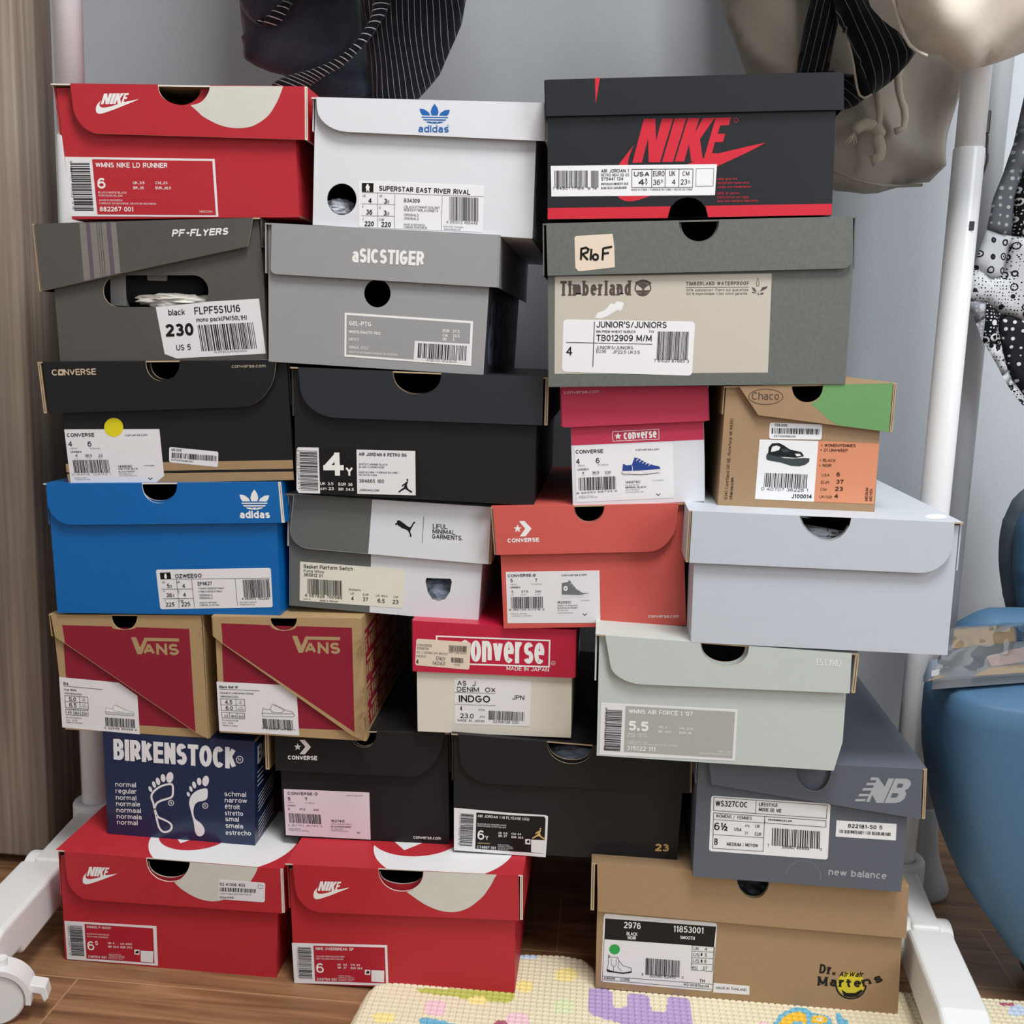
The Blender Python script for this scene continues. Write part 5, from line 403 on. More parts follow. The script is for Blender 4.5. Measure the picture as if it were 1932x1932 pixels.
{'label':'coral red shoe box with white star-and-chevron mark and grey boot picture','loc':(-.09044,.022,.37815),'roll':-.07284,'yaw':0,'D':320,'body':((.13,118.9),(73.01,118.59),(73.1,115.18),(73.64,112.53),(74.58,110.22),(75.89,108.22),(77.54,106.54),(79.46,105.21),(81.61,104.25),(83.91,103.66),(86.3,103.46),(88.69,103.64),(91.03,104.22),(93.23,105.17),(95.23,106.49),(96.98,108.15),(98.41,110.14),(99.48,112.44),(100.18,115.08),(100.48,118.47),(174.75,118.16),(175.74,0),(0,0)),'bout':((.13,118.9),(174.75,118.16),(175.74,0),(0,0)),'holes':(),'lid':((-4.68,120.46),(72.51,119.85),(72.6,116.02),(73.15,113.03),(74.13,110.42),(75.5,108.17),(77.22,106.28),(79.23,104.77),(81.47,103.68),(83.88,103),(86.38,102.77),(88.89,102.97),(91.33,103.61),(93.64,104.68),(95.74,106.16),(97.56,108.02),(99.07,110.25),(100.2,112.83),(100.93,115.81),(101.26,119.62),(170.43,119.08),(168.59,102.47),(167.24,95.91),(164.8,89.87),(161.42,84.54),(157.27,80.09),(152.51,76.69),(147.29,74.53),(141.78,73.78),(-3.14,74.12)),'gap':4,'th':1.3,'col':'coral_card','lcol':'coral_card','edge':'edge_kraft','inner':'kraft_inner','side':None,'sl':(0,2.2),'sr':(0,1.2),'dec':{'body':(('T','white',3,'converse.com',140.17,8.23,28.88,-.52,3.23,'h'),),'lid':(('P','white',2,((18.38,103.26),(19.28,100.49),(22.16,100.29),(19.82,98.53),(20.48,95.69),(18.13,97.37),(15.65,95.82),(16.54,98.62),(14.36,100.5),(17.25,100.55)),()),('P','white',2,((19.72,106.39),(24.91,106.49),(31.6,99),(25.51,91.59),(19.83,91.61),(25.45,98.92)),()),('T','white',3,'CONVERSE',7.96,85.91,30.36,.09,4.04,'bb'))},'parts':(('size_label',None,((4.43,56.22),(94.58,55.68),(93.91,4.05),(3.94,5.25)),0,.25,'label_white',(('T','ink',3,'CONVERSE',6.32,51,22.64,.25,2.74,'b'),('T','ink',3,'converse.com',58.16,50.86,23.97,-.04,2.23,'h'),('T','ink',3,'5',8.55,45.83,2.2,-.05,3.49,'h'),('T','ink',3,'7',32.4,45.69,2.08,-.04,3.49,'h'),('T','ink',3,'UNISEX',8.17,39.96,9.94,.05,1.75,'b'),('T','ink',3,'5',9.09,35.56,1.84,-.04,2.13,'h'),('T','ink',3,'37.5',18.53,35.37,6.74,-.01,2.13,'h'),('T','ink',3,'240',32,35.34,5.87,.01,2.12,'h'),('T','ink',3,'162050C',53.31,23.91,13.64,-.01,2.5,'h'),('T','ink',3,'CHUCK 70 HI BLACK/',53.22,21.29,19.72,-.13,1.38,'h'),('T','ink',3,'BLACK/BLACK/EGRET',53.13,18.91,19.74,-.13,1.38,'h'),('T','ink',3,'8 88755 67318 2',6.11,17.91,34.38,-.27,1.64,'h'),('T','ink_grey',3,'MENS',8.43,43.08,6.13,0,1.25,''),('T','ink_grey',3,'WOMENS',28.39,43.04,10.25,-.1,1.25,''),('T','ink_grey',3,'UK',8.61,33.07,2.7,-.06,1.25,''),('T','ink_grey',3,'EUR',18.43,32.87,4.9,.02,1.25,''),('T','ink_grey',3,'KOR',31.9,32.85,5.5,.01,1.25,''),('T','ink_grey',3,'9A-1810-BQ7',53.05,16.52,10.61,-.07,1.25,''),('T','ink_grey',3,'A00052008695',52.96,14.14,15.49,-.16,1.13,''),('T','ink_grey',3,'MADE IN VIETNAM',8.05,14.09,15.13,-.03,1.14,''),('T','ink_grey',3,'FABRIQUE AU VIETNAM',8.32,11.94,19.32,-.1,1.13,''),('T','ink_grey',3,'CONVERSE',74.93,26.12,9.7,.05,.99,''),('P','ink',3,((31,53.32),(31.24,52.57),(32.01,52.52),(31.38,52.04),(31.56,51.28),(30.93,51.73),(30.27,51.31),(30.51,52.06),(29.92,52.57),(30.7,52.58)),()),('L','ink',3,.61,((31.51,53.93),(33.4,52.52),(31.63,50.94)),0),('B','ink',3,8.3,31.44,31.24,-.25,-.25,-11.56,14),('L','ink',3,.6,((77.32,13.57),(79.33,11.9),(81.45,13.62)),0),('P','shoe_grey',2,((58.17,44.15),(64.03,45.02),(65.55,47.1),(67.63,43.95),(72.27,37.63),(78.21,34.03),(84.03,33.91),(83,32.19),(57.74,31.95)),()),('P','label_bright',3,((57.04,32.71),(75.72,31.84),(84.63,34.02),(84.81,31.78),(81.72,29.97),(57.17,29.71)),()),('L','ink_grey',4,.24,((56.99,31.47),(75.69,30.84),(84.23,32.66)),0),('P','label_bright',3,((63.69,38.81),(63.6,38.16),(63.37,37.57),(63.03,37.06),(62.59,36.67),(62.08,36.43),(61.54,36.36),(61.01,36.46),(60.52,36.72),(60.11,37.12),(59.8,37.64),(59.61,38.25),(59.56,38.89),(59.66,39.54),(59.88,40.13),(60.23,40.64),(60.67,41.03),(61.18,41.26),(61.71,41.34),(62.24,41.24),(62.73,40.98),(63.15,40.58),(63.46,40.06),(63.64,39.45)),()),('P','ink',4,((61.67,39.97),(61.91,39.22),(62.68,39.17),(62.06,38.7),(62.24,37.93),(61.61,38.38),(60.95,37.96),(61.19,38.71),(60.6,39.22),(61.37,39.24)),()),('L','label_bright',4,.48,((66.13,42.74),(67.86,43.69)),0),('L','label_bright',4,.48,((68.49,40.7),(70.22,41.65)),0),('L','label_bright',4,.48,((70.85,38.66),(72.58,39.62)),0),('L','label_bright',4,.48,((73.21,36.62),(74.94,37.58)),0),('L','label_bright',4,.48,((75.57,34.58),(77.29,35.54)),0))),),'ltl':(-4.68,120.46),'ltr':(174.17,119.21),'lb':((-3.14,74.12),(174.57,73.86))},
{'label':'cream shoe box with crimson lid and framed white lettering','loc':(-.1751,.03,.26429),'roll':-.02148,'yaw':0,'D':320,'body':((-.98,113.22),(153.81,110.19),(154.15,0),(0,0)),'bout':((-.98,113.22),(153.81,110.19),(154.15,0),(0,0)),'holes':(),'lid':((-3.47,115.62),(156.36,111.5),(156.26,63),(-3.55,63.66)),'gap':2,'th':1.5,'col':'cream_card','lcol':'crimson_gloss','edge':'crimson_gloss','inner':'cream_card','side':None,'sl':(0,1.2),'sr':(0,1.2),'dec':{'lid':(('L','white',2,1.51,((20.15,100.64),(131.82,100.1),(131.58,73.49),(20.07,73.14)),1),('T','white',3,'converse',43.28,75.95,83.68,-.07,20.56,'bbbx'),('L','white',2,.37,((137.47,77.56),(137.41,77.06),(137.23,76.59),(136.94,76.18),(136.56,75.86),(136.12,75.65),(135.64,75.57),(135.16,75.61),(134.71,75.79),(134.32,76.08),(134.02,76.47),(133.83,76.93),(133.76,77.42),(133.81,77.92),(133.99,78.39),(134.28,78.8),(134.66,79.12),(135.1,79.33),(135.58,79.41),(136.06,79.36),(136.51,79.19),(136.9,78.9),(137.2,78.51),(137.39,78.06)),1),('T','white',3,'R',134.88,76.56,1.49,-.07,1.66,''),('T','white',3,'MADE IN JAPAN',89.7,68.54,41.71,-.07,4.13,'h')),'top':(('T','white',2,'CONVERSE',100,290,0,-200,24,'bb'),)},'parts':(('price_sticker','buff price sticker over the lid lettering',((-.16,95.42),(.17,96.45),(.94,97.16),(1.97,97.41),(52.29,95.62),(53.29,95.31),(53.96,94.54),(54.18,93.5),(52.84,69.58),(52.51,68.55),(51.75,67.84),(50.72,67.61),(.42,70.14),(-.59,70.48),(-1.27,71.26),(-1.49,72.32)),3.5,.25,'label_buff',(('T','ink_grey',3,'CONVERSE',.21,89.82,15.41,-.22,2.58,''),('T','ink_grey',3,'32168138',.19,86.72,12.01,-.21,2.33,''),('T','ink_grey',3,'AS J DENIM OX INDGO',-.09,82.83,31.19,-.92,2.2,''),('T','ink_grey',3,'INDIGO',-.11,78.81,9.75,-.28,2.21,''),('T','ink',3,'4',-.79,72.04,2.79,-.16,4.43,'h'),('T','ink_grey',3,'12401',18.48,76.52,10.09,-1.17,4.16,'i'),('T','ink_grey',3,'14040',15.05,71.21,13.52,-.53,4.15,'i'),('T','ink',3,'041729-0001',32.37,83.89,17.59,-.64,1.8,''),('T','ink',3,'013',38.03,71.17,5.03,-.06,2.07,''),('B','ink',3,32.75,92.02,17.45,-.4,-.26,-6.19,15),('B','ink',3,34.63,79.71,12.2,-.45,-.01,-5.17,16))),('size_label',None,((37.85,57.62),(114.01,57.35),(112.92,10.27),(45.11,9.55),(37.71,9.89)),0,.25,'label_white',(('T','ink',3,'AS  J',40.29,49.96,18.36,-.06,4.96,'h'),('T','ink',3,'DENIM  OX',40.04,43.53,38.58,.52,4.97,'h'),('T','ink',3,'INDGO',41.95,32.72,31.3,.64,7.09,'b'),('T','ink',3,'JPN',95.42,37.42,11.81,-.03,4.7,'h'),('T','ink',3,'4',43.23,23.83,1.9,.08,4.47,'h'),('T','ink',3,'23.0',43.23,16.18,13.62,.05,4.76,'h'),('T','ink_grey',3,'USA',61.64,24.47,6.34,.01,2.36,''),('T','ink_grey',3,'JPN',62.05,16.98,5.96,0,2.37,''),('T','ink',3,'MADE  IN  JAPAN',40.94,12.51,26.84,.11,2.38,''),('T','ink',3,'32168138 220',76.02,12.45,26.18,.21,2.63,''),('L','ink',3,.32,((37.88,42.66),(78.63,42.87)),0),('L','ink',3,.32,((37.88,30.19),(78.7,30.31)),0),('B','ink',3,71.78,25.03,35.71,-.06,-.21,-9.48,17)))),'ltl':(-3.47,115.62),'ltr':(156.36,111.5),'lb':((-3.55,63.66),(156.26,63))},
{'label':'black shoe box with white star-and-chevron mark and pinkish label','loc':(-.31804,.044,.13272),'roll':-.02918,'yaw':0,'D':300,'body':((-1.92,118.15),(76.53,119.09),(76.64,115.62),(77.12,112.91),(77.95,110.57),(79.11,108.55),(80.56,106.86),(82.25,105.53),(84.14,104.58),(86.16,104.01),(88.25,103.84),(90.35,104.06),(92.4,104.69),(94.32,105.69),(96.07,107.06),(97.59,108.78),(98.84,110.83),(99.77,113.19),(100.37,115.9),(100.62,119.37),(175.24,120.26),(175.69,0),(0,0)),'bout':((-1.92,118.15),(175.24,120.26),(175.69,0),(0,0)),'holes':(),'lid':((-4.29,120.66),(75.17,121.54),(75.29,117.67),(75.84,114.66),(76.8,112.05),(78.13,109.8),(79.8,107.92),(81.74,106.44),(83.91,105.37),(86.23,104.74),(88.63,104.55),(91.05,104.8),(93.39,105.49),(95.6,106.61),(97.61,108.14),(99.35,110.06),(100.78,112.34),(101.85,114.97),(102.53,117.99),(102.82,121.85),(172.58,122.62),(170.63,112.36),(168.27,103.75),(164.72,95.85),(160.18,88.86),(154.84,83.03),(148.93,78.59),(142.64,75.77),(136.19,74.81),(-4.93,75.87)),'gap':4,'th':1.3,'col':'black_card','lcol':'black_card','edge':'edge_kraft','inner':'kraft_inner','side':None,'sl':(7,4),'sr':(0,1.2),'dec':{'body':(('T','white',3,'converse.com',137.99,4.77,28.78,.05,3.81,'h'),),'lid':(('P','white',2,((19.68,106.61),(20.59,103.92),(23.42,103.9),(21.14,102),(21.81,99.22),(19.49,100.74),(17.07,99.04),(17.92,101.88),(15.75,103.61),(18.6,103.85)),()),('P','white',2,((21.46,110.24),(27.29,110.46),(33.57,102.87),(26.8,94.77),(21.25,94.84),(27.76,103.08)),()),('T','white',3,'CONVERSE',8.79,88.48,31.02,.37,4.59,'bb'))},'parts':(('size_label',None,((1.43,53.58),(92.36,53.53),(92.66,1.59),(2.07,2.31)),0,.25,'label_pink',(('T','ink',3,'CONVERSE',5.53,47.6,26.46,.41,3.06,'b'),('T','ink',3,'5',5.6,41.19,2.82,.13,3.8,'b'),('T','ink',3,'7',23.92,41.55,2.54,.11,3.79,'b'),('T','ink',3,'UNISEX',5.39,35.05,8.47,.08,1.47,'b'),('T','ink',3,'5',5.38,30.81,1.99,.09,2.05,'b'),('T','ink',3,'37.5',17.67,31.06,6.06,-.02,2.06,'b'),('T','ink',3,'240',32.75,31.15,5.62,-.04,2.06,'b'),('T','ink',3,'163741C',51.1,19.26,15.01,.1,2.79,'b'),('T','ink',3,'BLACK/WHITE/EGRET',50.95,13.54,21.75,.28,1.61,'b'),('T','ink',3,'4 80757 36793 2',4.64,13.02,36.88,.38,1.77,''),('T','ink_grey',3,'converse.com',67.96,48.84,17.14,.16,1.74,''),('T','ink_grey',3,'MENS',5.51,38.56,6.06,-.02,1.32,''),('T','ink_grey',3,'WOMENS',23.84,38.78,9.56,-.02,1.32,''),('T','ink_grey',3,'CHUCK TAYLOR ALL STAR OX',51.03,16.62,21.75,.27,1.46,''),('T','ink_grey',3,'9A-1908-BQ7',50.88,11.05,13.34,.03,1.47,''),('T','ink_grey',3,'202010000080021',50.83,9.14,18.68,.13,1.33,''),('T','ink_grey',3,'MADE IN VIETNAM',5.65,9.24,12.32,.13,1.33,''),('T','ink_grey',3,'FABRIQUE AU VIETNAM',5.59,7.47,21.23,.1,1.33,''),('P','ink',3,((34.17,50.58),(34.39,49.92),(35.08,49.91),(34.53,49.44),(34.69,48.76),(34.13,49.13),(33.54,48.71),(33.74,49.41),(33.21,49.83),(33.91,49.89)),()),('L','ink',3,.7,((35.18,51.49),(37.23,49.69),(35.21,47.72)),0),('B','ink',3,5.83,27.31,34.67,-.34,.77,-10.67,18),('L','ink',3,.56,((78.21,9.68),(79.99,8.01),(81.85,9.7)),0))),),'ltl':(-4.29,120.66),'ltr':(175.82,122.74),'lb':((-4.93,75.87),(176.52,79.4))},
{'label':'long black shoe box with gold number 23 at its lower right','loc':(-.13546,.027,.1408),'roll':-.02029,'yaw':0,'D':310,'body':((-.11,124.46),(94.41,121.03),(94.8,117.03),(95.84,113.88),(97.5,111.12),(99.74,108.7),(102.48,106.65),(105.65,104.99),(109.14,103.74),(112.85,102.93),(116.67,102.57),(120.48,102.66),(124.15,103.22),(127.59,104.22),(130.69,105.66),(133.34,107.52),(135.48,109.77),(137.03,112.42),(137.95,115.48),(138.19,119.45),(229.74,116.13),(225.3,0),(0,0)),'bout':((-.11,124.46),(229.74,116.13),(225.3,0),(0,0)),'holes':(),'lid':((4.77,125.48),(93.74,122.13),(94.15,117.36),(95.23,113.61),(96.95,110.32),(99.26,107.44),(102.1,105),(105.36,103.03),(108.97,101.56),(112.8,100.6),(116.73,100.19),(120.65,100.32),(124.44,101),(127.99,102.21),(131.17,103.95),(133.9,106.18),(136.09,108.88),(137.68,112.04),(138.62,115.7),(138.85,120.43),(234.08,116.84),(234.86,75.45),(38.11,75.2),(31.35,75.86),(25.03,77.75),(19.35,80.72),(14.5,84.62),(10.66,89.29),(8.03,94.58),(6.79,100.33)),'gap':2.5,'th':1.3,'col':'black_card','lcol':'black_card','edge':'edge_kraft','inner':'kraft_inner','side':None,'sl':(0,1.2),'sr':(0,2.2),'dec':{'body':(('T','gold_ink',3,'23',203.37,10.93,13.6,.19,7.9,'bb'),)},'parts':(('size_label',None,((.31,45.99),(57.73,43.49),(93.26,43.03),(95.77,41.84),(95.24,19.31),(93.94,-2.08),(.35,.15)),0,.25,'label_white',(('P','ink',1,((23.29,42.29),(57.78,41.23),(92.06,41.5),(93.34,39.19),(92.27,1.69),(22.19,3.01)),()),('B','ink',3,7.55,40.38,-1.58,-34.8,13.1,-.35,19),('T','ink_grey',3,'1 93154 46681 6 16',5.9,41.36,-1.45,-35.07,1.51,''),('T','white',3,'AIR JORDAN 1 HI FLYEASE (GS)',24.57,37.32,52.24,-.88,2.91,'h'),('T','white',3,'BLACK/BLACK-GYM RED-WHITE',24.35,29.59,29.41,-.51,1.59,''),('T','white',3,'NOIR/ROUGE SPORT/BLANC',24.36,27.33,29.42,-.5,1.6,''),('T','white',3,'6',24.42,13.32,6.82,-.15,10.17,'h'),('T','white',3,'Y',32.25,13.23,3.53,.06,4.81,'h'),('T','white',3,'UK 5.5',45.8,20.39,9.04,-.16,2.27,'b'),('T','white',3,'CM 24',58.98,20.33,9.9,-.11,2.26,'b'),('T','white',3,'BR 37',45.82,17.2,8.42,-.06,2.26,'b'),('T','white',3,'EUR 38.5',59.02,16.87,11.91,-.26,2.26,'b'),('T','white',3,'CT4897 001',24.09,3.79,19.19,-.24,2.95,'h'),('T','white',3,'MADE IN VIETNAM',45.26,8.35,11.33,-.02,1.07,''),('T','white',3,'FABRIQUE AU VIETNAM',45.28,6.61,14.72,-.09,1.08,''),('T','white',3,'HECHO EN VIETNAM',45.29,4.87,15.35,-.05,1.08,''),('T','white',3,'NIKE.COM',45.3,3.27,11.59,-.01,1.08,''),('T','gold_ink',3,'JUMPMAN23',24.44,8.77,12.88,.06,1.34,'b'),('P','gold_ink',3,((87.71,27.18),(88.09,27.24),(88.57,27.14),(88.88,26.9),(88.88,26.48),(88.7,25.92),(88.51,25.39),(88.32,24.98),(88.12,24.6),(88.01,24.13),(88.06,23.45),(88.21,22.68),(88.43,21.96),(88.65,21.39),(88.93,20.87),(89.49,20.29),(90.64,19.55),(92.06,18.74),(93.03,18.07),(93.19,17.6),(92.9,17.25),(92.52,17.06),(92.21,17.04),(91.81,17.17),(91.22,17.47),(90.29,18.04),(89.18,18.79),(88.21,19.42),(87.55,19.86),(87.03,20.19),(86.51,20.34),(85.93,20.24),(85.34,19.96),(84.7,19.6),(83.93,19.18),(83.1,18.69),(82.38,18.24),(81.87,17.82),(81.47,17.44),(81.09,17.24),(80.62,17.3),(80.18,17.54),(80.05,17.89),(80.42,18.37),(81.12,18.95),(81.84,19.52),(82.54,20.05),(83.26,20.56),(83.9,21.01),(84.42,21.35),(84.86,21.63),(85.19,22.01),(85.45,22.7),(85.61,23.5),(85.55,23.91),(85.11,23.59),(84.45,22.89),(83.88,22.41),(83.47,22.39),(83.15,22.58),(83.1,22.93),(83.45,23.51),(84.05,24.24),(84.63,24.82),(85.09,25.1),(85.52,25.24),(85.92,25.3),(86.31,25.26),(86.66,25.15),(86.96,25.16),(87.18,25.37),(87.34,25.69),(87.47,26.04),(87.53,26.45),(87.57,26.89)),()),('P','gold_ink',3,((88.12,25.65),(87.95,25.13),(87.5,24.81),(86.94,24.82),(86.48,25.15),(86.3,25.68),(86.47,26.2),(86.92,26.51),(87.48,26.5),(87.94,26.17)),()),('P','gold_ink',3,((89.25,28.42),(89.08,27.9),(88.63,27.59),(88.07,27.6),(87.61,27.93),(87.43,28.45),(87.6,28.97),(88.05,29.28),(88.61,29.28),(89.07,28.95)),()),('P','label_white',2,((79.07,16.27),(93.06,16.26),(92.64,1.98),(79.24,2.54)),()),('P','label_white',2,((73.06,16.46),(78.31,16.36),(78.39,10.77),(73.12,11)),()),('P','ink',3,((74.59,14.02),(75.83,15.29),(77.45,15.11),(77.24,12.44),(74.61,12.55)),()))),),'ltl':(4.77,125.48),'ltr':(234.08,116.84),'lb':((8.82,75.17),(234.86,75.45))},
{'label':'red shoe box standing half on the play mat, white ring on top','loc':(-.29202,-.0063,.00002),'roll':-.04604,'yaw':0,'D':330,'body':((1.04,125.07),(93.8,124.89),(94.03,122.24),(94.92,120.16),(96.43,118.36),(98.51,116.8),(101.1,115.5),(104.12,114.46),(107.47,113.71),(111.05,113.25),(114.75,113.1),(118.46,113.25),(122.07,113.7),(125.46,114.44),(128.53,115.47),(131.19,116.76),(133.36,118.31),(134.98,120.11),(136,122.17),(136.4,124.81),(228.98,124.64),(226.4,0),(0,0)),'bout':((1.04,125.07),(228.98,124.64),(226.4,0),(0,0)),'holes':(),'lid':((6.57,133.52),(93.57,131.9),(93.73,126.71),(94.6,122.65),(96.14,119.11),(98.29,116.03),(100.99,113.43),(104.16,111.36),(107.68,109.84),(111.46,108.88),(115.37,108.52),(119.3,108.75),(123.13,109.58),(126.74,110.98),(130.02,112.94),(132.87,115.43),(135.21,118.42),(136.97,121.9),(138.1,125.91),(138.6,131.06),(232.63,129.32),(231.92,81.85),(33.3,82.83),(27.86,83.5),(22.77,85.39),(18.2,88.32),(14.31,92.16),(11.23,96.75),(9.14,101.94),(8.17,107.57)),'gap':5,'th':1.3,'col':'red_card','lcol':'red_card','edge':'edge_white','inner':'kraft_inner','side':None,'sl':(0,1.2),'sr':(1.5,2.6),'dec':{'lid':(('P','chip_grey',1,((138.59,130.73),(138.52,129.71),(138.43,128.26),(138.24,126.59),(137.87,124.91),(137.31,123.22),(136.61,121.42),(135.71,119.6),(134.59,117.83),(133.13,116.04),(131.4,114.24),(129.57,112.56),(127.79,111.18),(125.95,110.15),(124.02,109.36),(122.3,108.79),(121.1,108.38),(122.89,107.03),(125.47,105.08),(128.28,102.97),(130.78,101.14),(132.82,99.68),(134.69,98.36),(136.49,97.16),(138.33,96.04),(140.2,95),(142.06,94.05),(143.95,93.18),(145.92,92.34),(147.98,91.51),(150.1,90.7),(152.3,89.97),(154.63,89.39),(157.21,88.96),(159.99,88.64),(162.71,88.45),(165.14,88.39),(167.15,88.46),(168.9,88.67),(170.52,88.98),(172.17,89.36),(173.85,89.79),(175.5,90.29),(177.14,90.89),(178.78,91.59),(180.46,92.42),(182.15,93.35),(183.81,94.37),(185.42,95.46),(186.94,96.62),(188.38,97.87),(189.82,99.19),(191.31,100.57),(192.89,102),(194.53,103.5),(196.14,105.08),(197.64,106.72),(198.99,108.51),(200.25,110.4),(201.44,112.29),(202.56,114.08),(203.62,115.75),(204.61,117.34),(205.53,118.87),(206.36,120.34),(207.07,121.76),(207.68,123.12),(208.25,124.41),(208.84,125.62),(209.53,126.81),(210.27,127.95),(210.94,128.94),(211.4,129.62)),()),('P','white',2,((31.02,106.22),(34.29,116.49),(37.09,116.56),(37.07,111.39),(38.77,116.56),(41.48,116.59),(37.79,106.36),(35.04,106.37),(35.12,111.88),(33.35,106.29)),()),('P','white',2,((38.31,106.4),(41.91,116.59),(44.7,116.62),(40.98,106.44)),()),('P','white',2,((41.42,106.52),(45.13,116.66),(47.92,116.65),(46.61,113.08),(48.78,116.64),(51.65,116.72),(47.84,111.76),(48.34,106.5),(45.46,106.51),(45.08,110.54),(43.74,106.51)),()),('P','white',2,((48.29,106.34),(51.91,116.72),(55.64,116.79),(55.01,114.98),(52.91,114.91),(52.22,112.94),(54.07,112.98),(53.43,111.09),(51.45,111.01),(50.61,108.43),(52.84,108.42),(52.22,106.82),(50.68,106),(47.85,105.1)),()),('P','white',2,((31.51,110.29),(31.28,109.82),(30.94,109.15),(30.59,108.4),(30.32,107.7),(30.13,107.05),(29.98,106.39),(29.89,105.77),(29.9,105.23),(30.01,104.78),(30.21,104.4),(30.47,104.07),(30.78,103.78),(31.12,103.54),(31.49,103.33),(31.94,103.18),(32.47,103.08),(33.09,103.04),(33.79,103.04),(34.59,103.11),(35.5,103.24),(36.55,103.43),(37.73,103.69),(38.99,104.01),(40.29,104.38),(41.65,104.83),(43.07,105.36),(44.53,105.91),(45.97,106.43),(47.38,106.9),(48.78,107.36),(50.19,107.81),(51.63,108.22),(53.12,108.6),(54.64,108.94),(56.17,109.27),(57.7,109.6),(59.37,109.96),(61.15,110.33),(62.73,110.67),(63.84,110.9),(63.17,110.55),(62.23,110.05),(61.09,109.47),(59.81,108.86),(58.4,108.22),(56.83,107.54),(55.11,106.8),(53.26,106),(51.18,105.07),(48.9,104.04),(46.61,103.02),(44.49,102.11),(42.55,101.31),(40.71,100.59),(39,99.93),(37.48,99.36),(36.16,98.86),(35.02,98.44),(34.02,98.09),(33.09,97.8),(32.26,97.56),(31.52,97.37),(30.87,97.25),(30.26,97.18),(29.7,97.18),(29.2,97.23),(28.74,97.33),(28.33,97.47),(27.95,97.64),(27.61,97.85),(27.32,98.11),(27.08,98.43),(26.89,98.81),(26.76,99.26),(26.66,99.76),(26.61,100.29),(26.57,100.85),(26.58,101.46),(26.62,102.1),(26.72,102.76),(26.88,103.47),(27.08,104.23),(27.34,104.97),(27.63,105.65),(27.97,106.21),(28.35,106.69),(28.77,107.17),(29.24,107.7),(29.81,108.37),(30.48,109.13),(31.09,109.81)),())),'top':(('P','label_white',1,((192.7,.2),(196.1,3.4),(200.4,8.1),(204.3,13.1),(207.7,18.5),(210.6,24.2),(213.1,30),(215,36.1),(216.4,42.3),(217.2,48.6),(217.5,55),(217.2,61.4),(216.4,67.7),(215,73.9),(213.1,79.9),(210.6,85.8),(207.7,91.5),(204.3,96.8),(200.4,101.9),(196.1,106.6),(191.4,110.9),(186.4,114.8),(181,118.2),(175.4,121.1),(169.5,123.6),(163.4,125.5),(157.2,126.8),(150.9,127.7),(144.5,128),(138.2,127.7),(131.9,126.8),(125.6,125.5),(119.6,123.6),(113.7,121.1),(108,118.2),(102.7,114.8),(97.6,110.9),(92.9,106.6),(88.6,101.9),(84.8,96.8),(81.3,91.5),(78.4,85.8),(76,79.9),(74.1,73.9),(72.7,67.7),(71.8,61.4),(71.6,55),(71.8,48.6),(72.7,42.3),(74.1,36.1),(76,30),(78.4,24.2),(81.3,18.5),(84.8,13.1),(88.6,8.1),(92.9,3.4),(96.4,.2)),()),('P','red_card',2,((161.6,77.3),(161.2,83.8),(159.9,90.2),(157.8,96.3),(154.9,102.1),(151.3,107.6),(147,112.4),(142.1,116.7),(136.7,120.3),(130.9,123.2),(124.7,125.3),(118.3,126.6),(111.9,127),(105.4,126.6),(99,125.3),(92.8,123.2),(87,120.3),(81.6,116.7),(76.7,112.4),(72.4,107.6),(68.8,102.1),(65.9,96.3),(63.8,90.2),(62.6,83.8),(62.1,77.3),(62.6,70.8),(63.8,64.4),(65.9,58.3),(68.8,52.4),(72.4,47),(76.7,42.1),(81.6,37.8),(87,34.2),(92.8,31.3),(99,29.3),(105.4,28),(111.9,27.6),(118.3,28),(124.7,29.3),(130.9,31.3),(136.7,34.2),(142.1,37.8),(147,42.1),(151.3,47),(154.9,52.4),(157.8,58.3),(159.9,64.4),(161.2,70.8)),()),('P','label_white',3,((105.25,39.61),(73.25,79.61),(73.25,109.61),(105.25,69.61),(175.25,124.61),(177.25,119.61)),()))},'parts':(('size_label',None,((-.41,44.64),(98.03,46.31),(97.81,1.67),(.02,.37)),0,.25,'label_white',(('P','red_label',1,((21.83,42.69),(95.63,43.73),(95.47,4.27),(21.94,3.61)),()),('B','ink',3,5.76,40.57,-.35,-35.02,13.69,.09,20),('T','ink_grey',3,'1 95242 66902 5 16',4.41,41.12,-.53,-34.05,1.38,''),('T','white',3,'NIKE OVERBREAK SP',24.23,38.08,39.2,.81,3.15,'h'),('T','white',3,'COLLEGE GREY/COLLEGE GREY',24.34,30.47,29.59,.66,1.57,''),('T','white',3,'GRIS COLLEGE/GRIS COLLEGE',24.21,27.8,28.25,.61,1.58,''),('T','white',3,'6',23.87,12.96,7.77,.1,10.75,'h'),('T','white',3,'UK  5.5',46.16,21.96,9.78,.06,2.08,'b'),('T','white',3,'CM 24',59.81,22.44,9.64,.05,2.07,'b'),('T','white',3,'BR  37',46.25,18.57,8.86,.03,2.08,'b'),('T','white',3,'EUR 38.5',59.78,18.8,11.91,.04,2.08,'b'),('T','white',3,'DA9784 001',24.04,4.44,20.59,.44,2.94,'h'),('T','white',3,'MADE IN VIETNAM',46.34,10.07,12.75,.21,1.1,''),('T','white',3,'FABRIQUE AU VIETNAM',46.26,8.24,16.4,.38,1.1,''),('T','white',3,'HECHO EN VIETNAM',46.18,6.41,17.09,.41,1.09,''),('T','white',3,'NIKE.COM',46.12,4.95,14.47,.29,1.1,''),('P','label_white',2,((80.95,18.4),(94.16,18.38),(93.48,5.4),(80.47,5.53)),()),('P','label_white',2,((74.17,18.59),(79.83,18.6),(79.62,13.02),(73.95,13.01)),()),('P','ink',3,((75.42,15.74),(76.84,17.37),(78.87,17.22),(78.54,14.42),(75.37,14.52)),()))),),'ltl':(6.57,133.52),'ltr':(232.63,129.32),'lb':((9.68,82.94),(231.92,81.85))},
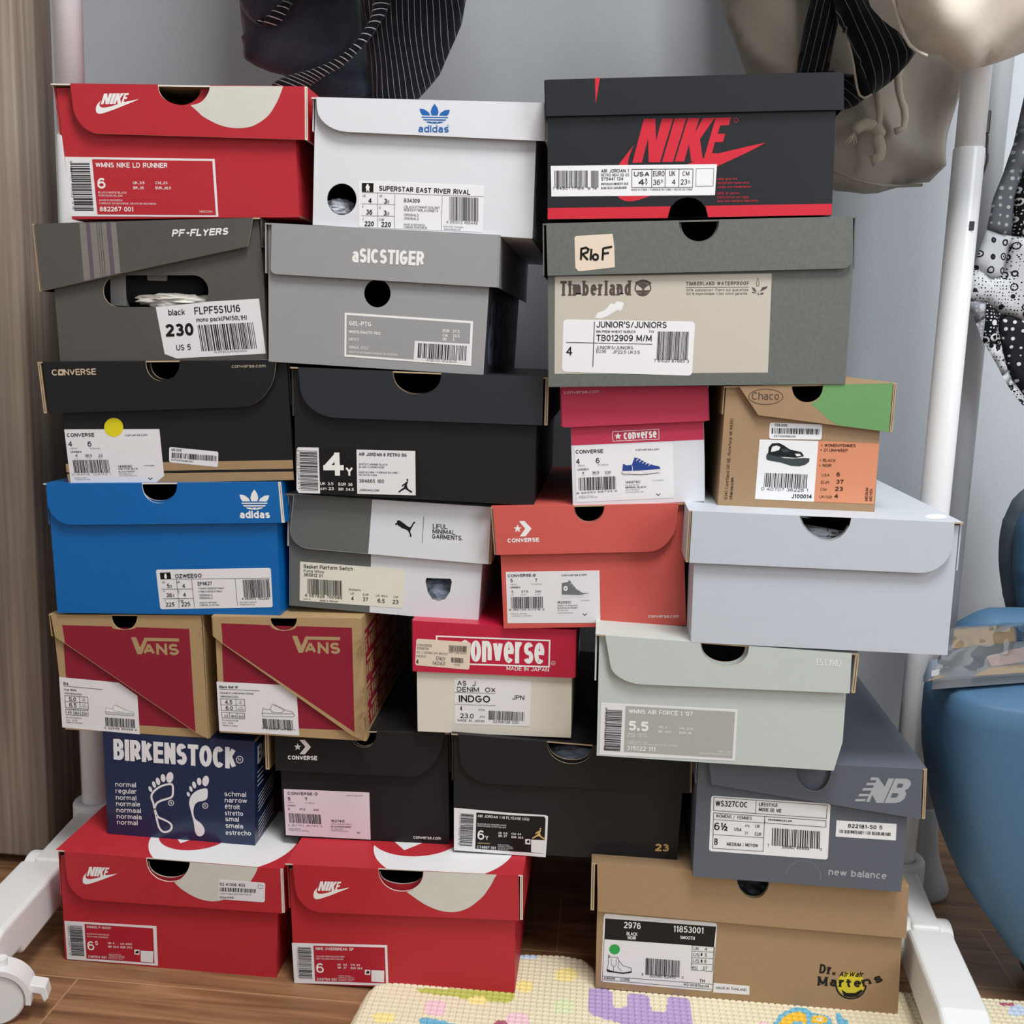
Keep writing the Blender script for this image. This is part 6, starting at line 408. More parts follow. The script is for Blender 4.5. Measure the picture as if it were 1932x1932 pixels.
{'label':'black shoe box with big red lettering and red base band','loc':(-.06004,0,.7624),'roll':-.0341,'yaw':0,'D':330,'body':((-.17,116.44),(246.97,115.62),(247.33,0),(0,0)),'bout':((-.17,116.44),(246.97,115.62),(247.33,0),(0,0)),'holes':(((106.07,-.09),(108.36,8.57),(112.84,13.73),(118.13,16.32),(123.45,17.13),(129.57,16.13),(134.98,12.91),(138.91,7.78),(141.08,.13)),),'lid':((-1.77,117.41),(250.86,117.07),(252.47,87.8),(251.5,86.68),(-1.12,87.06)),'gap':2.2,'th':1.8,'col':'black_gloss','lcol':'black_gloss','edge':'black_gloss','inner':'black_card','side':None,'sl':(0,1.2),'sr':(0,1.2),'dec':{'body':(('P','red_bright',2,((74.47,46.98),(83.83,83.56),(93.69,83.62),(94.78,65.15),(99.6,83.49),(109.13,83.41),(98.45,47.1),(88.69,47.29),(87.75,67.06),(82.73,47.11)),()),('P','red_bright',2,((100.28,47.21),(110.65,83.37),(120.46,83.29),(109.72,47.17)),()),('P','red_bright',2,((111.23,47.44),(121.96,83.4),(131.75,83.17),(127.99,70.58),(134.76,83.1),(144.82,83.16),(132.63,65.8),(135.66,46.95),(125.51,47.16),(123.21,61.61),(119.44,47.28)),()),('P','red_bright',2,((135.52,46.37),(145.72,83.14),(158.75,83.12),(156.99,76.77),(149.65,76.65),(147.73,69.7),(154.19,69.71),(152.42,63.03),(145.51,62.89),(143.19,53.71),(151.03,53.55),(149.23,47.86),(144.02,45.02),(134.27,41.97)),()),('P','red_bright',2,((75.33,61.59),(74.6,59.93),(73.54,57.54),(72.45,54.87),(71.64,52.37),(71.1,50.04),(70.71,47.68),(70.55,45.45),(70.69,43.5),(71.17,41.87),(71.96,40.48),(72.98,39.28),(74.13,38.23),(75.38,37.32),(76.76,36.56),(78.38,35.98),(80.31,35.59),(82.52,35.4),(85,35.39),(87.81,35.58),(91.02,35.99),(94.71,36.63),(98.82,37.49),(103.21,38.56),(107.73,39.82),(112.44,41.37),(117.36,43.19),(122.37,45.07),(127.33,46.82),(132.18,48.44),(137,50.02),(141.86,51.51),(146.83,52.9),(151.96,54.15),(157.19,55.29),(162.47,56.37),(167.75,57.45),(173.51,58.63),(179.62,59.84),(185.07,60.92),(188.86,61.67),(186.64,60.48),(183.49,58.78),(179.64,56.77),(175.33,54.66),(170.57,52.49),(165.23,50.15),(159.38,47.62),(153.08,44.85),(146.01,41.65),(138.24,38.11),(130.41,34.57),(123.13,31.39),(116.46,28.64),(110.11,26.13),(104.21,23.87),(98.92,21.86),(94.35,20.14),(90.4,18.69),(86.9,17.47),(83.67,16.45),(80.73,15.62),(78.17,15),(75.86,14.58),(73.7,14.37),(71.7,14.38),(69.89,14.6),(68.25,15),(66.75,15.53),(65.36,16.17),(64.11,16.95),(63.01,17.89),(62.08,19.06),(61.33,20.47),(60.75,22.1),(60.31,23.9),(59.99,25.83),(59.76,27.88),(59.64,30.08),(59.67,32.39),(59.89,34.78),(60.29,37.34),(60.87,40.06),(61.62,42.73),(62.53,45.14),(63.61,47.14),(64.86,48.87),(66.27,50.56),(67.81,52.44),(69.71,54.82),(71.9,57.48),(73.93,59.91)),()),('P','red_bright',1,((.3,9.84),(108.49,9.61),(105.93,-.38),(0,.3)),()),('P','red_bright',1,((138.86,9.57),(247.21,9.6),(247.17,.15),(141.39,-.17)),()),('L','red_bright',2,.45,((164.8,80.8),(164.76,80.36),(164.59,79.94),(164.31,79.59),(163.95,79.32),(163.52,79.15),(163.06,79.1),(162.59,79.17),(162.15,79.36),(161.77,79.64),(161.48,80.01),(161.29,80.44),(161.21,80.89),(161.26,81.34),(161.43,81.75),(161.7,82.11),(162.07,82.37),(162.49,82.54),(162.96,82.59),(163.42,82.52),(163.86,82.33),(164.24,82.05),(164.54,81.68),(164.73,81.26)),1),('T','red_bright',3,'NIKE and the',148.47,30.93,17.07,.13,1.92,'i'),('T','red_bright',3,'SWOOSH name and',148.57,27.53,27.17,.1,1.92,'i'),('T','red_bright',3,'stripe are trademarks.',148.65,24.27,28.85,-.07,1.92,'i'),('T','red_bright',3,'NIKE, le terme',148.34,18.93,19.07,-.02,1.93,'i'),('T','red_bright',3,'SWOOSH et son sigle',148.43,15.52,27.39,-.02,1.93,'i'),('T','red_bright',3,'sont des marques déposées.',148.52,12.39,35.69,.01,1.93,'i')),'lid':(('P','red_bright',1,((41.18,117.71),(45.43,117.74),(41.98,95.95)),()),)},'parts':(('size_label',None,((2.73,45.86),(147.81,44.51),(146.69,18.37),(3.41,19.75)),0,.25,'label_bright',(('T','ink',3,'1 94501 17164  9 14',4.66,25.56,38.82,-.68,2.25,'h'),('T','ink',3,'AIR JORDAN 1',47.21,39.15,24.3,-.16,2.97,'h'),('T','ink',3,'RETRO HIGH OG GS',47.24,35.87,24.62,-.16,2.53,''),('T','ink',3,'575441 134',47.27,32.44,19.41,-.06,2.83,'h'),('T','ink',3,'WHITE/BLACK-UNIVERSITY BLUE',47.31,28.7,23.88,-.12,1.94,''),('T','ink',3,'BLANC/BLEU CAROLINA/NOIR',47.34,25.26,22.36,-.09,1.94,''),('T','ink',3,'USA',76.01,35.48,13.48,-.1,4.01,'b'),('T','ink',3,'EURO',92.55,35.33,10.08,-.04,4.3,''),('T','ink',3,'UK',106.74,35.36,5.18,-.1,4.3,''),('T','ink',3,'CM',118.16,35.29,5.93,-.11,3.85,''),('T','ink',3,'4',79.95,28.12,5.06,-.09,5.06,'b'),('T','ink',3,'5',85.89,30.99,1.83,-.03,2.68,'b'),('T','ink',3,'Y',85.78,28.02,2.3,-.04,2.53,'b'),('T','ink',3,'36',92.67,28.04,6.43,.04,4.46,''),('T','ink',3,'5',99.52,30,1.99,-.03,2.38,''),('T','ink',3,'4',109.18,28.05,3.05,-.06,4.45,''),('T','ink',3,'23',116.8,27.91,5.63,.05,4.46,''),('T','ink',3,'5',122.87,28.84,2.13,-.04,2.37,''),('T','ink',3,'MADE IN CHINA / FABRIQUE EN CHINE / HECHO EN CHINA',73.88,23.46,53.23,-.63,1.64,''),('L','ink',3,.46,((74.08,41.61),(127.15,40.89),(127.21,25.35),(74.3,26.13)),1),('L','ink',3,.46,((91.53,41.28),(91.64,25.98)),0),('L','ink',3,.46,((103.28,41.2),(103.27,25.77)),0),('L','ink',3,.46,((115.15,40.97),(115.17,25.56)),0),('L','ink',3,.3,((129.87,41.13),(145.16,40.99),(144.94,26.22),(129.92,26.19)),1),('B','ink',3,6.17,41.72,29.44,-.42,.04,-14.68,21),('B','ink',3,38.24,41.11,6.64,-.13,.12,-14.64,22))),),'ltl':(-1.77,117.41),'ltr':(250.86,117.07),'lb':((-1.12,87.06),(252.21,87.09))},
{'label':'large grey-green shoe box with beige label panel and masking tape tag on its lid','loc':(-.05396,0,.61413),'roll':-.0436,'yaw':0,'D':340,'body':((.35,143.53),(118.15,143.65),(118.43,139.78),(119.18,136.75),(120.37,134.12),(121.97,131.85),(123.93,129.95),(126.19,128.45),(128.69,127.36),(131.34,126.7),(134.07,126.49),(136.79,126.72),(139.42,127.39),(141.88,128.49),(144.09,130),(145.99,131.91),(147.51,134.18),(148.62,136.81),(149.27,139.82),(149.44,143.69),(265.94,143.81),(267.57,99.87),(264.42,0),(0,0)),'bout':((.35,143.53),(265.94,143.81),(267.57,99.87),(264.42,0),(0,0)),'holes':(),'lid':((-.64,144.58),(116.02,144.35),(116.34,140.03),(117.17,136.66),(118.49,133.72),(120.27,131.19),(122.45,129.07),(124.97,127.38),(127.74,126.16),(130.69,125.42),(133.73,125.17),(136.75,125.42),(139.68,126.16),(142.41,127.38),(144.87,129.06),(146.98,131.17),(148.67,133.7),(149.9,136.62),(150.63,139.98),(150.81,144.28),(264.96,144.05),(266.02,109.13),(265.84,107.08),(265.23,105.2),(264.22,103.53),(262.88,102.14),(261.25,101.07),(259.39,100.39),(257.35,100.15),(.25,99.14)),'gap':3,'th':1.3,'col':'grey_green_card','lcol':'grey_green_card','edge':'grey_green_card','inner':'black_card','side':None,'sl':(2,1.2),'sr':(0,1.2),'dec':{'body':(('P','beige_print',1,((6.62,98.54),(197.85,97.51),(196.65,10.83),(5.7,11.87)),()),('T','brown_ink',3,'Timberland',11.25,81.6,63.03,-.83,12.96,'bs'),('L','brown_ink',3,1.09,((78.73,84.53),(78.4,85.79),(78.31,87.09),(78.47,88.37),(78.89,89.59),(79.53,90.7),(80.37,91.67),(81.4,92.46),(82.56,93.03),(83.81,93.38),(85.12,93.47),(86.43,93.33),(87.69,92.93),(88.85,92.32),(89.88,91.49),(90.74,90.49),(91.4,89.35),(91.82,88.12),(92,86.83),(91.93,85.54),(91.61,84.29)),0),('P','brown_ink',3,((84.1,81.36),(84.69,86.73),(86.25,86.7),(86.91,81.31)),()),('P','brown_ink',3,((78.47,85),(91.86,85.07),(90.95,82.93),(79.42,82.99)),()),('L','brown_ink',3,.93,((85.48,86.41),(79.53,91.15)),0),('P','brown_ink',3,((80.61,90.77),(80.43,90.55),(80.2,90.39),(79.91,90.3),(79.6,90.29),(79.29,90.35),(78.99,90.48),(78.73,90.68),(78.52,90.92),(78.38,91.2),(78.32,91.49),(78.34,91.78),(78.45,92.04),(78.62,92.25),(78.86,92.41),(79.15,92.5),(79.46,92.51),(79.77,92.45),(80.07,92.32),(80.33,92.13),(80.54,91.88),(80.68,91.6),(80.74,91.31),(80.71,91.03)),()),('L','brown_ink',3,.93,((85.48,86.41),(81,92.02)),0),('P','brown_ink',3,((82.09,91.54),(81.91,91.32),(81.67,91.17),(81.39,91.08),(81.08,91.06),(80.76,91.12),(80.46,91.25),(80.2,91.45),(80,91.69),(79.86,91.97),(79.8,92.26),(79.82,92.55),(79.92,92.81),(80.1,93.02),(80.34,93.18),(80.62,93.27),(80.93,93.29),(81.25,93.23),(81.54,93.09),(81.81,92.9),(82.01,92.65),(82.15,92.38),(82.21,92.08),(82.19,91.8)),()),('L','brown_ink',3,.93,((85.48,86.41),(82.48,92.73)),0),('P','brown_ink',3,((83.56,92.16),(83.38,91.95),(83.15,91.79),(82.86,91.7),(82.55,91.69),(82.24,91.75),(81.94,91.88),(81.68,92.07),(81.47,92.32),(81.33,92.6),(81.27,92.89),(81.29,93.17),(81.4,93.43),(81.57,93.65),(81.81,93.81),(82.1,93.9),(82.41,93.91),(82.72,93.85),(83.02,93.72),(83.28,93.52),(83.49,93.28),(83.63,93),(83.69,92.71),(83.66,92.42)),()),('L','brown_ink',3,.93,((85.48,86.41),(83.95,93.18)),0),('P','brown_ink',3,((85.04,92.56),(84.86,92.35),(84.62,92.19),(84.34,92.1),(84.03,92.08),(83.71,92.14),(83.42,92.28),(83.15,92.47),(82.95,92.72),(82.81,92.99),(82.75,93.29),(82.77,93.57),(82.87,93.83),(83.05,94.05),(83.29,94.2),(83.57,94.29),(83.88,94.31),(84.2,94.25),(84.49,94.11),(84.75,93.92),(84.96,93.67),(85.1,93.4),(85.16,93.11),(85.14,92.82)),()),('L','brown_ink',3,.93,((85.48,86.41),(85.43,93.32)),0),('P','brown_ink',3,((86.51,92.68),(86.34,92.47),(86.1,92.31),(85.82,92.22),(85.51,92.2),(85.19,92.26),(84.89,92.4),(84.63,92.59),(84.42,92.84),(84.29,93.11),(84.23,93.4),(84.25,93.69),(84.35,93.95),(84.53,94.16),(84.76,94.32),(85.05,94.41),(85.36,94.43),(85.67,94.37),(85.97,94.23),(86.23,94.04),(86.44,93.79),(86.58,93.52),(86.64,93.23),(86.62,92.94)),()),('L','brown_ink',3,.93,((85.48,86.41),(86.91,93.12)),0),('P','brown_ink',3,((87.99,92.51),(87.81,92.29),(87.58,92.13),(87.29,92.04),(86.98,92.03),(86.67,92.09),(86.37,92.22),(86.11,92.42),(85.9,92.66),(85.76,92.94),(85.7,93.23),(85.73,93.51),(85.83,93.77),(86,93.99),(86.24,94.15),(86.53,94.24),(86.83,94.25),(87.15,94.19),(87.45,94.06),(87.71,93.86),(87.92,93.62),(88.05,93.34),(88.11,93.05),(88.09,92.76)),()),('L','brown_ink',3,.93,((85.48,86.41),(88.39,92.61)),0),('P','brown_ink',3,((89.47,92.05),(89.29,91.84),(89.06,91.68),(88.77,91.59),(88.46,91.57),(88.15,91.63),(87.85,91.77),(87.59,91.96),(87.38,92.21),(87.24,92.48),(87.18,92.77),(87.21,93.06),(87.31,93.32),(87.48,93.53),(87.72,93.69),(88.01,93.78),(88.31,93.8),(88.63,93.74),(88.93,93.6),(89.19,93.41),(89.4,93.16),(89.53,92.89),(89.59,92.6),(89.57,92.31)),()),('L','brown_ink',3,.93,((85.48,86.41),(89.87,91.85)),0),('P','brown_ink',3,((90.95,91.37),(90.78,91.15),(90.54,91),(90.26,90.91),(89.95,90.89),(89.63,90.95),(89.33,91.09),(89.07,91.28),(88.86,91.53),(88.73,91.8),(88.67,92.09),(88.69,92.38),(88.79,92.64),(88.97,92.85),(89.2,93.01),(89.49,93.1),(89.8,93.12),(90.11,93.06),(90.41,92.92),(90.67,92.73),(90.88,92.48),(91.01,92.21),(91.08,91.91),(91.05,91.63)),()),('L','brown_ink',3,.93,((85.48,86.41),(91.35,90.92)),0),('P','brown_ink',3,((92.43,90.54),(92.26,90.33),(92.02,90.17),(91.74,90.08),(91.43,90.06),(91.11,90.12),(90.82,90.26),(90.55,90.45),(90.35,90.7),(90.21,90.97),(90.15,91.27),(90.17,91.55),(90.27,91.81),(90.45,92.03),(90.68,92.18),(90.97,92.27),(91.28,92.29),(91.59,92.23),(91.89,92.09),(92.15,91.9),(92.36,91.65),(92.5,91.38),(92.56,91.09),(92.54,90.8)),()),('P','brown_ink',3,((79.42,82.53),(90.95,82.62),(87.85,80.22),(84.74,79.81),(81.93,80.33)),()),('T','brown_ink',3,'TIMBERLAND WATERPROOF',123.13,88.62,55.15,-.74,3.05,'bs'),('T','brown_ink',3,"100% waterproof. That's our guarantee.",123.2,83.42,55.19,-.71,2.14,''),('T','brown_ink',3,"100 % imperméable. C'est notre garantie.",123.24,80.2,54.15,-.67,2.14,''),('L','brown_ink',3,.39,((123.16,86.78),(178.32,86.06)),0),('L','brown_ink',3,.46,((185.77,93.96),(184.66,89.13),(185.17,86.99),(186.69,86.96),(187.25,89.08)),1),('P','brown_ink',3,((188.04,81.77),(189.78,85.54),(194.78,86.66),(193.31,84.41)),()),('P','brown_ink',3,((184.99,81.52),(182.2,83.09),(180.61,86.17),(183.39,84.9)),()),('P','brown_ink',3,((187.33,79.5),(189.58,80.98),(191.56,80.94),(190.38,79.44)),()),('P','brown_ink',3,((185.32,80.3),(180.72,81.14),(181.92,82.19)),()),('P','brown_ink',3,((186.12,79.06),(186.49,82.56),(187.18,79.04)),()),('P','label_bright',2,((42.45,61.5),(44.82,65.81),(51.9,68.49),(56.92,74.13),(59.43,73.01),(62.09,75.59),(66.32,75.05),(68.36,73.93),(67.28,70.09),(65.25,67.03),(62.9,68.3),(58.19,65.59),(53.48,62.88),(47.97,60.79)),()))},'parts':(('tape_tag','masking tape with handwriting',((24.39,131.58),(25.8,133.06),(58.06,134.13),(59.63,122.76),(60.13,105.28),(31.62,102.5),(27.72,102.58),(25.07,105.69)),4.3,.25,'label_buff',(('L','ink',3,1.86,((30.44,121.86),(30.27,116.54),(30.1,112.29)),0),('L','ink',3,1.87,((29.81,121.72),(34.49,122.83),(36.97,121.26),(35.72,118.71),(31.36,117.28),(36.33,112.15)),0),('L','ink',3,1.87,((39.46,121.66),(38.67,111.8)),0),('L','ink',3,1.87,((45.36,114.4),(45.05,113.19),(44.19,112.31),(43.03,112.01),(41.86,112.36),(41.01,113.27),(40.7,114.5),(41.01,115.71),(41.87,116.58),(43.03,116.88),(44.2,116.53),(45.05,115.62),(45.36,114.4)),0),('L','ink',3,1.86,((49.87,122.19),(49.25,111.58)),0),('L','ink',3,1.86,((49.87,121.89),(53.43,122.42),(57.77,123.08)),0),('L','ink',3,1.86,((49.56,117.19),(54.99,117.84)),0))),('size_label',None,((13.87,57.12),(14.19,58.45),(14.97,59.51),(16.1,60.21),(17.47,60.44),(128.19,56.79),(129.51,56.48),(130.56,55.71),(131.25,54.61),(131.45,53.28),(129.62,12.21),(129.29,10.88),(128.5,9.82),(127.38,9.13),(126.02,8.91),(15.95,13.55),(14.59,13.88),(13.5,14.68),(12.78,15.82),(12.55,17.18)),0,.25,'label_bright',(('T','ink',3,"JUNIOR'S/JUNIORS",43.71,52.91,62.76,-1.42,5.43,'h'),('T','ink',3,'6IN PREM WHEAT NUBUCK',43.55,48.23,35.42,-.68,2.18,'h'),('T','ink',3,'713',90.57,47.38,4.54,-.07,2.17,'h'),('T','ink',3,'TB012909 M/M',43.7,40.88,49.43,-1.01,5.62,'h'),('T','ink',3,"JUNIOR'S/JUNIORS",43.22,33.67,33.47,-.76,2.82,''),('T','ink',3,'EU36',43.54,30.37,8.86,-.27,2.83,''),('T','ink',3,'JP22.5 UK3.5',58.25,29.55,24.44,-.63,2.82,''),('T','ink',3,'4',16.2,28.36,5.58,-.23,7.86,'h'),('T','ink',3,'7 61020 87985 3',95.31,21.4,31.33,-1.01,2.81,''),('L','ink',3,.63,((41.98,58.08),(40.51,17.81)),0),('L','ink',3,.48,((16.26,40.01),(93.93,37.37)),0),('B','ink',3,98.69,48.66,27.58,-.72,-1.04,-25.09,23)))),'ltl':(-.64,144.58),'ltr':(266.14,144.03),'lb':((.25,99.14),(267.78,100.15))},
{'label':'small white shoe box with cherry lid and a blue sneaker pictured','loc':(-.02784,.02,.5013),'roll':-.08704,'yaw':0,'D':290,'body':((2.4,111.94),(124.76,106.91),(124.39,40.59),(123.49,0),(0,0)),'bout':((2.4,111.94),(124.76,106.91),(124.39,40.59),(123.49,0),(0,0)),'holes':(),'lid':((-5.2,113.68),(128.37,107.34),(128.44,76.49),(127.49,75.37),(-4.47,75.91),(-6.16,77.41)),'gap':3,'th':1.5,'col':'white_card','lcol':'cherry_card','edge':'edge_pink','inner':'kraft_inner','side':None,'sl':(0,1.2),'sr':(0,1.2),'dec':{'body':(('P','cherry_card',1,((2.39,111.7),(124.64,106.68),(124.3,57.78),(1.36,58.3)),()),('L','white',3,.47,((40.45,69.43),(83.25,69.55),(83.05,60.38),(40.31,60.45)),1),('P','white',3,((45.34,68.36),(46.11,65.99),(48.58,65.76),(46.58,64.3),(47.14,61.86),(45.13,63.34),(43.01,62.06),(43.77,64.44),(41.89,66.08),(44.37,66.07)),()),('T','white',3,'converse',50.46,61.5,30.65,.15,6.13,'bx')),'lid':(('T','edge_pink',3,'converse.com',-2.96,106.8,32.36,-.55,3.14,'h'),)},'parts':(('size_label',None,((3.89,56.63),(95.47,55.89),(94.97,4.71),(3.79,4.2)),0,.25,'label_bright',(('T','ink',3,'CONVERSE',5.02,50.41,25.77,-.63,3.57,'b'),('T','ink',3,'converse.com',61.05,50.48,21.74,-.45,2.01,'h'),('T','ink',3,'4',4.91,40.5,3.56,-.04,5.01,'h'),('T','ink',3,'6',23.53,40.59,3.55,-.04,5,'h'),('T','ink',3,'UNISEX',6.05,34.35,10.68,-.13,2.03,'h'),('T','ink',3,'4',10.16,30.8,1.9,.04,2.27,'h'),('T','ink',3,'36.5',19.53,30.62,6.64,.05,2.28,'h'),('T','ink',3,'230',31.5,30.55,5.79,-.03,2.26,'h'),('T','ink',3,'146976C',50.22,20.13,14.37,-.17,2.39,'h'),('T','ink',3,'CT AS 70 OX',50.23,17.61,12.62,-.08,1.43,''),('T','ink',3,'IMPERIAL BLUE/N',50.27,15.45,19.21,-.13,1.68,'h'),('T','ink',3,'8 86550 68733 4',4.17,12.07,38.06,.74,1.68,'h'),('T','ink_grey',3,'MENS',6.59,38.27,6.53,-.06,1.32,''),('T','ink_grey',3,'WOMENS',25.2,38.13,10.04,-.11,1.31,''),('T','ink_grey',3,'UK',9.72,29.03,2.97,-.02,1.08,''),('T','ink_grey',3,'EUR',20.65,29.01,4.74,.02,1.08,''),('T','ink_grey',3,'KOR',31.43,28.88,4.97,.01,1.08,''),('T','ink_grey',3,'9A-1791-BQ7',50.18,13.3,13.33,-.23,1.32,''),('T','ink_grey',3,'204000028901145',50.1,11.26,16.87,-.26,1.08,''),('T','ink_grey',3,'MADE IN VIETNAM',6.18,9.21,13.35,.02,1.08,''),('T','ink_grey',3,'FABRIQUE AU VIETNAM',6.11,7.76,17.52,.08,1.09,''),('T','ink_grey',3,'CONVERSE',75.34,21.15,10.55,0,1.08,''),('B','ink',3,6.68,27.6,34.97,-.15,-.22,-12.38,24),('L','ink',3,.59,((78.67,9.17),(80.61,7.52),(82.43,9.12)),0),('P','blue_shoe',2,((47.8,31.56),(48.75,38.83),(52.09,37.18),(56.98,37.57),(59.77,44.34),(63.49,43.37),(70.86,38.56),(77.53,36.1),(82.36,34.81),(83.8,31.96)),()),('P','label_white',3,((47.44,32.06),(66.21,31.59),(83.81,32.47),(84.88,30.29),(83.35,28.24),(48.46,27.84)),()),('L','white',4,.47,((56.97,37.23),(57.64,34.2),(57.21,31.83)),0),('L','white',4,.61,((61.18,40.99),(63.48,43.03)),0),('L','white',4,.61,((63.96,39.75),(66.25,41.63)),0),('L','white',4,.61,((66.74,38.52),(69.03,40.22)),0),('L','white',4,.61,((69.52,37.28),(71.8,38.82)),0),('L','white',4,.61,((72.3,36.05),(74.57,37.42)),0),('L','ink',4,.47,((47.47,31.13),(47.63,29.33),(65.23,27.69),(81.71,28.97)),0))),),'ltl':(-5.2,113.68),'ltr':(128.37,107.34),'lb':((-6.19,76.82),(128.41,75.56))},
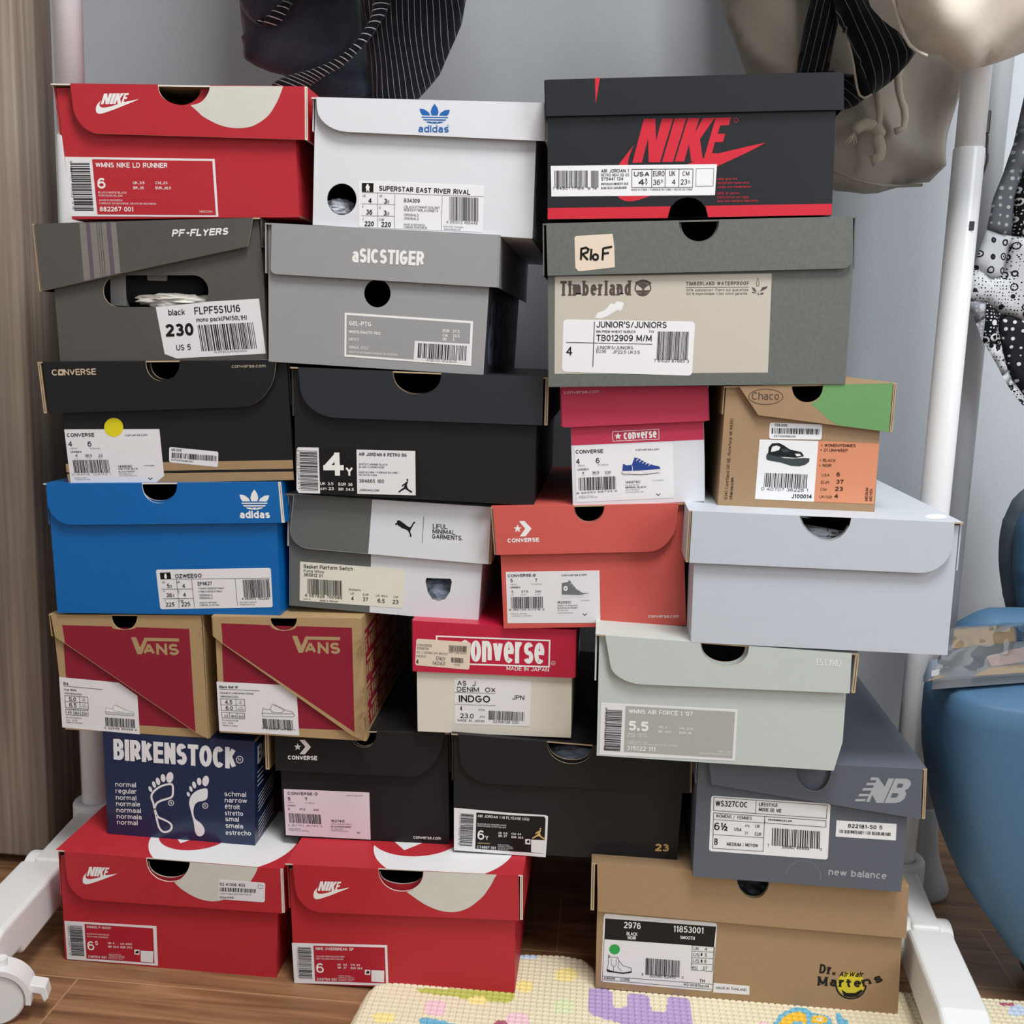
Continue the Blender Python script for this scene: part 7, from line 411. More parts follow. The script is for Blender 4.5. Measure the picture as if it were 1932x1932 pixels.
{'label':'kraft shoe box with green lid corner, sandal picture and orange label','loc':(.10582,.006,.50959),'roll':-.00122,'yaw':0,'D':280,'body':((.99,109.78),(59.5,112.6),(59.94,109.26),(60.74,106.67),(61.9,104.44),(63.39,102.54),(65.18,100.98),(67.2,99.77),(69.41,98.92),(71.73,98.46),(74.09,98.39),(76.43,98.7),(78.66,99.38),(80.72,100.44),(82.55,101.84),(84.09,103.56),(85.29,105.59),(86.11,107.91),(86.53,110.55),(86.48,113.9),(138.66,116.42),(140.94,0),(0,0)),'bout':((.99,109.78),(138.66,116.42),(140.94,0),(0,0)),'holes':(),'lid':((11.7,111.13),(58.22,113.39),(58.68,109.83),(59.51,107.08),(60.7,104.72),(62.23,102.7),(64.07,101.05),(66.15,99.77),(68.41,98.88),(70.79,98.4),(73.21,98.33),(75.6,98.67),(77.89,99.41),(80,100.54),(81.87,102.04),(83.44,103.88),(84.66,106.05),(85.5,108.52),(85.91,111.33),(85.85,114.9),(146.2,118.19),(146.32,74.52),(144.3,74.59),(30.67,85.57)),'gap':3.5,'th':1.3,'col':'kraft_brown','lcol':'kraft_brown','edge':'edge_kraft','inner':'kraft_inner','side':None,'sl':(0,1.2),'sr':(1,2.5),'dec':{'body':(('T','ink',3,'9341 Courtland DR NE, Rockford, MI 49351',8.24,7.09,1.1,74.22,2.77,''),('T','ink',3,'chacos.com',12.69,7.28,.27,20.25,2.79,'b')),'lid':(('P','green_print',1,((85.87,114.62),(85.27,108.32),(83,102.77),(79.86,99.65),(76.12,97.33),(85.26,90.5),(92.51,83.88),(101.65,78.97),(144.56,74.74),(146.16,74.79),(145.96,117.91)),()),('L','brown_ink',2,.68,((51.25,102.81),(50.86,101.02),(49.46,99.32),(47.15,97.81),(44.08,96.62),(40.47,95.81),(36.55,95.44),(32.6,95.54),(28.88,96.1),(25.66,97.09),(23.14,98.43),(21.52,100.04),(20.88,101.8),(21.29,103.6),(22.7,105.3),(25.02,106.8),(28.1,107.99),(31.72,108.8),(35.63,109.16),(39.57,109.05),(43.27,108.49),(46.48,107.51),(48.99,106.17),(50.61,104.57)),1),('T','brown_ink',3,'Chaco',23.92,99.15,24.14,.81,7.16,''))},'parts':(('picture_label','white label with sandal picture',((33.9,63.32),(86.16,63.87),(86.18,8.28),(33.21,8.58)),0,.25,'label_bright',(('B','ink',3,40.56,33.07,38.26,-.02,-.11,-12.9,25),('T','ink',3,'0 40707 36226 1',38.32,16.81,42.08,.2,2.97,''),('T','ink',3,'J100014',65.98,10.72,18.16,.35,3.84,'b'),('P','sandal_sole',2,((40.65,48.16),(41.43,51),(46.69,50.5),(56.52,47.37),(64.79,46.99),(74.3,48.06),(79.51,47.98),(79.33,44.75),(76.12,41.81),(70.76,40.19),(63.88,40.34),(54.08,43.05),(44.35,44.36),(41.25,45.37)),()),('P','sandal_strap',3,((42.3,50.33),(42.42,56.66),(45.34,60.27),(51.48,60.78),(55.73,58.84),(61.46,55.28),(71.87,53.29),(74.45,49.75),(67.47,47.79),(59.21,48.18),(50.95,48.56),(45.38,49.47)),(((44.49,52.53),(45.53,57.48),(49.57,58.61),(53.09,57.34),(51.91,54.49),(47.9,52.94)),((65.83,51.66),(70.61,51.84),(72.1,50.08),(68.05,49.22)))),('P','sandal_sole',4,((53.25,54.96),(58.68,55.87),(61.61,53.18),(56.18,52.27)),()))),('size_label','orange size label',((86.16,63.87),(140,63.52),(139.56,8.44),(86.18,8.28)),0,.25,'label_orange',(('T','ink',3,'WOMEN/FEMMES',91.93,58.95,27.38,.61,2.65,'h'),('T','ink',3,'Z1 UNAWEEP',91.57,54.6,21.33,.4,2.65,'h'),('T','ink',3,'BLACK',91.59,45.37,11.18,.01,2.65,'h'),('T','ink',3,'NOIR',91.53,40.73,7.91,.04,2.66,'h'),('T','ink',3,'USA',91.37,31.87,7.1,.14,2.67,''),('T','ink',3,'6',104.59,32.4,2.99,.12,3.8,'b'),('T','ink',3,'EUR',91.33,25.1,7.25,.15,2.67,''),('T','ink',3,'37',104.7,25.65,6.54,.12,3.8,'b'),('T','ink',3,'CM',91.27,18.59,5.34,.08,2.68,''),('T','ink',3,'23',104.24,19.13,6.96,.15,3.81,'b'),('T','ink',3,'UK/GB',91.09,11.79,10.82,.31,2.56,''),('T','ink',3,'4',104.08,12.34,3.41,.14,3.82,'b'),('T','ink',3,'MEDIUM',133.97,11.06,-.3,11.98,2.45,'h'),('T','ink',3,'MOYEN',137.77,11.23,-.22,10.85,2.45,'h'),('P','ink',2,((89.92,60.27),(89.91,60.12),(89.87,59.99),(89.79,59.87),(89.68,59.78),(89.56,59.71),(89.42,59.69),(89.28,59.7),(89.14,59.75),(89.02,59.84),(88.93,59.95),(88.86,60.08),(88.83,60.23),(88.84,60.37),(88.89,60.51),(88.96,60.63),(89.07,60.72),(89.2,60.78),(89.34,60.8),(89.48,60.79),(89.61,60.74),(89.73,60.65),(89.83,60.54),(89.89,60.41)),()),('P','ink',2,((89.71,55.79),(89.7,55.65),(89.66,55.51),(89.58,55.39),(89.48,55.3),(89.35,55.24),(89.21,55.21),(89.07,55.23),(88.93,55.28),(88.81,55.36),(88.72,55.47),(88.65,55.61),(88.62,55.75),(88.63,55.9),(88.68,56.03),(88.75,56.15),(88.86,56.24),(88.99,56.3),(89.13,56.33),(89.27,56.31),(89.4,56.26),(89.52,56.18),(89.62,56.07),(89.68,55.94)),()),('P','ink',2,((89.73,46.42),(89.73,46.27),(89.68,46.13),(89.6,46.01),(89.5,45.92),(89.37,45.86),(89.23,45.84),(89.09,45.85),(88.95,45.9),(88.83,45.98),(88.74,46.1),(88.67,46.23),(88.64,46.37),(88.65,46.52),(88.7,46.66),(88.77,46.77),(88.88,46.87),(89.01,46.93),(89.15,46.95),(89.29,46.94),(89.42,46.89),(89.54,46.8),(89.64,46.69),(89.7,46.56)),()),('P','ink',2,((89.53,41.78),(89.53,41.63),(89.48,41.5),(89.4,41.38),(89.3,41.28),(89.17,41.22),(89.03,41.2),(88.89,41.21),(88.75,41.26),(88.63,41.35),(88.54,41.46),(88.47,41.59),(88.44,41.74),(88.45,41.88),(88.5,42.02),(88.57,42.14),(88.68,42.23),(88.81,42.29),(88.95,42.32),(89.09,42.3),(89.23,42.25),(89.34,42.17),(89.44,42.06),(89.5,41.92)),()))),('price_sticker','white price sticker',((41.82,77.03),(42.06,78.01),(42.73,78.71),(43.7,78.97),(86.53,78.97),(87.49,78.71),(88.19,78.01),(88.48,77.03),(88.74,67.03),(88.51,66.04),(87.84,65.33),(86.89,65.05),(44,64.36),(43.03,64.61),(42.32,65.3),(42.04,66.28)),0,.45,'label_bright',(('T','ink',3,'129,000',46.31,75.83,11.21,-.02,2.5,'h'),('B','ink',3,44.09,74.21,42.8,.58,.06,-5.02,26),('T','ink',3,'CN7JS0010BK230',46.28,66.2,19.41,.3,1.67,'h')))),'ltl':(11.7,111.13),'ltr':(146.2,118.19),'lb':((14.99,85.02),(146.32,74.52))},
{'label':'plain pale grey-blue shoe box overhanging the right of the stack','loc':(.08537,-.03,.38938),'roll':-.00399,'yaw':0,'D':340,'body':((-1.6,119.47),(225.25,117.24),(225.85,0),(0,0)),'bout':((-1.6,119.47),(225.25,117.24),(225.85,0),(0,0)),'holes':(((89.9,119.1),(92.71,113.02),(97.1,107.42),(102.72,103.1),(108.22,100.58),(113.59,99.84),(118.83,100.9),(123.91,103.88),(127.81,108.31),(130.42,113.92),(131.71,119.6)),),'lid':((-5.51,121.53),(219.37,120.6),(219.39,100.42),(218.71,94.52),(216.77,89.09),(213.7,84.29),(209.68,80.28),(204.85,77.22),(199.36,75.27),(193.38,74.58),(-5.73,74.71)),'gap':4,'th':1.3,'col':'pale_blue_card','lcol':'pale_blue_card','edge':'edge_kraft','inner':'white_card','side':None,'sl':(.5,2.5),'sr':(0,1.2),'dec':{'top':(('P','label_white',2,((228.9,31.51),(227.25,27.31),(225,23.23),(222.3,19.53),(219.34,16.46),(216.31,14.22),(213.42,12.94),(210.83,12.71),(208.74,13.54),(207.27,15.38),(206.52,18.12),(206.55,21.58),(207.37,25.53),(208.93,29.73),(211.13,33.88),(213.83,37.69),(216.85,40.89),(219.97,43.26),(222.97,44.61),(225.63,44.85),(227.77,43.96),(229.24,42),(229.94,39.13),(229.82,35.55)),()),)},'parts':(),'ltl':(-5.51,121.53),'ltr':(222.97,120.62),'lb':((-5.73,74.71),(223.72,77.24)),'lidhole':(((87.64,120.83),(90.37,113.83),(94.76,107.84),(101.05,103.03),(107.21,100.14),(112.56,99.27),(117.78,100.19),(123.49,103.18),(127.74,107.88),(130.94,114.17),(131.99,121.03)),)},
{'label':'pale grey-green shoe box with dented corner and grey size label','loc':(.00496,-.0245,.27314),'roll':-.00096,'yaw':0,'D':330,'body':((-2.44,116.26),(90.73,114.75),(91.25,110.96),(92.31,108),(93.92,105.41),(96.02,103.17),(98.57,101.28),(101.48,99.76),(104.66,98.65),(108.03,97.95),(111.47,97.69),(114.88,97.85),(118.16,98.45),(121.21,99.47),(123.93,100.9),(126.23,102.71),(128.06,104.89),(129.34,107.42),(130.04,110.35),(130.1,114.11),(224.37,112.57),(222.96,72.46),(223.43,27.9),(217.62,0),(0,0)),'bout':((-2.44,116.26),(224.37,112.57),(222.96,72.46),(223.43,27.9),(217.62,0),(0,0)),'holes':(),'lid':((2.93,118.34),(89.24,116.48),(89.84,111.87),(91.03,108.26),(92.82,105.09),(95.15,102.35),(97.97,100.03),(101.19,98.17),(104.71,96.8),(108.43,95.94),(112.23,95.6),(115.99,95.79),(119.6,96.51),(122.95,97.74),(125.94,99.47),(128.47,101.67),(130.46,104.32),(131.86,107.41),(132.6,110.97),(132.63,115.55),(223.75,113.58),(224.75,76.49),(39.45,73.6),(33.16,73.94),(27.21,75.1),(21.77,76.98),(17.03,79.48),(13.19,82.51),(10.42,85.96),(8.91,89.74)),'gap':4,'th':1.3,'col':'pale_green_card','lcol':'pale_green_card','edge':'edge_kraft','inner':'white_card','side':None,'sl':(1,1.5),'sr':(2,3.2),'dec':{'lid':(('T','white',3,'EST.1982',193.18,101.03,22.2,-.08,6.21,''),)},'parts':(('size_label',None,((1.94,51.98),(127.03,53.06),(127.72,3.53),(2.72,1.21)),0,.25,'label_white',(('P','label_grey',1,((24.78,50.32),(124.99,50.88),(125.25,5.64),(25.07,5.44)),()),('B','ink',3,6.75,45.6,-.04,-40.37,15.09,.22,27),('T','ink',3,'8 83412 74080 7 16',5.97,47.71,.12,-41.06,1.93,''),('T','white',3,"WMNS AIR FORCE 1 '07",27.71,43.46,58.94,.85,4.31,'b'),('T','white',3,'5.5',28.21,26.87,18.51,.05,9.38,'bb'),('T','white',3,'UK_3',56.08,30.99,7.51,.05,2.16,'b'),('T','white',3,'CM_22.5',75.17,30.93,12.5,.09,2.16,'b'),('T','white',3,'BR_34.5',56.31,26.53,11.32,.16,2.16,'b'),('T','white',3,'EUR_36',75.41,26.62,11.14,.15,2.16,'b'),('T','white',3,'WHITE / WHITE',27.72,22.64,17.83,.29,1.88,''),('T','white',3,'BLANC / BLANC',27.55,20.45,19.2,.24,1.88,''),('T','white',3,'MADE IN VIETNAM',27.66,15.08,18.53,.35,1.59,''),('T','white',3,'FABRIQUE AU VIETNAM, HECHO EN VIETNAM',27.75,13.05,46.71,.78,1.59,''),('T','white',3,'315122 111',27.73,7.52,26.52,.31,4.36,'b'),('T','white',3,'NIKE.COM',111.92,10.82,11.24,.18,1.73,''),('T','white',3,'NIKEBETTERWORLD.COM',95.24,7.97,28.08,.44,1.73,''))),),'ltl':(2.93,118.34),'ltr':(223.75,113.58),'lb':((12.37,73.17),(224.75,76.49))},
{'label':'slate grey shoe box with silver letter mark and slanted flap','loc':(.10301,-.004,.14817),'roll':.00171,'yaw':0,'D':330,'body':((-1.93,120),(195.47,124.16),(195.3,75.06),(196.36,0),(0,0)),'bout':((-1.93,120),(195.47,124.16),(195.3,75.06),(196.36,0),(0,0)),'holes':(),'lid':((6.77,122.32),(88.08,123.93),(88.78,117.78),(89.88,112.99),(91.4,108.84),(93.31,105.26),(95.57,102.28),(98.09,99.93),(100.82,98.24),(103.67,97.24),(106.54,96.95),(109.36,97.37),(112.04,98.49),(114.5,100.29),(116.65,102.74),(118.42,105.8),(119.77,109.44),(120.65,113.64),(121,118.44),(120.76,124.58),(203.59,126.23),(206.3,76.82),(11.92,97.02)),'gap':3.5,'th':1.3,'col':'slate_card','lcol':'slate_card','edge':'edge_kraft','inner':'kraft_inner','side':'slate_card','sl':(0,1.2),'sr':(1.5,2.8),'dec':{'body':(('T','silver_ink',3,'new balance',127.6,11.91,54.07,.09,7,'bg'),('L','silver_ink',3,.19,((87.97,9.48),(88.43,12.1),(89.28,14.61),(90.5,16.95),(92.06,19.07),(93.93,20.91),(96.05,22.43),(98.37,23.59),(100.84,24.36),(103.39,24.73),(105.97,24.68),(108.5,24.22),(110.94,23.36),(113.21,22.12),(115.27,20.54),(117.06,18.63),(118.53,16.47),(119.67,14.09),(120.42,11.56),(120.78,8.94),(120.74,6.28)),0)),'lid':(('P','silver_ink',2,((157.79,115.03),(163.68,115.16),(166.41,112.5),(156.77,112.26)),()),('P','silver_ink',2,((154.75,109.41),(164.99,110.1),(166.82,107.78),(153.46,106.88)),()),('P','silver_ink',2,((151.68,104.04),(163.71,104.59),(164.89,102.49),(150.41,101.23)),()),('P','silver_ink',2,((148.78,98.13),(158.84,98.27),(160.26,96.46),(147.37,95.31)),()),('P','silver_ink',2,((145.82,92.74),(154.85,93.37),(153.8,90.84),(144.39,90.18)),()),('P','silver_ink',2,((164.05,115.18),(170.68,106.69),(173.34,114.99),(178.69,115.35),(170.84,90.38),(164.57,90.22),(160.12,98.09),(158.24,90.6),(154.85,90.36),(162.17,110.86)),()),('P','silver_ink',2,((179.56,115.41),(189.88,115.83),(193.15,114.16),(194.19,110.99),(192.8,107.11),(189.31,104.16),(190.82,101.28),(189.76,96.46),(186.32,92.82),(181.46,91.12),(171.72,90.44)),(((182.47,110.74),(186.97,110.77),(187.39,108.9),(185.84,106.63),(181.36,106.33)),((178.33,100.97),(183.33,101.04),(183.75,99.17),(181.98,96.6),(176.74,96.24)))))},'parts':(('size_label',None,((12.61,81.36),(12.9,82.62),(13.71,83.52),(14.88,83.86),(121.8,84.12),(122.96,83.79),(123.8,82.9),(124.15,81.66),(125.68,30.03),(125.4,28.76),(124.6,27.86),(123.45,27.52),(16.17,27.43),(14.97,27.78),(14.11,28.69),(13.76,29.97)),0,.25,'label_bright',(('L','ink',3,.45,((15.19,82.63),(121,82.22),(121.4,69.12),(15.64,69.16)),1),('L','ink',3,.45,((15.79,66.79),(63.98,66.83),(64.78,31.2),(17.12,30.65)),1),('L','ink',3,.45,((63.98,66.83),(121.2,66.75),(121.46,60.25),(64.43,60.32)),1),('L','ink',3,.39,((54.79,82.52),(55.19,69.22)),0),('L','ink',3,.39,((16.2,60.11),(64.06,60.15)),0),('L','ink',3,.39,((16.64,44.71),(64.32,45.21)),0),('T','ink',3,'WS327COC',17.04,73.73,30.32,.74,5.83,'h'),('T','ink',3,'LIFESTYLE',57.74,77.06,17.46,-.08,3.6,'h'),('T','ink',3,'MODE DE VIE',58.1,71.81,20.94,-.08,3.6,'h'),('T','ink',3,'WOMENS',18.14,62.36,14.91,.02,3.35,''),('T','ink',3,'|',35.01,62.11,.78,-.08,3.34,''),('T','ink',3,'FEMMES',38.49,62.24,13.56,.06,3.34,''),('T','ink',3,'6½',17.26,49.4,12.59,.27,7.83,'h'),('T','ink',3,'USA',36.31,50.03,6.87,-.02,3.35,'h'),('T','ink',3,'4½',45.83,54.97,4.53,-.07,2.51,''),('T','ink',3,'UK',55.79,54.76,4.52,-.07,3.34,''),('T','ink',3,'37',46.22,47.16,3.37,-.02,2.79,''),('T','ink',3,'EUR',55.95,46.79,6.2,-.07,3.35,''),('T','ink',3,'B',18.46,34.29,3.25,.11,6.75,'h'),('T','ink',3,'MEDIUM',30.17,34.51,13.38,.07,3.37,'h'),('T','ink',3,'|',45.23,34.71,.66,-.09,3.36,''),('T','ink',3,'MOYEN',47.8,35.06,11.54,-.07,3.37,'h'),('T','ink',3,'newbalance.com',67.46,63.06,22.22,-.11,2.22,'b'),('T','ink',3,'39980 46999',81.9,35.65,25.84,.23,3.07,''),('T','ink',3,'7',68.45,36.13,1.68,-.01,3.08,''),('T','ink',3,'5',117.98,36.14,1.54,-.02,2.79,''),('B','ink',3,71.84,55.72,44.62,-.02,.75,-17.86,28))),('code_sticker','small white code sticker',((130.83,67.79),(186.19,68.44),(186.9,51.91),(131.24,51.44)),0,.25,'label_bright',(('T','ink',3,'822181-50 5',141.71,61.4,31.75,.52,3.86,'b'),('T','ink',3,'COC BLUE/WHITE/GREY / COC BLEU/BLANC/GRIS',134.3,55.55,47.5,.52,3.31,'')))),'ltl':(6.77,122.32),'ltr':(203.59,126.23),'lb':((11.92,97.02),(206.3,76.82))},
{'label':'wide plain kraft shoe box at lower right, standing on the play mat','loc':(.01447,.012,.0114),'roll':.0083,'yaw':0,'D':300,'body':((-4.05,132.43),(131.8,134.08),(132.39,129.18),(133.36,125.37),(134.74,122.06),(136.5,119.2),(138.58,116.82),(140.93,114.95),(143.48,113.59),(146.15,112.79),(148.86,112.55),(151.52,112.86),(154.06,113.74),(156.39,115.16),(158.45,117.1),(160.17,119.52),(161.49,122.41),(162.37,125.75),(162.78,129.57),(162.63,134.45),(291.83,136.03),(298.12,0),(0,0)),'bout':((-4.05,132.43),(291.83,136.03),(298.12,0),(0,0)),'holes':(),'lid':((-5.15,136.47),(130.7,137.67),(131.34,132.19),(132.37,127.92),(133.82,124.2),(135.65,120.99),(137.82,118.32),(140.27,116.2),(142.91,114.68),(145.67,113.77),(148.47,113.48),(151.22,113.83),(153.84,114.8),(156.25,116.38),(158.36,118.54),(160.12,121.25),(161.47,124.48),(162.36,128.21),(162.75,132.48),(162.57,137.96),(293.56,139.12),(296.09,85.11),(-2,85.75)),'gap':3.5,'th':1.3,'col':'kraft_brown','lcol':'kraft_brown','edge':'edge_kraft','inner':'kraft_inner','side':None,'sl':(2,3.5),'sr':(0,1.2),'dec':{'body':(('P','dm_yellow',1,((263.58,30.25),(263.44,26.78),(262.42,23.45),(260.59,20.5),(258.06,18.11),(255.01,16.46),(251.65,15.66),(248.2,15.77),(244.91,16.78),(242,18.61),(239.66,21.15),(238.07,24.22),(237.32,27.61),(237.47,31.09),(238.51,34.41),(240.36,37.36),(242.89,39.73),(245.94,41.36),(249.29,42.14),(252.72,42.03),(256,41.03),(258.9,39.2),(261.22,36.67),(262.82,33.62)),()),('L','ink',2,1.58,((264.76,28.88),(264.79,26.66),(264.46,24.45),(263.8,22.32),(262.81,20.31),(261.52,18.47),(259.96,16.86),(258.16,15.5),(256.18,14.44),(254.06,13.7),(251.86,13.3),(249.62,13.25),(247.4,13.55),(245.26,14.19),(243.26,15.16),(241.43,16.43),(239.84,17.98),(238.5,19.76),(237.47,21.73),(236.76,23.83),(236.4,26.03)),0),('P','ink',2,((241.78,22.11),(247.37,18.95),(255.26,19.75),(260.83,24.03),(262.93,22.76),(258.19,16.63),(251.75,14.48),(245.04,15.29)),()),('T','ink',3,'Dr.',218.79,37.64,15.32,-.55,10.02,'bbs'),('T','ink',3,'AirWair',238.21,35.71,24.03,1.95,5.6,'bi'),('T','ink',3,'Mar',218.59,24.24,25.59,.79,9.76,'bbs'),('T','ink',3,'te',246.31,24.95,14.29,1.73,9.14,'bbs'),('T','ink',3,'ns',262.51,27.47,18.47,7.18,9.05,'bbs'))},'parts':(('size_label',None,((4.35,78.36),(4.58,79.62),(5.21,80.66),(6.15,81.36),(7.31,81.62),(113.33,81.71),(114.48,81.45),(115.42,80.76),(116.05,79.73),(116.29,78.48),(116.67,10.53),(116.44,9.25),(115.81,8.2),(114.86,7.48),(113.7,7.22),(8.21,7.06),(7.03,7.33),(6.06,8.04),(5.39,9.1),(5.14,10.39)),0,.25,'label_white',(('P','ink',1,((5.96,76.42),(115.45,77.8),(114.94,55.85),(6.18,53.91)),()),('T','white',3,'2976',24.88,67.93,16.76,.24,6.83,'h'),('T','white',3,'11853001',73.97,68.41,29.68,.74,6.79,'h'),('T','white',3,'BLACK',28.03,60.33,10.79,.13,3.72,'h'),('T','white',3,'NOIR',29.36,56.13,8.33,.2,3.57,'h'),('T','white',3,'SMOOTH',81.19,61.38,14.32,.32,3.55,'h'),('P','green_dot',2,((22.34,44.38),(22.24,42.93),(21.78,41.55),(21,40.32),(19.94,39.34),(18.68,38.66),(17.32,38.34),(15.92,38.39),(14.61,38.82),(13.46,39.59),(12.55,40.65),(11.94,41.94),(11.69,43.35),(11.79,44.8),(12.25,46.18),(13.04,47.41),(14.1,48.39),(15.35,49.06),(16.72,49.38),(18.11,49.33),(19.42,48.9),(20.57,48.13),(21.48,47.07),(22.08,45.79)),()),('L','ink',3,.41,((11.3,35.04),(11.49,26.32),(10.3,20.16),(15.58,19.47),(25.25,18.92),(35.46,20.84),(34.82,24.85),(26.18,27.01),(22.06,31.88),(20.49,35.49)),1),('P','ink',3,((10.49,21.69),(16.24,19.99),(26.61,19.21),(35.4,21.89),(35.1,19.9),(26.69,17.85),(10.93,18.71)),()),('L','ink',3,.34,((14.12,33.81),(14.78,26.64),(16.93,25.05),(19.34,26.34),(19.62,33.9)),0),('L','ink',3,.34,((16.93,25.05),(17.2,20.09)),0),('L','ink',3,.34,((22.06,31.88),(21.52,24.29),(25.83,20.94)),0),('L','ink',3,.41,((12.01,34.66),(10.8,36.8),(11.88,37.21),(12.99,34.31)),0),('B','ink',3,48.62,37.48,34.61,.38,.66,-18.29,29),('L','ink',3,.41,((93.61,55.58),(114.94,55.85)),0),('L','ink',3,.41,((93.75,49.34),(115.06,50.21)),0),('L','ink',3,.41,((93.93,42.5),(115.14,43.22)),0),('L','ink',3,.41,((93.95,35.92),(115.17,36.81)),0),('L','ink',3,.41,((94.14,28.9),(115.14,29.33)),0),('L','ink',3,.41,((93.61,55.58),(94.14,28.9)),0),('L','ink',3,.4,((114.94,55.85),(115.14,29.33)),0),('L','ink',3,.41,((6.65,13.44),(116.37,15.34)),0),('L','ink',3,.41,((6.18,53.91),(6.44,9.48),(116.76,9.66),(115.61,55.91)),0),('T','ink',3,'UK   4',95.02,50.66,13.5,.41,3.56,''),('T','ink',3,'US',95.18,44.11,6.36,.17,3.56,''),('T','ink',3,'5',106.66,44.63,2.02,.05,3.57,''),('T','ink',3,'US',95.22,37.39,6.36,.18,3.57,''),('T','ink',3,'6',106.7,37.92,2.03,.05,3.58,''),('T','ink',3,'EU   37',95.31,29.76,14.62,.55,3.58,''),('T','ink',3,'AW009',8.06,10.25,11.04,.19,2.73,'h'),('T','ink',3,'CORE',24.62,10.38,9.36,.18,2.72,'h'),('T','ink',3,'TH',103,16.26,5.43,.09,3.59,'h'),('T','ink',3,'KO-0010702-04',88.35,11.17,24.5,.06,2.71,'h'),('T','ink',3,'8',45.51,18.06,1.78,.03,2.71,''),('T','ink',3,'00090 82410',53.53,16.9,25.94,.77,3.31,''),('T','ink',3,'0',85.55,18.58,1.64,.01,2.7,''),('P','ink',3,((103.4,48.79),(104.19,47.07),(103.93,44.96),(102.85,44.86),(102.31,46.89)),()),('P','ink',3,((103.88,41.67),(104.67,39.96),(104.41,37.84),(103.33,37.74),(102.79,39.78)),()))),('origin_sticker','small white origin sticker',((116.98,16.74),(152.56,16.86),(153.12,7.45),(117.41,6.55)),0,.4,'label_white',(('T','ink',3,'MADE IN THAILAND',120.06,10.85,30.02,.47,2.69,''),))),'ltl':(-5.15,136.47),'ltr':(293.56,139.12),'lb':((-2,85.75),(296.09,85.11))}]
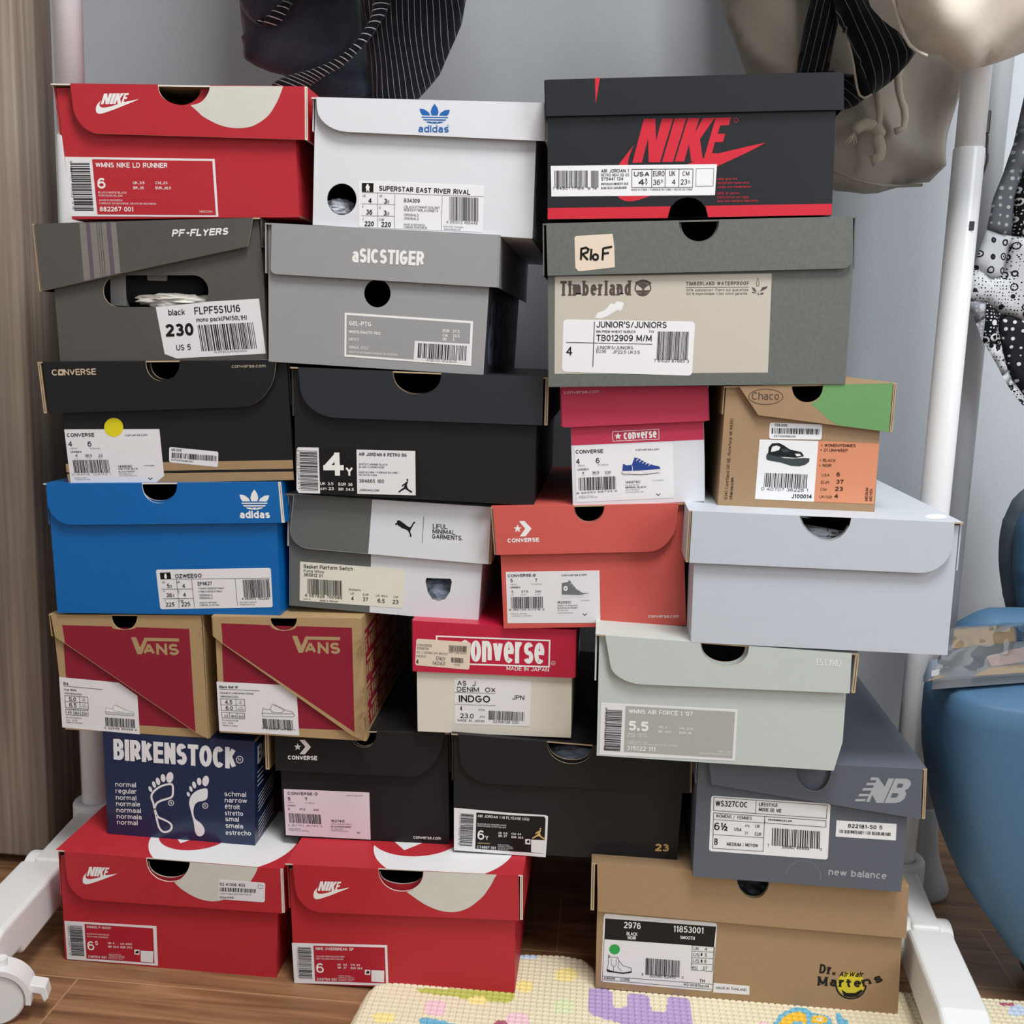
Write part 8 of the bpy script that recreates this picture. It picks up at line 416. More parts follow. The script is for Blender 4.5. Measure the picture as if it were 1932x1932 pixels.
CL = {'denim':((-.4296,1.4397),(-.4295,1.0215),(-.4274,1.0028),(-.4248,.9855),(-.4247,.9637),(-.4224,.9586),(-.4106,.9521),(-.3948,.9463),(-.379,.9428),(-.368,.9348),(-.3538,.9174),(-.3318,.9117),(-.2761,.9122),(-.277,.9224),(-.2835,.9616),(-.2877,1.0003),(-.2917,1.0217),(-.2879,1.4354)),'stripe':((-.2967,1.4324),(-.2904,1.0202),(-.2865,.9989),(-.2823,.9603),(-.2766,.9213),(-.2749,.9097),(-.2307,.9101),(-.2232,.9181),(-.211,.9305),(-.1998,.9429),(-.1917,.9608),(-.183,.9794),(-.1765,.995),(-.1739,1.0119),(-.1725,1.0203),(-.1704,1.4286)),'hem_in':((-.2692,1.0204),(-.2694,1.0121),(-.2712,.9969),(-.2749,.9885),(-.2801,.9808),(-.2861,.9717),(-.2929,.9647),(-.3034,.9562),(-.3156,.9494),(-.3262,.9448),(-.3385,.9407),(-.3523,.9372),(-.3661,.9337),(-.3746,.9299),(-.3819,.9247)),'hem_out':((-.2483,1.0204),(-.2501,1.0122),(-.2555,.9997),(-.2614,.9907),(-.2681,.9805),(-.2763,.9704),(-.2853,.9602),(-.2943,.952),(-.3046,.9438),(-.314,.9392),(-.3247,.9334),(-.3324,.9284),(-.34,.9236),(-.3477,.9204),(-.3585,.9161)),'cuff':((-.4255,1.0307),(-.4202,1.0144),(-.4168,1.0046),(-.4114,.9975),(-.4045,.9919),(-.3961,.9874),(-.3884,.9855),(-.3807,.9866),(-.3745,.9891),(-.3668,.9962),(-.3606,1.0033),(-.3529,1.0103),(-.346,1.0173)),'lining':((-.3984,.9887),(-.3916,.9852),(-.3847,.9834),(-.3763,.9845),(-.3702,.9874),(-.3641,.9965),(-.3572,1.0069),(-.3526,1.0139),(-.3647,1.0152),(-.3785,1.0055),(-.3862,.9957)),'beige':((.079,1.4989),(.1117,1.0615),(.117,1.0434),(.1223,1.0288),(.1302,1.0105),(.1381,.9922),(.1457,.9775),(.1835,.9296),(.2222,.8737),(.2433,.8495),(.2591,.8431),(.2746,.842),(.292,.8404),(.3091,.842),(.3239,.847),(.3388,.8514),(.3555,.8547),(.3669,.8552),(.3745,.8647),(.384,.8742),(.3859,.9133),(.3943,.9811),(.3949,1.0582),(.3583,1.4904)),'beige_seam':((.2357,.8708),(.2533,.8618),(.2745,.8538),(.2935,.8505),(.3122,.8489),(.3345,.8498),(.3575,.8509)),'cord_a':((.2841,.9581),(.2871,.944),(.2901,.9299),(.2919,.9193),(.291,.9086),(.2898,.9015)),'cord_b':((.3113,.9757),(.3082,.96),(.3102,.9477),(.314,.9354),(.3183,.9267),(.3202,.9161),(.3193,.9054),(.3106,.9018)),'lobe_a':((.2884,.8998),(.2914,.8919),(.2945,.883),(.2938,.874),(.2906,.8686),(.2882,.8758)),'lobe_b':((.2882,.9016),(.2838,.9069),(.2764,.9086),(.2694,.9058),(.2653,.9004)),'strap':((.1751,1.4473),(.2005,1.0347),(.1983,1.0126),(.196,.9903),(.194,.9731),(.1936,.954),(.2276,.9543),(.2286,.9698),(.231,.9905),(.234,1.0093),(.2302,1.0246),(.2271,1.0348),(.1994,1.4465)),'sleeve':((.1909,1.4338),(.223,1.0286),(.2268,1.0135),(.2302,1.0035),(.2397,.9935),(.2435,.9851),(.2474,.9733),(.2509,.9581),(.2538,.9445),(.2567,.9343),(.2598,.9292),(.2652,.9275),(.2727,.9313),(.2826,.9388),(.2924,.9465),(.3003,.955),(.3074,.9635),(.3134,.9736),(.3046,.9853),(.2946,1.0004),(.2853,1.0087),(.2741,1.0186),(.2629,1.0286),(.2331,1.4326)),'opening':((.2378,.9763),(.242,.9705),(.2473,.9574),(.2541,.9475),(.2609,.9376),(.2651,.9277),(.2587,.9223),(.254,.9239),(.2507,.93),(.2473,.9425),(.244,.9557)),'opening_edge':((.2365,.9761),(.2408,.9647),(.244,.9532),(.2466,.9416),(.2496,.93),(.2527,.9234),(.2571,.9211),(.2613,.9222),(.265,.9249)),'under':((.2298,.965),(.2463,.9624),(.259,.9608),(.2618,.9494),(.2653,.9389),(.272,.9346),(.2644,.9284),(.2565,.9247),(.2494,.9233),(.2327,.928)),'cream':((.2196,1.3189),(.203,1.0654),(.2237,1.0007),(.2281,.982),(.2342,.9726),(.241,.9638),(.2485,.9558),(.2558,.9507),(.2616,.9448),(.2681,.9394),(.2754,.9342),(.2841,.9307),(.2927,.9273),(.3005,.9249),(.3083,.922),(.3161,.9194),(.3237,.9184),(.331,.9202),(.3397,.9232),(.35,.9258),(.3629,.9307),(.3746,.9356),(.4013,.9451),(.4046,1.0007),(.3919,1.0732),(.3201,1.316)),'cream_seam':((.2417,.9764),(.2462,.9653),(.2514,.9556),(.2575,.9444),(.2641,.9353),(.2705,.9283),(.2761,.9227)),'grey_patch':((.4222,.9828),(.4141,.9209),(.4101,.8737),(.4027,.8418),(.3943,.8186),(.391,.7986),(.389,.7856),(.4033,.7832),(.4186,.7808),(.4168,.8195),(.4203,.842),(.4354,.8846)),'black_patch':((.4168,.8195),(.4203,.842),(.4375,.8898),(.4525,.7755),(.4362,.7779),(.4186,.7808)),'ring_patch':((.389,.7856),(.4033,.7832),(.4186,.7808),(.4164,.7611),(.4132,.7392),(.4,.7361),(.3829,.7439),(.3788,.7466),(.3834,.7659)),'paisley_patch':((.4186,.7808),(.4362,.7779),(.4525,.7755),(.4623,.6852),(.4381,.6934),(.4144,.7006),(.3959,.7112),(.3772,.7129),(.3732,.72),(.3752,.7328),(.3788,.7466),(.4,.7361),(.4132,.7392),(.4164,.7611)),'tip_patch':((.3772,.7129),(.3959,.7112),(.3965,.6945),(.3957,.6693),(.3872,.6887)),'floral_patch':((.3959,.7112),(.4144,.7006),(.4134,.6838),(.4196,.6661),(.4068,.668),(.3957,.6693),(.3965,.6945)),'dotted_patch':((.4144,.7006),(.4381,.6934),(.4623,.6852),(.4726,.5898),(.4464,.6145),(.4289,.6394),(.4196,.6661),(.4134,.6838)),'edge_patch':((.3957,.6693),(.4068,.668),(.4196,.6661),(.4289,.6394),(.4464,.6145),(.4726,.5898),(.4742,.5756),(.4476,.6026),(.4337,.6197),(.4184,.6407),(.405,.6584))}
MATP = {'outline':((-.2224,-.0938),(-.2204,-.072),(-.2169,-.0332),(-.215,-.0184),(-.2105,-.0072),(-.1973,0),(-.18,.004),(-.1,.05),(-.065,.069),(-.02,.073),(.004,.068),(.014,.055),(.018,.045),(.1,.055),(.3,.057),(.46,.06),(.47,-.3),(-.234,-.3)),'shapes':(('mat_green',((-.1648,-.0129),(-.1446,-.0088),(-.0668,-.0035),(-.0649,-.0152),(-.0724,-.0228),(-.0929,-.023),(-.1295,-.0201),(-.1579,-.0187))),('mat_pink',((-.1524,-.0354),(-.1483,-.0285),(-.1379,-.0271),(-.1317,-.0325),(-.1298,-.0446),(-.1339,-.0512),(-.1442,-.0526),(-.1503,-.0474))),('mat_yellow',((-.198,-.0592),(-.1937,-.0548),(-.1835,-.0534),(-.1776,-.0564),(-.1761,-.0636),(-.1804,-.0679),(-.1905,-.0693),(-.1963,-.0664))),('mat_yellow',((-.1103,-.0212),(-.1063,-.0177),(-.0973,-.0165),(-.0925,-.0188),(-.0919,-.0245),(-.096,-.0279),(-.1048,-.0291),(-.1096,-.0269))),('mat_pink',((-.0712,-.0434),(-.0661,-.0379),(-.055,-.0364),(-.0491,-.0403),(-.0483,-.0497),(-.0535,-.055),(-.0644,-.0565),(-.0703,-.0527))),('mat_yellow',((-.0655,.0097),(-.0618,.0151),(-.0534,.0163),(-.0489,.012),(-.0482,.0025),(-.052,-.0028),(-.0602,-.0039),(-.0647,.0002))),('mat_yellow',((-.0275,.0358),(-.0222,.0426),(-.0111,.0442),(-.0053,.0389),(-.005,.027),(-.0102,.0203),(-.0211,.0188),(-.0268,.0239))),('mat_pale_blue',((-.0684,.0618),(-.0634,.0659),(-.0529,.0673),(-.0474,.0647),(-.047,.0581),(-.052,.0541),(-.0623,.0527),(-.0678,.0552))),('mat_mint',((-.0263,-.0172),(-.0218,-.0106),(-.012,-.0093),(-.0069,-.0145),(-.0065,-.0261),(-.0111,-.0324),(-.0207,-.0337),(-.0257,-.0287))),('mat_blue',((-.154,-.0581),(-.1464,-.0559),(-.1299,-.0586),(-.1136,-.0613),(-.1087,-.0738),(-.1459,-.0765))),('mat_rose',((-.0813,-.0537),(-.0784,-.0513),(-.0721,-.0505),(-.0688,-.052),(-.0684,-.0559),(-.0713,-.0582),(-.0775,-.059),(-.0809,-.0575))),('mat_purple',((.0083,.0114),(.027,.0139),(.0318,.0078),(.0327,-.012),(.0344,-.0161),(.0446,-.0136),(.0466,-.0101),(.0469,.0054),(.0504,.0104),(.0628,.011),(.0681,.0061),(.0696,-.0091),(.0713,-.0153),(.0834,-.0147),(.0852,-.0113),(.0861,.0052),(.0902,.0103),(.1039,.011),(.1089,.0051),(.1081,-.0317),(.0557,-.0505),(.0428,-.0405),(.0111,-.0299),(.0086,-.0239))),('mat_blue',((.1861,-.0211),(.1935,-.0071),(.2031,.0027),(.2136,.0096),(.223,.0098),(.2295,.002),(.2386,.0012),(.2445,-.0023),(.2449,-.0131),(.2393,-.0277),(.1866,-.0348))),('mat_gold',((.1914,-.0203),(.1962,-.011),(.2051,-.0013),(.2145,.0032),(.22,.0007),(.2211,-.0076),(.2188,-.0166),(.2146,-.029),(.1922,-.0321))),('mat_gold',((.2256,-.0049),(.2302,-.001),(.2384,.0001),(.2418,-.0027),(.2405,-.0091),(.2358,-.0129),(.2278,-.014),(.2244,-.0113))),('mat_cream',((.2305,-.005),(.2323,-.0035),(.2352,-.0031),(.2365,-.0042),(.236,-.0068),(.2342,-.0083),(.2313,-.0087),(.23,-.0076))),('mat_blue',((.2044,-.0166),(.2079,-.0136),(.214,-.0127),(.2165,-.015),(.2155,-.0203),(.2121,-.0233),(.2061,-.0241),(.2036,-.0219))),('mat_blue',((.2513,.005),(.2567,.0058),(.2567,-.0006),(.2611,-.0042),(.261,-.0109),(.2489,-.0125))),('mat_rose',((.4213,.0458),(.4349,.0465),(.4346,.042),(.421,.0413))),('mat_pale_blue',((.4277,.0378),(.4337,.043),(.4421,.0442),(.4445,.0401),(.441,.0309),(.4352,.0258),(.4269,.0247),(.4244,.0287))),('mat_pink',((.1718,-.021),(.1747,-.0185),(.1801,-.0178),(.1824,-.0195),(.1818,-.0237),(.1788,-.0262),(.1735,-.0269),(.1712,-.0252))))}
CLIP = (.38522,.235,.87977)
CHAIR = {'cx':.52,'cy':.09,'prof':((.05364,.0125),(.0596,.0297),(.0846,.0546),(.1032,.08),(.1204,.1024),(.1359,.1308),(.1493,.1591),(.1602,.1904),(.1681,.2188),(.1741,.2499),(.177,.281),(.1772,.3063),(.1755,.3271),(.1655,.3311),(.001,.3331)),'hd':.088,'yd':.3,'dome':((.4231,.3108),(.4232,.3152),(.4234,.3215),(.4247,.3274),(.4274,.3322),(.4312,.3367),(.4357,.3412),(.4407,.3458),(.4464,.3502),(.4529,.3539),(.4602,.3563),(.4683,.3579),(.4768,.3591),(.4858,.36),(.4952,.3604),(.5053,.3606),(.5173,.3621),(.53,.3632),(.5406,.3599),(.5482,.3476),(.5537,.3308),(.5573,.3185)),'yb':.36,'brim':((.5163,.309),(.5142,.318),(.5112,.3308),(.5083,.3428),(.5056,.352),(.503,.3604),(.5004,.3696),(.4978,.3802),(.4952,.3916),(.4932,.403),(.4919,.4145),(.4912,.426),(.4911,.4364),(.4916,.4451),(.4928,.4527),(.4944,.4599),(.4964,.467),(.4988,.4738),(.5017,.4801),(.5048,.4856),(.5085,.4907),(.5139,.4957),(.5218,.5015),(.5315,.5072),(.5422,.5113),(.5545,.5202),(.5678,.5274),(.5793,.5129),(.5886,.455),(.5965,.3738),(.6019,.3138)),'bpad':((.5166,.32),(.5153,.3267),(.5134,.3364),(.5113,.3468),(.5087,.3574),(.5059,.3687),(.5034,.38),(.5013,.391),(.4995,.402),(.4981,.413),(.4971,.4245),(.4966,.436),(.4966,.446),(.4973,.4537),(.4987,.46),(.5008,.4659),(.5033,.4718),(.5065,.4774),(.5115,.4827),(.5189,.488),(.5281,.4929),(.5378,.4968),(.548,.5057),(.5586,.5134),(.568,.5014),(.5761,.4499),(.5831,.3775),(.588,.324))}
PACK = {'z':.3341,'outline':((.3242,.0419),(.4234,.0803),(.4764,.1006),(.5382,.2978),(.4984,.2776),(.4024,.235)),'film':((.3083,.0246),(.4771,.0904),(.5458,.3091),(.3906,.2349)),'kraft_card':((.4026,.2265),(.4799,.2603),(.4561,.19),(.3755,.1481)),'black_card':((.4825,.2609),(.5331,.2853),(.5095,.2131),(.4579,.1904)),'skin_print':((.4021,.1246),(.4574,.17),(.5042,.1933),(.488,.1411),(.4373,.113),(.3956,.0908)),'kraft_strip':((.366,.0547),(.3902,.0828),(.4372,.1057),(.4802,.1247),(.4728,.0984),(.4221,.0768)),'kraft_tip':((.3175,.0327),(.3321,.0517),(.3384,.0463)),'code_label':((.3294,.063),(.3391,.0699),(.3321,.0501),(.3237,.0453))}
TISSUE = (('tissue_paper','crumpled white tissue paper showing in the oblong hole of the dark grey box','tissue paper',(-.4213,.046,.6841),(.046,.01,.0075),'tissue_white',1,.32),('tissue_paper','grey tissue paper at the bottom of the white box round hole','tissue paper',(-.2628,.05,.7728),(.018,.018,.011),'tissue_grey',2,.2),('tissue_paper','blue grey tissue paper in the side hole of the half white box','tissue paper',(-.162,.064,.4002),(.024,.016,.018),'tissue_blue',3,.2),('tissue_paper','grey-blue tissue paper in the notch of the long black box','tissue paper',(-.0183,.046,.2417),(.034,.014,.011),'tissue_blue',4,.25),('tissue_paper','printed white tissue paper filling the notch of the pale grey-blue box','tissue paper',(.2032,-.006,.4924),(.046,.0185,.0135),'tissue_grey',5,.16),('leather_boot','black leather boot showing in the notch of the wide kraft box','boot',(.1669,.042,.1165),(.04,.024,.024),'boot_leather',6,.2))
SHOE = (-.4535,.044,.6924)
SHADE_CLOTHES = ((-.31,.12,1,.072,'beige_cotton','unseen beige garment added above the red and white boxes to shade the wall'),(-.16,.12,1.01,.072,'black_pinstripe','unseen black garment added right of the navy one to shade the wall'),(-.01,.12,1,.072,'navy_denim','unseen dark garment added above the middle of the stack to shade the wall'),(.14,.12,1.01,.072,'beige_cotton','unseen beige garment added above the black and red box to shade the wall'))  # unseen garments, added for the shade they throw on the wall
for d in BOXES: shoe_box(d)

# ------------------------------------------------------------------ the room
def wood_floor():
    m, nt, b = base_mat('floor_wood', .42, .35)
    tc = N(nt, 'ShaderNodeTexCoord'); mp = N(nt, 'ShaderNodeMapping'); mp.inputs['Location'].default_value = (.511, .0285, 0)
    br = N(nt, 'ShaderNodeTexBrick'); br.offset = .28; br.offset_frequency = 2
    br.inputs['Scale'].default_value = 1; br.inputs['Brick Width'].default_value = .483; br.inputs['Row Height'].default_value = .115
    br.inputs['Mortar Size'].default_value = .0009; br.inputs['Mortar Smooth'].default_value = .3
    br.inputs['Color1'].default_value = (.25, .25, .25, 1); br.inputs['Color2'].default_value = (.75, .75, .75, 1); br.inputs['Mortar'].default_value = (.5, .5, .5, 1)
    nt.links.new(tc.outputs['Object'], mp.inputs[0]); nt.links.new(mp.outputs[0], br.inputs['Vector'])
    m2 = N(nt, 'ShaderNodeMapping'); m2.inputs['Scale'].default_value = (2.2, 34, 1)
    ad = N(nt, 'ShaderNodeVectorMath', operation='MULTIPLY_ADD'); ad.inputs[1].default_value = (3, 9, 0)
    nt.links.new(br.outputs['Color'], ad.inputs[0]); nt.links.new(tc.outputs['Object'], ad.inputs[2]); nt.links.new(ad.outputs[0], m2.inputs[0])
    n1 = N(nt, 'ShaderNodeTexNoise'); n1.inputs['Scale'].default_value = 2.2; n1.inputs['Detail'].default_value = 8; n1.inputs['Distortion'].default_value = .9
    nt.links.new(m2.outputs[0], n1.inputs['Vector'])
    cr = N(nt, 'ShaderNodeValToRGB'); e = cr.color_ramp.elements
    e[0].position = .28; e[0].color = rgb('6A4A34'); e[1].position = .75; e[1].color = rgb('AB8260')
    x = e.new(.5); x.color = rgb('8C6748')
    nt.links.new(n1.outputs['Fac'], cr.inputs[0])
    mx = N(nt, 'ShaderNodeMix', data_type='RGBA'); mx.inputs[7].default_value = rgb('B08C66')
    nt.links.new(br.outputs['Fac'], mx.inputs['Factor']); nt.links.new(cr.outputs[0], mx.inputs[6]); nt.links.new(mx.outputs[2], b.inputs['Base Color'])
    bp = N(nt, 'ShaderNodeBump'); bp.inputs['Strength'].default_value = .15; bp.inputs['Distance'].default_value = .001
    nt.links.new(n1.outputs['Fac'], bp.inputs['Height']); nt.links.new(bp.outputs[0], b.inputs['Normal'])
def grain(name, dark, light, mid, sc_=(60, 60, 1.6), rough=.5, scale=1.6):
    m, nt, b = base_mat(name, rough, .3)
    tc = N(nt, 'ShaderNodeTexCoord'); mp = N(nt, 'ShaderNodeMapping'); mp.inputs['Scale'].default_value = sc_
    n1 = N(nt, 'ShaderNodeTexNoise'); n1.inputs['Scale'].default_value = scale; n1.inputs['Detail'].default_value = 6; n1.inputs['Distortion'].default_value = .4
    cr = N(nt, 'ShaderNodeValToRGB'); e = cr.color_ramp.elements
    e[0].position = .3; e[0].color = rgb(dark); e[1].position = .72; e[1].color = rgb(light); x = e.new(.5); x.color = rgb(mid)
    nt.links.new(tc.outputs['Object'], mp.inputs[0]); nt.links.new(mp.outputs[0], n1.inputs['Vector']); nt.links.new(n1.outputs['Fac'], cr.inputs[0]); nt.links.new(cr.outputs[0], b.inputs['Base Color'])
wood_floor()
grain('wardrobe_laminate', '7F7266', 'B1A393', '998C7F')
paper('wallpaper', 'BEC4CB', .38, .45, .03, 220, (1, 1, 1), .08)

mb = MB(); mb.box(-1.6, 1.5, -2.2, .53, -.02, 0, 'floor_wood'); tag(mb.build('floor'), 'brown wood-grain plank floor', 'floor', kind='structure')
mb = MB(); mb.box(-1.6, 1.5, .515, .555, 0, 2.4, 'wallpaper'); tag(mb.build('wall_back'), 'pale grey-blue papered wall behind the boxes', 'wall', kind='structure')

paper('wall_paint', 'D2D3D4', .8, .2, .02, 30, (1, 1, 1)); paper('ceiling_paint', 'ECECEA', .9, .2, .02, 30, (1, 1, 1))
mb = MB(); mb.box(-1.64, -1.6, -2.2, .515, 0, 2.4, 'wall_paint'); tag(mb.build('wall_left'), 'painted wall left of the wardrobe', 'wall', kind='structure')
mb = MB(); mb.box(1.5, 1.54, -2.2, .515, 0, 2.4, 'wall_paint'); tag(mb.build('wall_right'), 'painted wall to the right', 'wall', kind='structure')
mb = MB(); mb.box(-1.6, 1.5, -2.2, .515, 2.4, 2.44, 'ceiling_paint'); tag(mb.build('ceiling'), 'plain white ceiling', 'ceiling', kind='structure')
# ------------------------------------------------------------------ wardrobe at the left edge
wd = thing('wardrobe', 'grey-brown wood-grain wardrobe at the left edge of the picture', 'wardrobe', (-.66, .18, 0))
mb = MB(); mb.box(-.55, .0, .022, .085, .0, 2.0, 'wardrobe_laminate'); mb.build('carcass', wd, bevel=.001)
mb = MB(); mb.box(-.55, .003, -.001, .018, .012, 1.98, 'wardrobe_laminate'); mb.build('door', wd, bevel=.0025)
mb = MB(); mb.box(-.545, -.006, .0182, .0218, .004, 1.98, 'slit_dark'); mb.build('door_gap_strip', wd)  # dark strip filling the gap between door and carcass

# ------------------------------------------------------------------ garment rack
paper('white_plastic', 'E6E6E6', .38, .45, .015, 20)
paper('white_tube', 'EDEFF1', .22, .5, .01, 20)
paper('dark_mark', '3A3C40', .5)
rk = thing('garment_rack', 'white wheeled garment rack standing around the stack of boxes', 'garment rack', (-.12, .2, 0))
def rel(p): return (p[0]+.12, p[1]-.2, p[2])
for x, r in ((-.605, .0165), (.36, .0155)):
    mb = MB(); mb.tube([rel((x, .2, .05)), rel((x, .2, .865))], r, 'white_tube', 28); mb.build('lower_post', rk, smooth=True, bevel=.001)
    mb = MB(); mb.tube([rel((x, .2, .86)), rel((x, .2, 1.5))], r-.0012, 'white_tube', 28); mb.build('upper_post', rk, smooth=True)
mb = MB(); mb.tube([rel((-.64, .2, 1.5)), rel((.42, .2, 1.5))], .0125, 'white_tube', 24); mb.build('hanging_rail', rk, smooth=True)
mb = MB(); mb.tube([rel((.3605, .1845, .786)), rel((.3625, .1842, .7865))], .0001, 'dark_mark', 4)
mb.box(*[a+b for a, b in zip((.3625, .3675), (.12, .12))], -.0158, -.0150, .7815, .7905, 'dark_mark'); mb.build('printed_mark', rk)
def rack_leg(x0, x1, w0, w1):
    L = MB()
    # thin arm from the socket to the pivot, then a deeper end block; outline in the y-z plane
    def slab(pts, wa, wb, ya, yb, xo=0):
        # pts (y,z); width varies linearly with y
        def X(y): return x0+(x1-x0)*(.2-y)/.32
        def W(y): t = (ya-y)/(ya-yb); return (wa+(wb-wa)*t)/2
        n = len(pts); a = L.add([rel((X(y)-W(y), y, z)) for y, z in pts]); b = L.add([rel((X(y)+W(y), y, z)) for y, z in pts])
        L.face(range(a, a+n), 'white_plastic'); L.face(range(b, b+n)[::-1], 'white_plastic')
        for i in range(n): j = (i+1) % n; L.face((a+i, a+j, b+j, b+i), 'white_plastic')
    slab([(.215, .043), (.215, .076), (.06, .078), (.06, .043)], w0, w0, .2, .06)
    leg = L.build('leg', rk, bevel=.004, seg=3)
    L = MB()
    slab([(.066, .035), (.062, .072), (.045, .082), (-.085, .085), (-.112, .078), (-.122, .055), (-.10, .047), (-.055, .044), (-.05, .036)], w1, w1, .066, -.12)
    L.build('leg_end', leg, bevel=.006, seg=3)
    xp = x0+(x1-x0)*(.2-.07)/.32
    L = MB(); L.tube([rel((xp-w0/2-.012, .075, .056)), rel((xp+w0/2+.012, .075, .056))], .021, 'white_plastic', 30); L.build('pivot_cap', leg, bevel=.002)
    L = MB(); L.lathe([(w0/2+.0115, .03), (w0/2+.0115, .08), (w0/2+.010, .083), (.0165, .083), (.0160, .078)], 'white_plastic', x0+.12, 0, 32, cap=False); L.lathe([(w0/2+.0115, .03), (.001, .03)], 'white_plastic', x0+.12, 0, 32, cap=False); L.build('socket', leg, smooth=True)
    return leg
rack_leg(-.605, -.572, .031, .048); rack_leg(.36, .334, .030, .044)
def caster(cx, cy, ang, r=.026, z0=0, lock=True):
    c = bpy.data.objects.new('caster', None); col.objects.link(c); c.parent = rk; c.location = rel((cx, cy, z0)); c.rotation_euler = (0, 0, ang)
    L = MB(); L.tube([(-.010, 0, r), (-.008, 0, r), (.008, 0, r), (.010, 0, r)], [r-.002, r, r, r-.002], 'white_plastic', 36)
    L.tube([(-.0115, 0, r), (-.010, 0, r)], [r-.007, r-.005], 'white_plastic', 30); L.build('wheel', c)
    L = MB()
    for k in range(24):
        a0 = R(-12+k*150/24); a1 = R(-12+(k+1)*150/24)
        for (ra, rb) in ((r+.001, r+.006),):
            b = L.add([(x, math.cos(a)*q, r+math.sin(a)*q) for x in (-.0125, .0125) for a in (a0, a1) for q in (ra, rb)])
            for f in ((0, 1, 3, 2), (4, 6, 7, 5), (0, 4, 5, 1), (2, 3, 7, 6), (0, 2, 6, 4), (1, 5, 7, 3)): L.face([b+i for i in f], 'white_plastic')
    L.tube([(0, .004, 2*r+.003), (0, .004, 2*r+.012)], .006, 'white_plastic', 16); L.build('fork', c)
    if lock:
        L = MB(); b = L.add([(x, y, z) for x in (-.008, .008) for y, z in ((r+.004, r+.012), (r+.018, r+.008), (r+.020, r-.004), (r+.016, r-.008), (r+.013, r+.001), (r+.004, r+.004))]); n = 6
        L.face(range(b, b+n), 'white_plastic'); L.face(range(b+n, b+2*n), 'white_plastic')
        for i in range(n): j = (i+1) % n; L.face((b+i, b+j, b+n+j, b+n+i), 'white_plastic')
        L.build('brake_tab', c, bevel=.001)
    return c
caster(-.552, -.100, R(-72)); caster(.334, -.098, R(-60), .0215, .0098)

# ------------------------------------------------------------------ floor-to-ceiling pole, flared foot
paper('pole_grey', 'B4B8BD', .35, .4, .01, 20)
pl = thing('tension_pole', 'grey pole with flared round foot, standing behind the right rack post', 'pole', (.4055, .288, 0))
mb = MB(); mb.tube([(0, 0, .07), (0, 0, 2.3)], .0195, 'pole_grey', 28); mb.build('pole', pl, smooth=True)
mb = MB(); mb.lathe([(.040, 0), (.041, .006), (.038, .016), (.031, .032), (.025, .052), (.0225, .075), (.0225, .11), (.0205, .112)], 'pole_grey', 0, 0, 36); mb.build('flared_foot', pl, smooth=True)
# ------------------------------------------------------------------ play mat
for a in [dict(name='mat_cream', h='E1D7BB'), dict(name='mat_purple', h='B39BC8'), dict(name='mat_green', h='B9BE5F'), dict(name='mat_pink', h='EBC6CF'), dict(name='mat_blue', h='6FB3D0'), dict(name='mat_yellow', h='EFDF96'), dict(name='mat_gold', h='EDBE3C'), dict(name='mat_pale_blue', h='C3D2E6'), dict(name='mat_rose', h='A8596F'), dict(name='mat_mint', h='D8E0B6')]: paper(rough=.55, amt=.02, **a)
def inside(p, poly):
    c = False; n = len(poly)
    for i in range(n):
        (x1, y1), (x2, y2) = poly[i], poly[i-1]
        if (y1 > p[1]) != (y2 > p[1]) and p[0] < (x2-x1)*(p[1]-y1)/(y2-y1)+x1: c = not c
    return c
def play_mat():
    mb = MB(); H = .0092; out = MATP['outline']
    SH = [(c, P, min(p[0] for p in P), max(p[0] for p in P), min(p[1] for p in P), max(p[1] for p in P)) for c, P in MATP['shapes']]
    seg = [(Vector(out[i-1]), Vector(out[i])-Vector(out[i-1])) for i in range(len(out))]
    def edge_d(p):
        p = Vector(p); best = 9
        for a, ab in seg:
            t = max(0, min(1, (p-a).dot(ab)/ab.length_squared)); best = min(best, (a+ab*t-p).length)
        return best
    def grid(x0, y0, nx, ny, st, cell):
        idx = {}
        def vert(i, j):
            if (i, j) in idx: return idx[i, j]
            p = (x0+i*st, y0+j*st); e = edge_d(p) if inside(p, out) else 0
            a, b = i % cell, j % cell
            bump = .0006 if cell == 1 else (0 if (a == 0 or b == 0) else (.0008 if (a == 2 and b == 2) else .0011))
            idx[i, j] = mb.add([(p[0], p[1], max(.0004, H*min(1, (e/.009)**.5)+(bump if e > .005 else bump*e/.005)))]); return idx[i, j]
        for i in range(nx):
            for j in range(ny):
                x, y = x0+(i+.5)*st, y0+(j+.5)*st
                if not inside((x, y), out): continue
                m = 'mat_cream'
                for c, P, a, b, d, e in SH:
                    if a <= x <= b and d <= y <= e and inside((x, y), P): m = c
                mb.face((vert(i, j), vert(i+1, j), vert(i+1, j+1), vert(i, j+1)), m)
    grid(-.2352, -.124, 448, 130, .0016, 4); grid(-.2352, -.3, 55, 14, .0128, 1)
    return tag(mb.build('play_mat'), 'cream foam play mat with bumpy squares and pastel letters, under the lower boxes', 'play mat')
play_mat()

